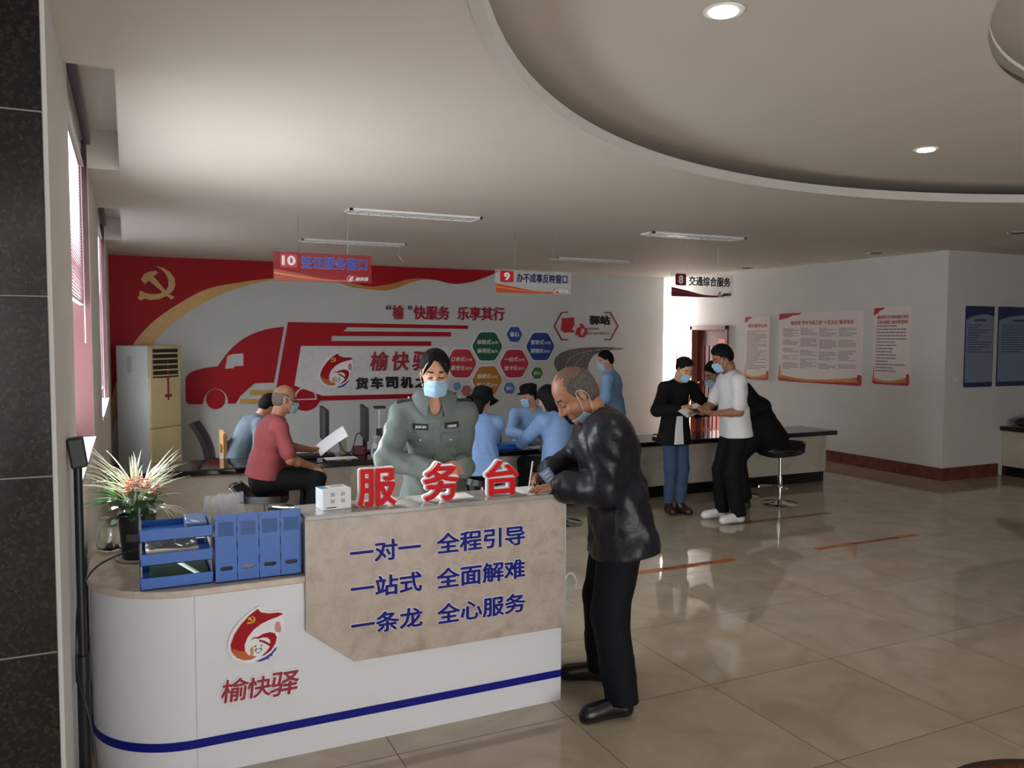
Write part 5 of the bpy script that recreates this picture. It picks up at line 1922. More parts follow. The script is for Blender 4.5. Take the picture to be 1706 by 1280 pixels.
skin_a = mat('skin_light', '#c79478', 0.5, var=0.07, scale=25, sss=0.08, bump=0.05, bscale=300)
skin_b = mat('skin_tan', '#a06f52', 0.5, var=0.08, scale=25, sss=0.08, bump=0.05, bscale=300)
lip_m = mat('lip', '#a35c50', 0.45)
hair_blk = mat('black_hair', '#0d0b0b', 0.7, var=0.3, scale=120, stretch=(1, 1, 0.15), bump=0.25, bscale=160)
hair_grey = mat('grey_black_hair', '#57504b', 0.7, var=0.4, scale=160, stretch=(1, 1, 0.3), bump=0.3, bscale=220)
brow_m = mat('brow_hair', '#2a211e', 0.7)
thin_m = mat('thin_grey_crown', '#6d584b', 0.7, var=0.35, scale=170, bump=0.2, bscale=220)
mask_m = mat('pale_blue_mask', '#9cc4dc', 0.6, var=0.05, scale=40)
mask_w = mat('white_mask_edge', '#dfe6ea', 0.6)


class Person:
    def __init__(s, label, H, foot, facing, pelvis, lean=0.0, head=None, vox=0.009, hip_w=0.085, sh_w=0.175, build=1.0, skin=skin_a, group=None, shrug=0.0, hscale=1.0):
        """facing: horizontal direction the body faces; lean: forward bend of the trunk in degrees;
        head: (yaw, pitch) of the head against the horizontal facing direction"""
        s.H, s.k = H, H / 1.70
        s.root = thing('person', label, 'person', foot, group)
        s.skin = skin
        s.vox = vox
        s.b = build
        k = s.k
        f = unit([facing[0], facing[1], 0])
        s.f0 = f
        s.r = unit(np.cross(f, [0, 0, 1]))          # the person's right
        s.P = np.array(pelvis, float)
        s.lean = radians(lean)
        up = np.array([0, 0, 1.0])
        s.u1 = rot(up, s.r, -s.lean * 0.6)           # lower back
        s.u2 = rot(up, s.r, -s.lean * 1.1)           # chest
        s.f1 = rot(f, s.r, -s.lean * 0.6)
        s.f2 = rot(f, s.r, -s.lean * 1.1)
        s.W = s.P + s.u1 * 0.15 * k
        s.C = s.W + s.u1 * 0.06 * k + s.u2 * 0.14 * k
        s.N = s.C + s.u2 * 0.165 * k                  # base of the neck
        s.SH = {}
        for sd, sg in (('R', 1), ('L', -1)):
            s.SH[sd] = s.C + s.u2 * (0.082 + shrug) * k + s.r * sg * sh_w * k + s.f2 * 0.0
        yaw, pitch = (head or (0, lean * 0.4))
        hf = rot(f, up, radians(yaw))
        hr = unit(np.cross(hf, up))
        hf = rot(hf, hr, -radians(pitch))
        s.hf, s.hr = hf, hr
        s.hu = np.cross(hr, hf)
        s.neck_top = s.N + unit(s.u2 * 0.6 + s.hu * 0.5 + s.hf * 0.10) * 0.062 * k
        s.HC = s.neck_top + s.hu * 0.092 * k + s.hf * 0.028 * k
        s.hs = 0.95 * k * hscale
        s.hip_w = hip_w
        s.HP = {'R': s.P + s.r * hip_w * k - np.array([0, 0, 0.03 * k]), 'L': s.P - s.r * hip_w * k - np.array([0, 0, 0.03 * k])}
        s.arms, s.legs, s.hands = {}, {}, {}

    def arm(s, sd, wrist, hint, fingers=None, palm=(0, 0, -1), curl=0.5, ua=0.285, fa=0.25):
        e, w = ik(s.SH[sd], wrist, ua * s.k, fa * s.k, hint)
        s.arms[sd] = (s.SH[sd], e, w)
        d = unit(fingers) if fingers is not None else unit(w - e)
        s.hands[sd] = (w, d, unit(palm), curl)

    def leg(s, sd, ankle, hint, toe):
        kn, a = ik(s.HP[sd], ankle, 0.42 * s.k, 0.41 * s.k, hint)
        s.legs[sd] = (s.HP[sd], kn, a)
        s.__dict__.setdefault('toes', {})[sd] = unit([toe[0], toe[1], 0])

    def hp(s, r, f, u):
        return s.HC + (s.hr * r + s.hf * f + s.hu * u) * s.hs

    def bounds(s, pts, pad):
        P = np.array(pts)
        return P.min(0) - pad, P.max(0) + pad

    # ---- body
    def body(s, eyes=True, paint_face=True, mouth=True, thin=False):
        k, b = s.k, s.b
        pts = [s.HC + s.hu * .15 * k, s.P] + [p for a in s.arms.values() for p in a] + [p for a in s.legs.values() for p in a]
        pts += [h[0] + h[1] * 0.2 for h in s.hands.values()] + list(s.SH.values())
        lo, hi = s.bounds(pts, 0.17)
        lo[2] = max(lo[2], -0.0)
        F = Field(lo, hi, s.vox)
        ax2 = [s.r, s.f2, s.u2]
        F.cone(s.P, s.W, 0.105 * b * k, 0.10 * b * k, 0.05, (s.f1, 0.75))
        F.cone(s.W, s.C, 0.10 * b * k, 0.115 * b * k, 0.05, (s.f2, 0.75))
        F.ell(s.C + s.u2 * 0.02, ax2, (0.14 * b * k, 0.095 * b * k, 0.15 * k), 0.05)
        for sd in ('R', 'L'):
            F.cone(s.N - s.u2 * 0.035 * k, s.SH[sd], 0.045 * k, 0.05 * k, 0.05)
        F.cone(s.N - s.u2 * 0.03, s.neck_top, 0.054 * k, 0.05 * k, 0.03)
        F.cone(s.neck_top, s.HC - s.hu * 0.03 * k - s.hf * 0.02 * k, 0.05 * k, 0.055 * k, 0.03)
        # head
        ah = [s.hr, s.hf, s.hu]
        h = s.hs
        F.ell(s.hp(0, -0.008, 0.032), ah, (0.076 * h, 0.098 * h, 0.098 * h), 0.02 * h)
        F.ell(s.hp(0, 0.026, -0.042), ah, (0.059 * h, 0.066 * h, 0.076 * h), 0.03 * h)
        F.cone(s.hp(-0.012, 0.068, -0.098), s.hp(0.012, 0.068, -0.098), 0.019 * h, 0.019 * h, 0.025 * h)
        for sg in (1, -1):
            F.ell(s.hp(0.041 * sg, 0.058, -0.03), ah, (0.024 * h, 0.024 * h, 0.022 * h), 0.02 * h)
            F.cone(s.hp(0.012 * sg, 0.086, 0.024), s.hp(0.047 * sg, 0.066, 0.022), 0.011 * h, 0.009 * h, 0.012 * h)
            F.ell(s.hp(0.078 * sg, -0.012, -0.006), [s.hr * 0.94 - s.hf * 0.34 * sg, s.hf * 0.94 + s.hr * 0.34 * sg, s.hu], (0.007 * h, 0.018 * h, 0.032 * h), 0.006 * h)
        if eyes:
            for sg in (1, -1):
                F.ell(s.hp(0.032 * sg, 0.094, 0.002), ah, (0.02 * h, 0.013 * h, 0.012 * h), 0.012 * h, 'sub')
                F.ell(s.hp(0.032 * sg, 0.074, 0.001), ah, (0.016 * h, 0.0145 * h, 0.013 * h), 0.004 * h)
        F.cone(s.hp(0, 0.088, 0.014), s.hp(0, 0.108, -0.03), 0.008 * h, 0.0135 * h, 0.012 * h)
        for sg in (1, -1):
            F.ell(s.hp(0.013 * sg, 0.097, -0.034), ah, (0.009 * h, 0.011 * h, 0.008 * h), 0.006 * h)
        F.cone(s.hp(-0.018, 0.082, -0.066), s.hp(0.018, 0.082, -0.066), 0.009 * h, 0.009 * h, 0.01 * h)
        # arms
        for sd, (S_, E_, W_) in s.arms.items():
            F.cone(S_, E_, 0.047 * k * b ** .5, 0.039 * k, 0.03)
            m = E_ + (W_ - E_) * 0.3
            F.cone(E_, m, 0.039 * k, 0.04 * k, 0.02)
            F.cone(m, W_, 0.04 * k, 0.026 * k, 0.02)
        for sd, (w, d, n, curl) in s.hands.items():
            s._hand(F, w, d, n, curl, sd)
        # legs
        for sd, (h_, kn, a) in s.legs.items():
            F.cone(h_, kn, 0.082 * k * b ** .5, 0.056 * k, 0.05)
            c = kn + (a - kn) * 0.3
            F.cone(kn, c, 0.054 * k, 0.056 * k, 0.03)
            F.cone(c, a, 0.056 * k, 0.036 * k, 0.03)
            F.cone(a, a + s.toes[sd] * 0.11 * k - np.array([0, 0, 0.04 * k]), 0.034 * k, 0.022 * k, 0.02)

        def paint(C):
            q = (C - s.HC) @ np.stack([s.hr, s.hf, s.hu], 1) / s.hs
            m = np.zeros(len(C))
            r, f_, u = q.T
            front = f_ > 0.05
            if paint_face:
                ar = np.abs(r)
                m[front & (ar > 0.014) & (ar < 0.05) & (np.abs(u - (0.031 - 3.2 * (ar - 0.03) ** 2)) < 0.0045)] = 2
                m[front & (ar > 0.016) & (ar < 0.047) & (np.abs(u + 0.0025 - 6.0 * (ar - 0.032) ** 2) < 0.0028)] = 2
                if mouth:
                    m[front & (ar < 0.024) & (np.abs(u + 0.066) < 0.0065)] = 1
            if thin:                    # thin grey hair over the back of a balding crown
                m[(u > 0.03) & (f_ < 0.018 + 0.012 * np.sin(r * 160) + 0.006 * np.sin(r * 410 + 1))] = 3
            return m
        return field_mesh('body', F, [s.skin, lip_m, brow_m] + ([thin_m] if thin else []), s.root, paint)

    def _hand(s, F, w, d, n, curl, sd):
        k = s.k * 0.97
        n = unit(n - d * (n @ d))
        side = unit(np.cross(d, n)) * (1 if sd == 'R' else -1)       # towards the thumb
        if sd == 'R':
            side = -side
            side = -side
        A = [d, side, n]
        F.cone(w, w + d * 0.03 * k, 0.026 * k, 0.029 * k, 0.02, (n, 0.7))
        F.ell(w + d * 0.052 * k, A, (0.05 * k, 0.041 * k, 0.0155 * k), 0.015)
        kk = 0.004
        for i, (o, L) in enumerate(((0.030, 0.074), (0.010, 0.083), (-0.010, 0.077), (-0.029, 0.060))):
            p = w + d * (0.090 - 0.006 * abs(i - 1)) * k + side * o * k
            dd = unit(d + side * (0.10 - 0.07 * i))
            c = curl * (1 + 0.12 * i)
            q0 = p - d * 0.015 * k
            F.cone(q0, p, 0.0105 * k, 0.0098 * k, 0.008)
            for j, fr in enumerate((0.45, 0.32, 0.23)):
                ang = c * (0.75 if j == 0 else 1.0)
                dd = unit(dd * cos(ang) + n * sin(ang) * 1.0)
                nn = unit(n - dd * (n @ dd)) if abs(n @ dd) < 0.99 else n
                e = p + dd * L * fr * k
                F.cone(p, e, (0.0096 - 0.0008 * j) * k, (0.0088 - 0.0009 * j) * k, kk)
                p = e
        p = w + d * 0.022 * k + side * 0.028 * k
        dd = unit(d * 0.62 + side * 0.66 + n * (0.25 + 0.5 * curl))
        e = p + dd * 0.045 * k
        F.cone(p, e, 0.015 * k, 0.0115 * k, 0.012)
        dd = unit(dd + d * 0.45 + n * curl * 0.6 - side * 0.25)
        F.cone(e, e + dd * 0.034 * k, 0.011 * k, 0.0085 * k, 0.004)

    # ---- clothing
    def upper(s, name, m, infl=0.014, sleeve=1.0, hem=-0.10, collar=None, open_front=0.0, folds=0.006, flare=0.0, belly=0.0, vox=None, neck_cut=0.0, mats=None, paint=None):
        """shirt or jacket: trunk down to hem (along the lower back from the pelvis) and sleeves to a fraction of the arm"""
        k, b = s.k, s.b
        hemP = s.P + s.u1 * hem * k
        pts = [s.N + s.u2 * 0.05, hemP] + list(s.SH.values()) + [p for a in s.arms.values() for p in a]
        lo, hi = s.bounds(pts, 0.21)
        F = Field(lo, hi, vox or s.vox)
        i = infl
        ax2 = [s.r, s.f2, s.u2]
        F.cone(hemP, s.W, (0.148 * b + i + flare) * k, (0.122 * b + i) * k, 0.04, (s.f1, 0.76), cap=True)
        F.cone(s.W, s.C, (0.118 * b + i) * k, (0.122 * b + i) * k, 0.06, (s.f2, 0.78))
        F.ell(s.C + s.u2 * 0.02, ax2, ((0.145 * b + i) * k, (0.098 * b + i) * k, 0.15 * k), 0.06)
        for sg in (1, -1):
            q = s.r * s.hip_w * sg * k
            F.cone(s.W + q * 0.5, hemP + q, 0.09 * b * k, (0.098 * b ** .5 + i + flare) * k, 0.06)
        if belly:
            F.ell(s.W + s.f1 * 0.05 * k - s.u1 * 0.01, [s.r, s.f1, s.u1], (0.12 * k, belly * k, 0.14 * k), 0.06)
        for sd in ('R', 'L'):
            F.cone(s.N - s.u2 * 0.045 * k, s.SH[sd], (0.042 + i) * k, (0.048 + i) * k, 0.05)
        for sd, (S_, E_, W_) in s.arms.items():
            if sleeve <= 0.5:
                e = S_ + (E_ - S_) * (sleeve * 2)
                F.cone(S_, e, (0.050 + .7 * i) * k * b ** .5, (0.046 + .7 * i) * k, 0.03, cap=False)
                F.cone(S_ + (e - S_) * 0.5, e, (0.048 + .7 * i) * k, (0.050 + i) * k, 0.01, cap=True)
            else:
                F.cone(S_, E_, (0.052 + i) * k * b ** .5, (0.044 + i) * k, 0.035)
                e = E_ + (W_ - E_) * ((sleeve - 0.5) * 2)
                F.cone(E_, e, (0.045 + i) * k, (0.034 + i) * k, 0.025, cap=False)
                F.cone(E_ + (e - E_) * 0.6, e + unit(e - E_) * 0.012, (0.038 + i) * k, (0.034 + i) * k, 0.01, cap=True)
        if folds:
            rr = random.Random(int(s.H * 1000) + len(name))
            waves = []
            for q in range(5):
                v = unit([rr.uniform(-1, 1), rr.uniform(-1, 1), rr.uniform(-.5, 1.2)])
                waves.append((v, rr.uniform(38, 85), rr.uniform(0, 6)))
            F.ripple(folds, waves)
        # neck opening
        F.cone(s.N - s.u2 * 0.012 * k + s.f2 * 0.012 * k, s.N + s.u2 * 0.12 * k + s.f2 * 0.05 * k, (0.058 + neck_cut) * k, 0.075 * k, 0.012, mode='sub')
        if open_front:
            a = s.N + s.f2 * 0.085 * k - s.u2 * open_front * k
            F.cone(a, s.N + s.f2 * 0.09 * k + s.u2 * 0.06 * k, 0.004, (0.075 if open_front > 0.05 else 0.065) * k, 0.008, mode='sub')
        F.cut(hemP, -s.u1, hemP - 0.25, hemP + 0.25)
        o = field_mesh(name, F, mats or m, s.root, paint)
        return o

    def collar(s, name, m, r=0.062, h=0.035, th=0.006, gap=0.5, tilt=0.25, out=0.012):
        """standing collar wrapped round the neck, open at the front"""
        k = s.k
        rows = []
        axis = unit(s.u2 * (1 - tilt) + s.hu * tilt)
        for j in range(5):
            v = j / 4
            row = []
            for a in np.linspace(gap, 2 * pi - gap, 33):
                drop = 0.022 * max(0, cos(a)) ** 2
                c = s.N + s.u2 * (-0.012) * k + s.f2 * 0.012 * k
                p = c + (s.f2 * cos(a) + s.r * sin(a)) * (r + out * v * 0.4 + out * (1 - v)) * k + axis * (h * v - drop) * k
                row.append(Vector(p))
            rows.append(row)
        return MB().sheet(rows, th).build(name, m, s.root, smooth=True)

    def trousers(s, m, infl=0.014, hem=0.96, folds=0.005, waist=0.04, name='trousers', ankle_r=0.05, vox=None):
        k, b = s.k, s.b
        pts = [s.P + s.u1 * waist, s.P] + [p for a in s.legs.values() for p in a]
        lo, hi = s.bounds(pts, 0.2)
        lo[2] = max(lo[2], 0.02)
        F = Field(lo, hi, vox or s.vox)
        i = infl
        F.cone(s.P - np.array([0, 0, 0.04]) * k, s.P + s.u1 * waist * k, (0.112 * b + i) * k, (0.104 * b + i) * k, 0.04, (s.f1, 0.8))
        for sd, (h_, kn, a) in s.legs.items():
            F.cone(h_, kn, (0.080 * b ** .5 + i) * k, (0.060 + i) * k, 0.04)
            e = kn + (a - kn) * hem
            F.cone(kn, kn + (e - kn) * 0.72, (0.062 + i) * k, (ankle_r + .002 + i) * k, 0.03)
            F.cone(kn + (e - kn) * 0.55, e + unit(a - kn) * 0.02, (0.054 + i) * k, (ankle_r + i) * k, 0.02, cap=True)
        if folds:
            rr = random.Random(int(s.H * 977) + 3)
            F.ripple(folds, [(unit([rr.uniform(-1, 1), rr.uniform(-1, 1), rr.uniform(.2, 1)]), rr.uniform(25, 55), rr.uniform(0, 6)) for q in range(5)])
        return field_mesh(name, F, m, s.root)

    def shoes(s, m, sole=None, high=0.0, vox=None, name='shoe', L=0.245):
        k = s.k
        for sd, (h_, kn, a) in s.legs.items():
            t = s.toes[sd]
            sd_ = unit(np.cross(t, [0, 0, 1]))
            g = np.array([a[0], a[1], 0.0]) - t * 0.05 * k
            tip = g + t * L * k
            lo, hi = s.bounds([g, tip, g + np.array([0, 0, 0.14 + high])], 0.09)
            lo[2] = -0.02
            F = Field(lo, hi, min(s.vox, vox or 0.007))
            F.cone(g + t * 0.035 * k + [0, 0, 0.040], tip - t * 0.045 * k + [0, 0, 0.034], 0.040 * k, 0.042 * k, 0.02, (sd_, 0.95))
            F.cone(g + t * 0.04 * k + [0, 0, 0.04], a + np.array([0, 0, 0.02 + high]), 0.042 * k, 0.042 * k, 0.03)
            F.cone(g + t * 0.08 * k + [0, 0, 0.075], tip - t * 0.07 * k + [0, 0, 0.045], 0.03 * k, 0.033 * k, 0.03)
            F.cut((0, 0, 0.004), (0, 0, -1))
            F.cut(a + np.array([0, 0, 0.035 + high]), (0, 0, 1))
            paint = None
            if sole is not None:
                paint = lambda C: (C[:, 2] < 0.026).astype(float)
            field_mesh(name, F, [m, sole] if sole is not None else m, s.root, paint)

    def hair(s, m, infl=0.010, front=0.078, fu=0.072, back=-0.055, bald=None, extra=None, side=None, vox=None, name='hair', puff=0.0):
        """cap of hair kept above the line from the forehead to the nape"""
        h = s.hs
        lo, hi = s.bounds([s.HC, s.HC + s.hu * 0.1 * h], 0.2)
        if extra:
            lo, hi = s.bounds([s.HC] + [s.hp(*p[0]) for p in extra] + [s.hp(*p[1]) for p in extra], 0.18)
        F = Field(lo, hi, min(s.vox, vox or 0.007))
        ah = [s.hr, s.hf, s.hu]
        F.ell(s.hp(0, -0.010, 0.034 + puff), ah, (0.0775 * h, 0.0995 * h, 0.0995 * h), 0.01)
        F.ell(s.hp(0, -0.035, -0.02), ah, (0.067 * h, 0.064 * h, 0.07 * h), 0.03)
        # cut below the hairline: two planes, forehead to ear and ear to nape
        a = s.hp(0, front, fu)
        e = s.hp(0, 0.012, 0.005)
        d = unit(a - e)
        nrm = unit(np.cross(s.hr, d))
        if nrm @ s.hf < 0:
            nrm = -nrm
        bk = s.hp(0, -0.10, back)
        n2 = unit(-s.hu + s.hf * 0.2)
        G = [(F.xs[:, None, None] - c[0]) * n_[0] + (F.ys[None, :, None] - c[1]) * n_[1] + (F.zs[None, None, :] - c[2]) * n_[2] for c, n_ in ((a, nrm), (bk, n2))]
        G = np.maximum(G[0], G[1]).astype(np.float32)
        xx, yy, zz = F.xs[:, None, None], F.ys[None, :, None], F.zs[None, None, :]
        G = (G + 0.0035 * h * (np.sin(310 * xx + 90 * zz) + np.sin(270 * yy - 120 * zz + 1) + np.sin(140 * (xx + yy)))).astype(np.float32)
        F.F -= (infl * h) * np.clip(-G / (0.034 * h), 0, 1)          # hair thins out towards the hairline
        F.F = np.maximum(F.F, G)
        if bald is not None:
            F.cone(s.hp(0, 0.12, bald + 0.06), s.hp(0, -0.035, bald + 0.075), 0.072 * h, 0.066 * h, 0.02, mode='sub')
        if extra:
            for p, q, ra, rb, fl in extra:
                F.cone(s.hp(*p), s.hp(*q), ra * h, rb * h, 0.03, (s.hf, fl))
        F.ripple(0.006, [(unit([1, .3, 0.1]), 150, 0), (unit([-.3, 1, .1]), 170, 2), (unit([.5, .5, -.2]), 110, 1), (unit([.5, -.5, .4]), 190, 4)])
        return field_mesh(name, F, m, s.root)

    def mask(s, u0=-0.112, u1=-0.012, m=None, out=0.010, name='face_mask'):
        """pleated face mask over nose and chin with ear loops"""
        h = s.hs
        rows = []
        for j in range(15):
            v = j / 14
            u = u0 + (u1 - u0) * v
            row = []
            for a in np.linspace(-1.12, 1.12, 25):
                rr = 0.067 + 0.004 * sin(pi * v)
                nose = 0.036 * math.exp(-(a / 0.42) ** 2) * (0.45 + 0.75 * v) * (1 - 0.25 * (v > 0.9))
                fwd = 0.026 + (0.074 - 0.018 * (1 - v) ** 2 * 0 + out * 0.6) * cos(a) + nose * 0.62
                if v < 0.25:
                    fwd -= 0.016 * (1 - v / 0.25) * cos(a)
                pl = 0.0030 * sin(v * 6 * pi)
                ru = u - 0.006 * (1 - cos(a)) + 0.012 * (abs(a) / 1.12) ** 2 * (0.5 - v)
                row.append(Vector(s.hp(rr * sin(a), fwd + pl, ru)))
            rows.append(row)
        mo = MB().sheet(rows, 0.0025).build(name, m or mask_m, s.root, smooth=True)
        mb = MB()
        for j in (0, 14):
            mb.tube(rows[j], 0.0018, 6)
        mb.build('mask_edge', mask_w, mo, smooth=True)
        mb = MB()
        for sg in (1, -1):
            e = -1 if sg > 0 else 0
            p0 = rows[1][-1 if sg > 0 else 0]
            p1 = rows[13][-1 if sg > 0 else 0]
            mb.tube(smooth_path([p0, Vector(s.hp(0.076 * sg, 0.02, -0.045)), Vector(s.hp(0.083 * sg, -0.022, -0.026))], 5), 0.0014, 5)
            mb.tube(smooth_path([p1, Vector(s.hp(0.080 * sg, 0.025, 0.012)), Vector(s.hp(0.084 * sg, -0.010, 0.030)), Vector(s.hp(0.083 * sg, -0.024, 0.010))], 5), 0.0014, 5)
        mb.build('ear_loop', mask_w, mo, smooth=True)
        return mo

    def glasses(s, m):
        mb = MB()
        for sg in (1, -1):
            P = [Vector(s.hp(sg * 0.034 + 0.024 * cos(a), 0.104 - 0.008 * abs(cos(a)), -0.002 + 0.018 * sin(a))) for a in np.linspace(0, 2 * pi, 17)[:-1]]
            mb.tube(P, 0.0016, 6, closed=True)
            mb.tube([s.hp(sg * 0.058, 0.098, 0.006), s.hp(sg * 0.078, 0.07, 0.008), s.hp(sg * 0.082, -0.01, 0.010)], 0.0016, 6)
        mb.tube([s.hp(-0.011, 0.106, 0.002), s.hp(0, 0.108, 0.005), s.hp(0.011, 0.106, 0.002)], 0.0016, 6)
        return mb.build('glasses', m, s.root, smooth=True)

    def tprj(s, r, u, f=0.3):
        """point on the front of the chest frame: r to the right, u above the chest centre"""
        return s.C + s.r * r + s.u2 * u + s.f2 * f


def surface_patch(root, target, origin, ex, ez, direction, w, h, name, m, th=0.003, nx=6, nz=4, lift=0.001, poly=None):
    """small flat patch (badge, pocket flap) laid over the mesh target by projecting along direction"""
    from mathutils.bvhtree import BVHTree
    me = target.data
    off = Vector(top(target).location)
    bv = BVHTree.FromPolygons([v.co + off for v in me.vertices], [p.vertices[:] for p in me.polygons])
    rows = []
    D = Vector(direction).normalized()
    for j in range(nz + 1):
        row = []
        for i in range(nx + 1):
            u, v = i / nx - 0.5, j / nz - 0.5
            if poly:
                u, v = poly(u, v)
            p = Vector(origin) + Vector(ex) * (u * w) + Vector(ez) * (v * h)
            hit, nrm, _, _ = bv.ray_cast(p - D * 0.3, D)
            if hit is None:
                hit = p
            row.append(hit - D * (lift + th / 2))
        rows.append(row)
    return MB().sheet(rows, th).build(name, m, root)

# ---------------------------------------------------------------- cloth
uni = mat('grey_green_uniform', '#69736f', 0.75, var=0.05, scale=60, bump=0.12, bscale=250)
uni_d = mat('black_badge', '#14171a', 0.5)
leather = mat('black_leather', '#16171f', 0.42, var=0.12, scale=20, bump=0.75, bscale=16, spec=0.4)
navy_tr = mat('navy_black_trousers', '#0f1119', 0.75, var=0.1)
black_tr = mat('black_trousers', '#121214', 0.8, var=0.1)
red_polo = mat('dusty_red_polo', '#94494b', 0.8, var=0.06, scale=60, bump=0.1, bscale=250)
grey_blue = mat('grey_blue_cloth', '#6c7a84', 0.8, var=0.06)
light_blue = mat('light_blue_shirt', '#85a5d6', 0.75, var=0.05, scale=40, bump=0.1, bscale=200)
sky_shirt = mat('sky_blue_shirt', '#8cb0da', 0.75, var=0.05, scale=40, bump=0.1, bscale=200)
black_cl = mat('black_cloth', '#101012', 0.8, var=0.1, bump=0.1, bscale=200)
white_tee = mat('white_cotton', '#dcdcda', 0.8, var=0.02, bump=0.1, bscale=200)
denim = mat('blue_denim', '#3c4f68', 0.8, var=0.12, scale=60, bump=0.15, bscale=260)
black_shoe = mat('black_leather_shoe', '#0f1011', 0.3)
white_shoe = mat('white_leather_shoe', '#dededc', 0.4)
rubber = mat('dark_rubber', '#1b1b1c', 0.6)
white_cuff = mat('white_cuff', '#d5d7da', 0.8)
skin_d = mat('skin_olive', '#9a6a4e', 0.5, var=0.08, scale=25, sss=0.08, bump=0.05, bscale=300)


def cuff_ring(P, sd, m, name='cuff', r=0.043, L=0.055, at=1.0):
    S_, E_, W_ = P.arms[sd]
    e = E_ + (W_ - E_) * at
    d = unit(W_ - E_)
    mb = MB()
    x, y, _ = basis(d)
    rows = [[Vector(e) + Vector(d) * (L * (v - 0.8)) + (x * cos(a) + y * sin(a)) * (r * P.k * (1 - 0.05 * v)) for a in np.linspace(0, 2 * pi, 25)] for v in np.linspace(0, 1, 4)]
    return mb.sheet(rows, 0.004).build(name, m, P.root, smooth=True)


# ---- the uniformed woman behind the desk
w = Person('woman in grey-green uniform and mask standing behind the service desk', 1.72, (0.54, 0.97, 0), (-0.27, -0.96), (0.522, 0.98, 0.95), 3,
           head=(0, 13), vox=0.0055, sh_w=0.170, build=0.98, hip_w=0.08)
w.arm('R', (0.415, 0.735, 1.115), (-1, 0.15, -0.55), fingers=(0.85, -0.25, -0.05), palm=(0.2, 0.6, -0.6), curl=0.65)
w.arm('L', (0.615, 0.745, 1.105), (0.15, 0.9, -1.0), fingers=(-0.75, -0.3, 0.1), palm=(-0.2, 0.6, -0.6), curl=0.6)
w.leg('R', (0.41, 0.99, 0.085), (0, -1, 0), (-0.2, -1))
w.leg('L', (0.58, 0.99, 0.085), (0, -1, 0), (0.2, -1))
w.body()
shirt = w.upper('uniform_shirt', uni, infl=0.020, sleeve=0.985, hem=-0.08, open_front=0.105, folds=0.012, flare=0.0)
w.trousers(mat('uniform_trousers', '#4d5653', 0.8), infl=0.012, vox=0.009)
w.shoes(black_shoe)
w.hair(hair_blk, infl=0.012, front=0.066, fu=0.090, back=-0.06, extra=[((0, -0.10, 0.03), (0, -0.14, -0.01), 0.035, 0.045, 1.0)], vox=0.0055)
# swept fringe
mb = MB()
for q in range(26):
    u = q / 25
    r0 = -0.008 + 0.012 * sin(q * 2.1)
    sg = 1 if q % 2 else -1
    P_ = [w.hp(0.004 + 0.01 * sin(q), 0.075, 0.118), w.hp(sg * (0.022 + 0.02 * u), 0.098, 0.088), w.hp(sg * (0.045 + 0.018 * u), 0.086, 0.05 + 0.01 * sin(q * 3)), w.hp(sg * (0.062 + 0.010 * u), 0.062, 0.018 - 0.012 * u)]
    mb.tube(smooth_path(P_, 5), [0.003] * 10 + [0.0025, 0.002, 0.0016, 0.0013, 0.001, 0.0008], 6)
mb.build('fringe', hair_blk, w.root, smooth=True)
w.mask()
# shirt collar with two points
for sg in (1, -1):
    rows = []
    for j in range(6):
        v = j / 5
        row = []
        for a in np.linspace(0.42, pi, 15):
            c = w.N + w.f2 * 0.010
            spread = 0.064 + 0.050 * v
            low = 0.050 - 0.034 * v + 0.010 * sin(pi * v) - 0.075 * v * max(0, cos(a)) ** 1.3 - 0.036 * max(0, cos(a)) ** 1.6
            fw = cos(a) * (spread + 0.006 * v) + 0.006
            row.append(Vector(c + w.f2 * fw + w.r * sg * sin(a) * (spread + 0.010 * v) + w.u2 * low))
        rows.append(row)
    MB().sheet(rows, 0.004).build('collar', uni, w.root, smooth=True)
D = -w.f2
bl = surface_patch(w.root, shirt, w.C + w.r * 0.082 + w.u2 * 0.030 + w.f2 * 0.3, -w.r, w.u2, D, 0.082, 0.034, 'name_badge', uni_d, 0.004)
br = surface_patch(w.root, shirt, w.C - w.r * 0.088 + w.u2 * 0.036 + w.f2 * 0.3, -w.r, w.u2, D, 0.078, 0.032, 'name_badge', uni_d, 0.004)
pale_thread = mat('pale_thread', '#cfd3d0', 0.6)


def badge_text(patch, txt, wd, ht):
    off = Vector(w.root.location)
    vs = [v.co + off for v in patch.data.vertices]
    c = sum(vs, Vector()) / len(vs)
    nx_ = Vector(-w.r)
    n = Vector(w.f2)
    best = max(v.dot(n) for v in vs)
    c += n * (best - c.dot(n))
    a, b = vs[0], vs[6]
    ex = (b - a).normalized()
    ez = n.cross(ex).normalized()
    if ez.z < 0:
        ez = -ez
    n2 = ex.cross(ez)
    if n2.dot(n) < 0:
        n2 = -n2
    mb = MB()
    put_text(mb, txt, -wd / 2, -ht / 2, wd / 2, ht / 2, lambda p, q, d: c + ex * p + ez * q - n2 * (d - 0.0005), 0.0, 0.0012, 0.03)
    return mb.build('badge_lettering', pale_thread, patch)


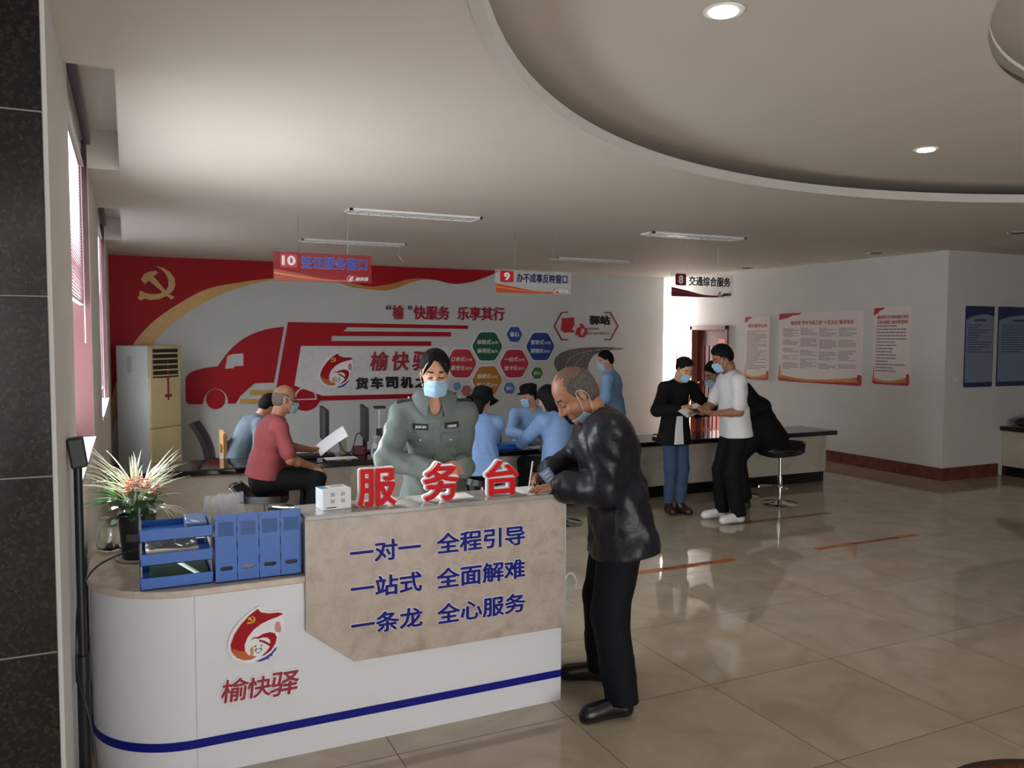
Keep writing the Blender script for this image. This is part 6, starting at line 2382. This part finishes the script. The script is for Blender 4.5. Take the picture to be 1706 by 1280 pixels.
badge_text(bl, 'JL0120', 0.062, 0.017)
badge_text(br, '交通运输', 0.060, 0.016)
for sg in (1, -1):
    fl = surface_patch(w.root, shirt, w.C + w.r * sg * 0.083 - w.u2 * 0.028 + w.f2 * 0.3, -w.r, w.u2, D, 0.105, 0.045, 'pocket_flap', uni, 0.005, poly=lambda u, v: (u, v - (0.25 * (0.5 - abs(u)) if v < 0 else 0)))
    off = Vector(w.root.location)
    vs = [v.co + off for v in fl.data.vertices]
    c = sum(vs, Vector()) / len(vs) - Vector(w.u2) * 0.014 + Vector(w.f2) * 0.008
    MB().ball(c, 0.005, 6).build('button', pale_thread, fl, smooth=True)
surface_patch(w.root, shirt, w.C - w.u2 * 0.08 + w.f2 * 0.3 - w.r * 0.004, -w.r, w.u2, D, 0.030, 0.30, 'placket', uni, 0.004, nz=14)
for sg, sd in ((1, 'R'), (-1, 'L')):
    a = w.N + (w.SH[sd] - w.N) * 0.52
    b = w.N + (w.SH[sd] - w.N) * 1.22
    m = (a + b) / 2
    ex = unit(b - a)
    o = surface_patch(w.root, shirt, m + w.u2 * 0.3, ex, w.f2, -np.array(w.u2), 0.125, 0.062, 'epaulette', uni_d, 0.005, nx=8)
    vs = [v.co + off for v in o.data.vertices]
    c = sum(vs, Vector()) / len(vs) + Vector(w.u2) * 0.008 + Vector(ex) * 0.02
    mb = MB()
    mb.tube([c + Vector(ex) * (0.018 * cos(t_)) + Vector(w.f2) * (0.018 * sin(t_)) for t_ in np.linspace(-1.3, 1.3, 9)], 0.0022, 6)
    mb.ball(c - Vector(ex) * 0.03, 0.006, 6)
    mb.build('insignia', pale_thread, o, smooth=True)

# ---- the old man in the leather jacket
m = Person('old balding man in black leather jacket writing at the service desk', 1.70, (1.17, 0.06, 0), (-0.93, 0.36), (1.165, 0.06, 0.93), 14,
           head=(4, 40), vox=0.0058, sh_w=0.19, build=1.14, skin=skin_b, shrug=0.012, hscale=1.13)
m.arm('L', (0.885, 0.165, 1.085), (0.55, -0.75, -0.75), fingers=(-0.92, 0.25, -0.08), palm=(0, 0.1, -1), curl=0.22)
m.arm('R', (0.93, 0.365, 1.105), (0.3, 0.8, -0.6), fingers=(-0.9, -0.05, -0.1), palm=(-0.1, -0.75, -0.65), curl=0.85)
m.leg('L', (1.085, -0.10, 0.085), (-1, 0.3, 0), (-1, 0.06))
m.leg('R', (1.21, 0.29, 0.085), (-1, 0.3, 0), (-0.85, 0.5))
m.body(thin=True)
jk = m.upper('leather_jacket', leather, infl=0.040, sleeve=0.94, hem=-0.165, folds=0.022, flare=0.012, belly=0.12, open_front=0.03)
MB().sheet([[Vector(p) for p in row] for row in [
    [m.N + m.f2 * 0.012 + (m.f2 * cos(a) + m.r * sin(a)) * (0.076 - 0.004 * v) + unit(m.u2) * (-0.03 + 0.052 * v - 0.03 * max(0, cos(a)) ** 2) for a in np.linspace(0.42, 2 * pi - 0.42, 33)]
    for v in np.linspace(0, 1, 5)]], 0.008).build('jacket_collar', leather, m.root, smooth=True)
m.trousers(navy_tr, infl=0.030, hem=1.0, folds=0.007, ankle_r=0.050)
m.shoes(black_shoe, rubber, L=0.28)
m.hair(hair_grey, infl=0.004, front=0.055, fu=0.062, back=-0.075, bald=0.032, vox=0.0055)
# mask pulled under the chin with a loop over the ear
rows = []
for j in range(8):
    v = j / 7
    rows.append([Vector(m.hp(0.070 * sin(a), 0.012 + 0.078 * cos(a) - 0.03 * v, -0.085 - 0.045 * v + 0.018 * (1 - cos(a)))) for a in np.linspace(-1.35, 1.35, 21)])
mk = MB().sheet(rows, 0.003).build('face_mask', mask_m, m.root, smooth=True)
mb = MB()
for sg in (1, -1):
    i = -1 if sg > 0 else 0
    mb.tube(smooth_path([rows[0][i], Vector(m.hp(0.078 * sg, 0.018, -0.03)), Vector(m.hp(0.083 * sg, 0.006, 0.022)), Vector(m.hp(0.086 * sg, -0.022, 0.012)), Vector(m.hp(0.083 * sg, -0.03, -0.03)), rows[6][i]], 6), 0.0011, 6)
mb.build('ear_loop', mask_w, mk, smooth=True)
# zipped slanting pocket, cuff stud and hem seam on the near side
S_ = np.array([0.36, 0.93, 0]) * -1
pk = surface_patch(m.root, jk, m.P + np.array([0, 0, 0.02]) + m.f0 * 0.055 + S_ * 0.4, unit(-m.f0), np.array([0.05, 0, 1.0]), -S_, 0.018, 0.15, 'pocket_welt', mat('leather_edge', '#22232b', 0.3), 0.006, nx=2, nz=8)
MB().ball(Vector(m.arms['L'][2] + np.array([0.03, -0.045, -0.02])), 0.006, 8).build('cuff_stud', steel, m.root, smooth=True)

# pen, paper, card beneath the old man's hands
hw, hd, hn, _ = m.hands['R']
tip = Vector((0.800, 0.335, 1.058))
o = MB().cyl(tip, tip + Vector((0.035, 0.03, 0.125)), 0.0042, None, 12).cyl(tip, tip + Vector((-0.002, -0.002, -0.006)), 0.004, 0.0008, 12).build('pen', mat('pale_pen', '#d8d2c8', 0.3), smooth=True)
tag(o, 'pale pen held upright in the old man\'s writing hand', 'pen')
o = MB().box((0.715, 0.18, 1.0505), (0.90, 0.385, 1.053)).build('paper_form', mat('white_paper', '#e6e6e8', 0.6))
tag(o, 'white form on the desk top under the old man\'s hands', 'paper')
o = MB().box((0.30, 0.235, 1.0505), (0.46, 0.36, 1.0525)).build('paper_form', mat('white_paper', '#e6e6e8', 0.6))
tag(o, 'white sheet lying between the second and third standing letters', 'paper')
t = thing('leaflet', 'small blue leaflet with white print standing beside the old man\'s pen hand', 'leaflet', (0.90, 0.28, 1.053))
Mq = Matrix.Translation((0.875, 0.262, 1.112)) @ Matrix.Rotation(radians(-8), 4, 'Z') @ Matrix.Rotation(radians(-32), 4, 'Y') @ Matrix.Rotation(radians(-20), 4, 'X')
MB().box((-0.03, -0.001, -0.045), (0.03, 0.001, 0.045), 0, Mq).build('card', mat('sky_card', '#7fa6e0', 0.4), t)
mb = MB()
for k, z in enumerate((0.022, 0.004, -0.016)):
    mb.box((-0.018, -0.0018, z), (0.018, -0.001, z + 0.011), 0, Mq)
mb.build('printing', mat('white_paper', '#e6e6e8', 0.6), t)

# ---- seated man in the red polo
p = Person('bald man in dusty red polo and glasses sitting at the counter', 1.70, (0.0, 3.74, 0), (1, 0.06), (-0.02, 3.73, 0.64), 16,
           head=(-4, 10), vox=0.0085, sh_w=0.185, build=1.1, skin=skin_b, shrug=0.01)
p.arm('R', (0.385, 3.60, 0.715), (-0.4, -0.6, -1), fingers=(0.85, 0.1, -0.5), palm=(-0.1, 0.1, -1), curl=0.3)
p.arm('L', (0.46, 4.03, 0.80), (0, 0.6, -1), fingers=(1, 0.0, 0.12), palm=(0, 0, -1), curl=0.35)
p.leg('R', (0.36, 3.60, 0.20), (1, -0.1, 0.8), (1, -0.1))
p.leg('L', (0.38, 3.88, 0.20), (1, 0.1, 0.8), (1, 0.1))
p.body()
p.upper('polo_shirt', red_polo, infl=0.018, sleeve=0.42, hem=-0.01, folds=0.006, belly=0.11, vox=0.0085)
p.collar('polo_collar', red_polo, r=0.06, h=0.03)
p.trousers(black_tr, infl=0.016)


def raised_shoes(P, m_, dz):
    for sd, (h_, kn, a) in P.legs.items():
        t_ = P.toes[sd]
        g = np.array([a[0], a[1], a[2] - 0.05])
        mb = MB()
        F = Field(g - 0.16, g + np.array([0.16, 0.16, 0.2]) + np.abs(t_) * 0.12, 0.009)
        F.lo = None
        F.cone(g - t_ * 0.03 - [0, 0, 0.0], g + t_ * 0.13 - [0, 0, 0.01], 0.042, 0.036, 0.02)
        F.cone(g, a + np.array([0, 0, 0.03]), 0.044, 0.044, 0.03)
        F.cut(g - np.array([0, 0, 0.036]), (0, 0, -1))
        field_mesh('shoe', F, m_, P.root)


raised_shoes(p, black_shoe, 0)
p.hair(mat('thin_grey_hair', '#6a5c52', 0.7, var=0.3, scale=160), infl=0.004, front=0.04, fu=0.045, back=-0.07, bald=0.005)
p.mask(out=0.014)
p.glasses(matte_black)
o = MB().sheet([[(0.50 + 0.24 * u, 3.98 + 0.10 * v - 0.03 * u, 0.795 + 0.17 * u + 0.035 * v + 0.01 * sin(3 * u)) for u in np.linspace(0, 1, 7)] for v in np.linspace(-1, 1, 4)], 0.0012).build('paper_sheet', mat('white_paper', '#e6e6e8', 0.6), smooth=True)
tag(o, 'white sheet held over the counter by the man in the red polo', 'paper')

# ---- person in grey-blue bending behind him
q = Person('dark-haired person in grey-blue shirt bending behind the man in red polo', 1.66, (-0.06, 5.25, 0), (0.95, 0.2), (-0.07, 5.25, 0.56), 34,
           head=(0, 30), vox=0.011, sh_w=0.185, build=1.08)
q.arm('R', (0.36, 5.0, 0.72), (0, -0.7, -1), curl=0.4)
q.arm('L', (0.34, 5.4, 0.70), (0, 0.7, -1), curl=0.4)
q.leg('R', (0.25, 5.2, 0.09), (1, 0, 0.6), (1, 0))
q.leg('L', (0.22, 5.45, 0.09), (1, 0.3, 0.6), (1, 0.3))
q.body(eyes=False)
q.upper('work_shirt', grey_blue, infl=0.020, sleeve=0.95, hem=-0.05, folds=0.006)
q.collar('shirt_collar', grey_blue)
q.trousers(black_tr, infl=0.016)
q.shoes(black_shoe)
q.hair(hair_blk, infl=0.016, front=0.07, fu=0.07, back=-0.075)

# ---- seated person with the black hat
h5 = Person('person in light blue shirt and floppy black hat sitting, back turned', 1.60, (1.975, 3.72, 0), (0.22, 1), (1.975, 3.70, 0.60), 10,
            head=(-30, 18), vox=0.0095, sh_w=0.165, build=1.0)
h5.arm('R', (2.20, 4.14, 0.73), (0.8, -0.3, -0.8), curl=0.4)
h5.arm('L', (1.90, 4.16, 0.73), (-0.8, -0.3, -0.8), curl=0.4)
h5.leg('R', (2.12, 4.05, 0.16), (0.2, 1, 0.6), (0.2, 1))
h5.leg('L', (1.95, 4.06, 0.16), (-0.1, 1, 0.6), (0, 1))
h5.body(eyes=False)
h5.upper('shirt', light_blue, infl=0.024, sleeve=0.96, hem=-0.09, folds=0.0075, flare=0.01)
h5.collar('shirt_collar', light_blue, r=0.062, h=0.04)
h5.trousers(black_tr, infl=0.014)
raised_shoes(h5, black_shoe, 0)
h5.hair(hair_blk, infl=0.012, front=0.07, fu=0.05, back=-0.1, extra=[((0, -0.08, 0.0), (0, -0.10, -0.13), 0.065, 0.05, 0.8)])
Mh = Matrix((h5.hr, h5.hf, h5.hu)).transposed()
c = Vector(h5.hp(0, -0.02, 0.045))
prof = [(0.001, 0.105), (0.05, 0.10), (0.085, 0.082), (0.099, 0.045), (0.103, 0.0), (0.125, -0.018), (0.155, -0.032), (0.157, -0.036), (0.12, -0.026), (0.098, -0.008), (0.09, 0.04), (0.07, 0.075), (0.001, 0.09)]
mb = MB()
mb.lathe(prof, c, 40, 0, Mh)
ht = mb.build('hat', black_cl, h5.root, smooth=True)
for v in ht.data.vertices:
    d = (v.co + h5.root.location) - c
    a = math.atan2(d.dot(Vector(h5.hf)), d.dot(Vector(h5.hr)))
    if d.dot(Vector(h5.hu)) < 0.0:
        v.co += Vector(h5.hu) * (0.024 * sin(2 * a + 0.8) - 0.012)

# ---- long-haired woman
h6 = Person('woman with long black hair and light blue shirt sitting, back turned', 1.62, (2.75, 3.66, 0), (-0.25, 1), (2.76, 3.64, 0.60), 8,
            head=(22, 24), vox=0.0095, sh_w=0.17, build=1.02)
h6.arm('L', (2.56, 4.12, 0.71), (-1, -0.35, -0.9), curl=0.4, fingers=(0.3, 1, 0))
h6.arm('R', (2.90, 4.14, 0.72), (1, -0.3, -0.9), curl=0.4)
h6.leg('R', (2.80, 4.02, 0.16), (0.2, 1, 0.6), (0, 1))
h6.leg('L', (2.58, 4.0, 0.16), (-0.3, 1, 0.6), (-0.2, 1))
h6.body(eyes=False)
h6.upper('shirt', light_blue, infl=0.026, sleeve=0.96, hem=-0.10, folds=0.0075, flare=0.012)
h6.trousers(black_tr, infl=0.016)
raised_shoes(h6, black_shoe, 0)
h6.hair(hair_blk, infl=0.016, front=0.07, fu=0.03, back=-0.12, extra=[((0.0, -0.05, 0.04), (0.0, -0.12, -0.12), 0.105, 0.095, 0.8), ((0.0, -0.12, -0.12), (0.03, -0.165, -0.32), 0.095, 0.045, 0.7), ((-0.05, 0.0, 0.03), (-0.07, -0.03, -0.22), 0.05, 0.04, 0.9), ((0.05, -0.10, -0.08), (0.12, -0.09, -0.34), 0.03, 0.008, 0.8), ((-0.05, -0.03, -0.03), (-0.065, 0.0, -0.2), 0.035, 0.02, 0.8)])

# ---- clerk behind the counter, mostly hidden by her
h7 = Person('clerk in flat black cap half hidden behind the long-haired woman', 1.66, (3.24, 5.32, 0), (-0.12, -1), (3.24, 5.32, 0.53), 24,
            head=(-72, 10), vox=0.011, sh_w=0.185, build=1.08)
h7.arm('R', (3.02, 4.82, 0.71), (-1, 0.2, -0.7), curl=0.4)
h7.arm('L', (3.38, 4.82, 0.71), (1, 0.2, -0.7), curl=0.4)
h7.leg('R', (3.12, 5.10, 0.09), (0, -1, 0.6), (0, -1))
h7.leg('L', (3.36, 5.10, 0.09), (0, -1, 0.6), (0, -1))
h7.body(eyes=False)
h7.upper('shirt', sky_shirt, infl=0.022, sleeve=0.96, hem=-0.06, folds=0.007)
h7.collar('shirt_collar', sky_shirt)
h7.trousers(black_tr, infl=0.014)
h7.shoes(black_shoe)
h7.hair(hair_blk, infl=0.010, front=0.06, fu=0.05, back=-0.07)
h7.mask()
Mh = Matrix((h7.hr, h7.hf, h7.hu)).transposed()
c = Vector(h7.hp(0, -0.01, 0.06))
mb = MB().lathe([(0.001, 0.095), (0.06, 0.09), (0.10, 0.07), (0.105, 0.05), (0.098, 0.0), (0.092, 0.0), (0.09, 0.05), (0.001, 0.08)], c, 32, 0, Mh)
cp = mb.build('cap', black_cl, h7.root, smooth=True)
rows = [[Vector(h7.hp(0.088 * sin(a) * (1 + 0.05 * v), -0.01 + 0.088 * cos(a) + 0.085 * v * max(0, cos(a)) ** 0.6, 0.066 - 0.012 * v)) for a in np.linspace(-1.3, 1.3, 21)] for v in np.linspace(0, 1, 6)]
MB().sheet(rows, 0.004).build('brim', black_cl, cp, smooth=True)

# ---- standing man in light blue
h8 = Person('standing man in sky blue shirt and glasses behind the counter', 1.64, (4.42, 5.25, 0), (-0.72, 0.70), (4.42, 5.25, 0.90), 8,
            head=(38, 14), vox=0.0095, sh_w=0.185, build=1.05)
h8.arm('L', (4.05, 5.20, 0.98), (-0.3, -0.8, -0.8), curl=0.4)
h8.arm('R', (4.28, 5.62, 0.98), (0.6, 0.4, -0.8), curl=0.4)
h8.leg('L', (4.36, 5.17, 0.09), (-1, 0.7, 0), (-0.7, 0.5))
h8.leg('R', (4.50, 5.32, 0.09), (-1, 0.7, 0), (-0.7, 0.7))
h8.body()
h8.upper('shirt', sky_shirt, infl=0.022, sleeve=0.96, hem=-0.06, folds=0.007)
h8.collar('shirt_collar', sky_shirt, h=0.04)
h8.trousers(black_tr, infl=0.014)
h8.shoes(black_shoe)
h8.hair(hair_blk, infl=0.016, front=0.08, fu=0.072, back=-0.07)
h8.mask()
h8.glasses(mat('pale_frame', '#cfd0d4', 0.3))

# ---- woman in black jacket and jeans
h9 = Person('woman in black jacket, jeans and mask standing at the counter writing on a pad', 1.62, (4.06, 3.52, 0), (0.03, -1), (4.06, 3.53, 0.895), 7,
            head=(0, 30), vox=0.0075, sh_w=0.168, build=0.95, hip_w=0.078)
h9.arm('R', (3.945, 3.265, 1.115), (-1, 0.25, -0.6), fingers=(0.75, -0.45, 0.25), palm=(0.5, 0.2, -0.8), curl=0.75)
h9.arm('L', (4.215, 3.28, 1.06), (1, 0.25, -0.6), fingers=(-0.85, -0.4, 0.05), palm=(0, 0.1, 1), curl=0.4)
h9.leg('R', (4.02, 3.56, 0.08), (0, -1, 0), (-0.25, -1))
h9.leg('L', (4.12, 3.50, 0.08), (0, -1, 0), (0.2, -1))
h9.body()
jk9 = h9.upper('jacket', black_cl, infl=0.022, sleeve=0.90, hem=-0.175, folds=0.006, flare=0.008)
surface_patch(h9.root, jk9, h9.P + h9.u1 * 0.0 + h9.f2 * 0.4 + h9.r * 0.035, -h9.r, np.array([0, 0, 1.0]), -h9.f2, 0.10, 0.29, 'white_blouse', white_tee, 0.004, nx=6, nz=10, poly=lambda u, v: (u * (1.15 - 0.5 * (v + 0.5)), v))
cuff_ring(h9, 'R', white_cuff, r=0.050, L=0.07, at=0.82)
cuff_ring(h9, 'L', white_cuff, r=0.050, L=0.07, at=0.82)
h9.trousers(denim, infl=0.010, hem=0.86, ankle_r=0.045)
h9.shoes(mat('dark_brown_loafer', '#2a1a18', 0.35), vox=0.006, L=0.225)
h9.hair(hair_blk, infl=0.010, front=0.074, fu=0.082, back=-0.055, extra=[((0, -0.08, 0.06), (0, -0.12, 0.03), 0.045, 0.04, 1.0)])
h9.mask()
t = thing('note_pad', 'open note pad held by the woman in black jacket', 'note pad', (4.06, 3.2, 1.12))
Mq = Matrix.Translation((4.02, 3.185, 1.105)) @ Matrix.Rotation(radians(-16), 4, 'Y') @ Matrix.Rotation(radians(24), 4, 'X')
MB().box((-0.13, -0.075, -0.004), (0.11, 0.075, 0.004), 0, Mq).build('cover', mat('grey_card', '#b9bbc0', 0.5), t, bevel=0.002)
MB().box((-0.125, -0.07, 0.004), (0.105, 0.07, 0.006), 0, Mq).build('pages', mat('white_paper', '#e6e6e8', 0.6), t)
o = MB().cyl((3.975, 3.19, 1.13), (3.99, 3.20, 1.255), 0.004, None, 10).build('pencil', mat('yellow_pencil', '#b99a5a', 0.4), smooth=True)
tag(o, 'yellowish pencil in the hand of the woman in black jacket', 'pencil')

# ---- man in white T-shirt
h10 = Person('man in white T-shirt and white trainers standing with head bowed', 1.76, (4.38, 2.98, 0), (-0.93, 0.32), (4.385, 2.98, 0.955), 7,
             head=(2, 26), vox=0.0075, sh_w=0.182, build=1.04, skin=skin_d)
h10.arm('L', (4.05, 2.93, 1.09), (0.7, -0.55, -1), fingers=(-0.85, 0.35, 0.12), palm=(0, 0.3, 0.9), curl=0.6)
h10.arm('R', (4.03, 3.12, 1.10), (0.5, 0.6, -1), fingers=(-0.9, -0.2, 0.05), palm=(0, -0.5, -0.8), curl=0.7)
h10.leg('L', (4.385, 2.91, 0.08), (-1, 0.2, 0), (-1, 0.05))
h10.leg('R', (4.37, 3.14, 0.08), (-1, 0.3, 0), (-0.95, 0.25))
h10.body()
h10.upper('t_shirt', white_tee, infl=0.022, sleeve=0.40, hem=-0.10, folds=0.006, flare=0.0, belly=0.09)
h10.trousers(black_tr, infl=0.018, hem=0.98, folds=0.006, ankle_r=0.05)
h10.shoes(white_shoe, mat('white_sole', '#c9c8c4', 0.5), vox=0.006, L=0.27)
for sd in ('L', 'R'):
    a_, t_ = h10.legs[sd][2], h10.toes[sd]
    s_ = unit(np.cross(t_, [0, 0, 1]))
    mb = MB()
    for i in range(4):
        c_ = np.array([a_[0], a_[1], 0.0]) + t_ * (0.055 + 0.024 * i) * h10.k + np.array([0, 0, 0.094 - 0.009 * i])
        mb.tube([c_ - s_ * 0.022 - [0, 0, 0.006], c_, c_ + s_ * 0.022 - [0, 0, 0.006]], 0.0035, 6)
    mb.build('laces', mat('grey_lace', '#9b9b9b', 0.7), h10.root, smooth=True)
h10.hair(hair_blk, infl=0.015, front=0.082, fu=0.078, back=-0.065, vox=0.007)
h10.mask()
t = thing('mobile_phone', 'dark mobile phone between the hands of the man in the white T-shirt', 'phone', (3.93, 3.03, 1.11))
Mq = Matrix.Translation((3.935, 3.03, 1.115)) @ Matrix.Rotation(radians(20), 4, 'Z') @ Matrix.Rotation(radians(14), 4, 'Y')
MB().box((-0.075, -0.036, -0.004), (0.075, 0.036, 0.004), 0, Mq).build('phone_body', matte_black, t, bevel=0.003)
MB().box((-0.071, -0.033, 0.0035), (0.071, 0.033, 0.0045), 0, Mq).build('screen', mat('dark_screen', '#0b0d12', 0.1), t)

# ---- man in black bending over the counter
h11 = Person('man in black bending over the counter behind the white T-shirt', 1.90, (5.05, 3.6, 0), (-0.88, 0.42), (5.22, 3.55, 0.88), 48,
             head=(6, 26), vox=0.0095, sh_w=0.19, build=1.22, skin=skin_d, shrug=0.02)
h11.arm('L', (4.80, 3.42, 1.02), (1.0, -0.5, -0.2), fingers=(-0.9, 0.25, -0.3), palm=(0, 0.3, -1), curl=0.5)
h11.arm('R', (4.52, 3.85, 1.0), (0.6, 0.5, -0.5), curl=0.4)
h11.leg('L', (4.90, 3.40, 0.085), (-1, 0.1, 0), (-0.8, -0.55))
h11.leg('R', (5.05, 3.75, 0.085), (-1, 0.1, 0), (-1, 0.2))
h11.body()
h11.upper('jacket', black_cl, infl=0.030, sleeve=0.86, hem=-0.22, folds=0.008, flare=0.02)
h11.collar('jacket_collar', black_cl, h=0.04)
h11.trousers(black_tr, infl=0.018, hem=0.92)
h11.shoes(black_shoe, L=0.27)
h11.hair(hair_blk, infl=0.016, front=0.08, fu=0.075, back=-0.07)
h11.mask()
cuff_ring(h11, 'L', mat('pale_watch', '#cfd0cc', 0.3), name='wrist_watch', r=0.036, L=0.03, at=0.93)
for sd in ('L', 'R'):
    a = h11.legs[sd][2]
    MB().lathe([(0.052, 0), (0.056, 0.012), (0.052, 0.024)], (a[0], a[1], 0.108), 24).build('sock_edge', mat('pale_sock', '#9a9a98', 0.8), h11.root, smooth=True)
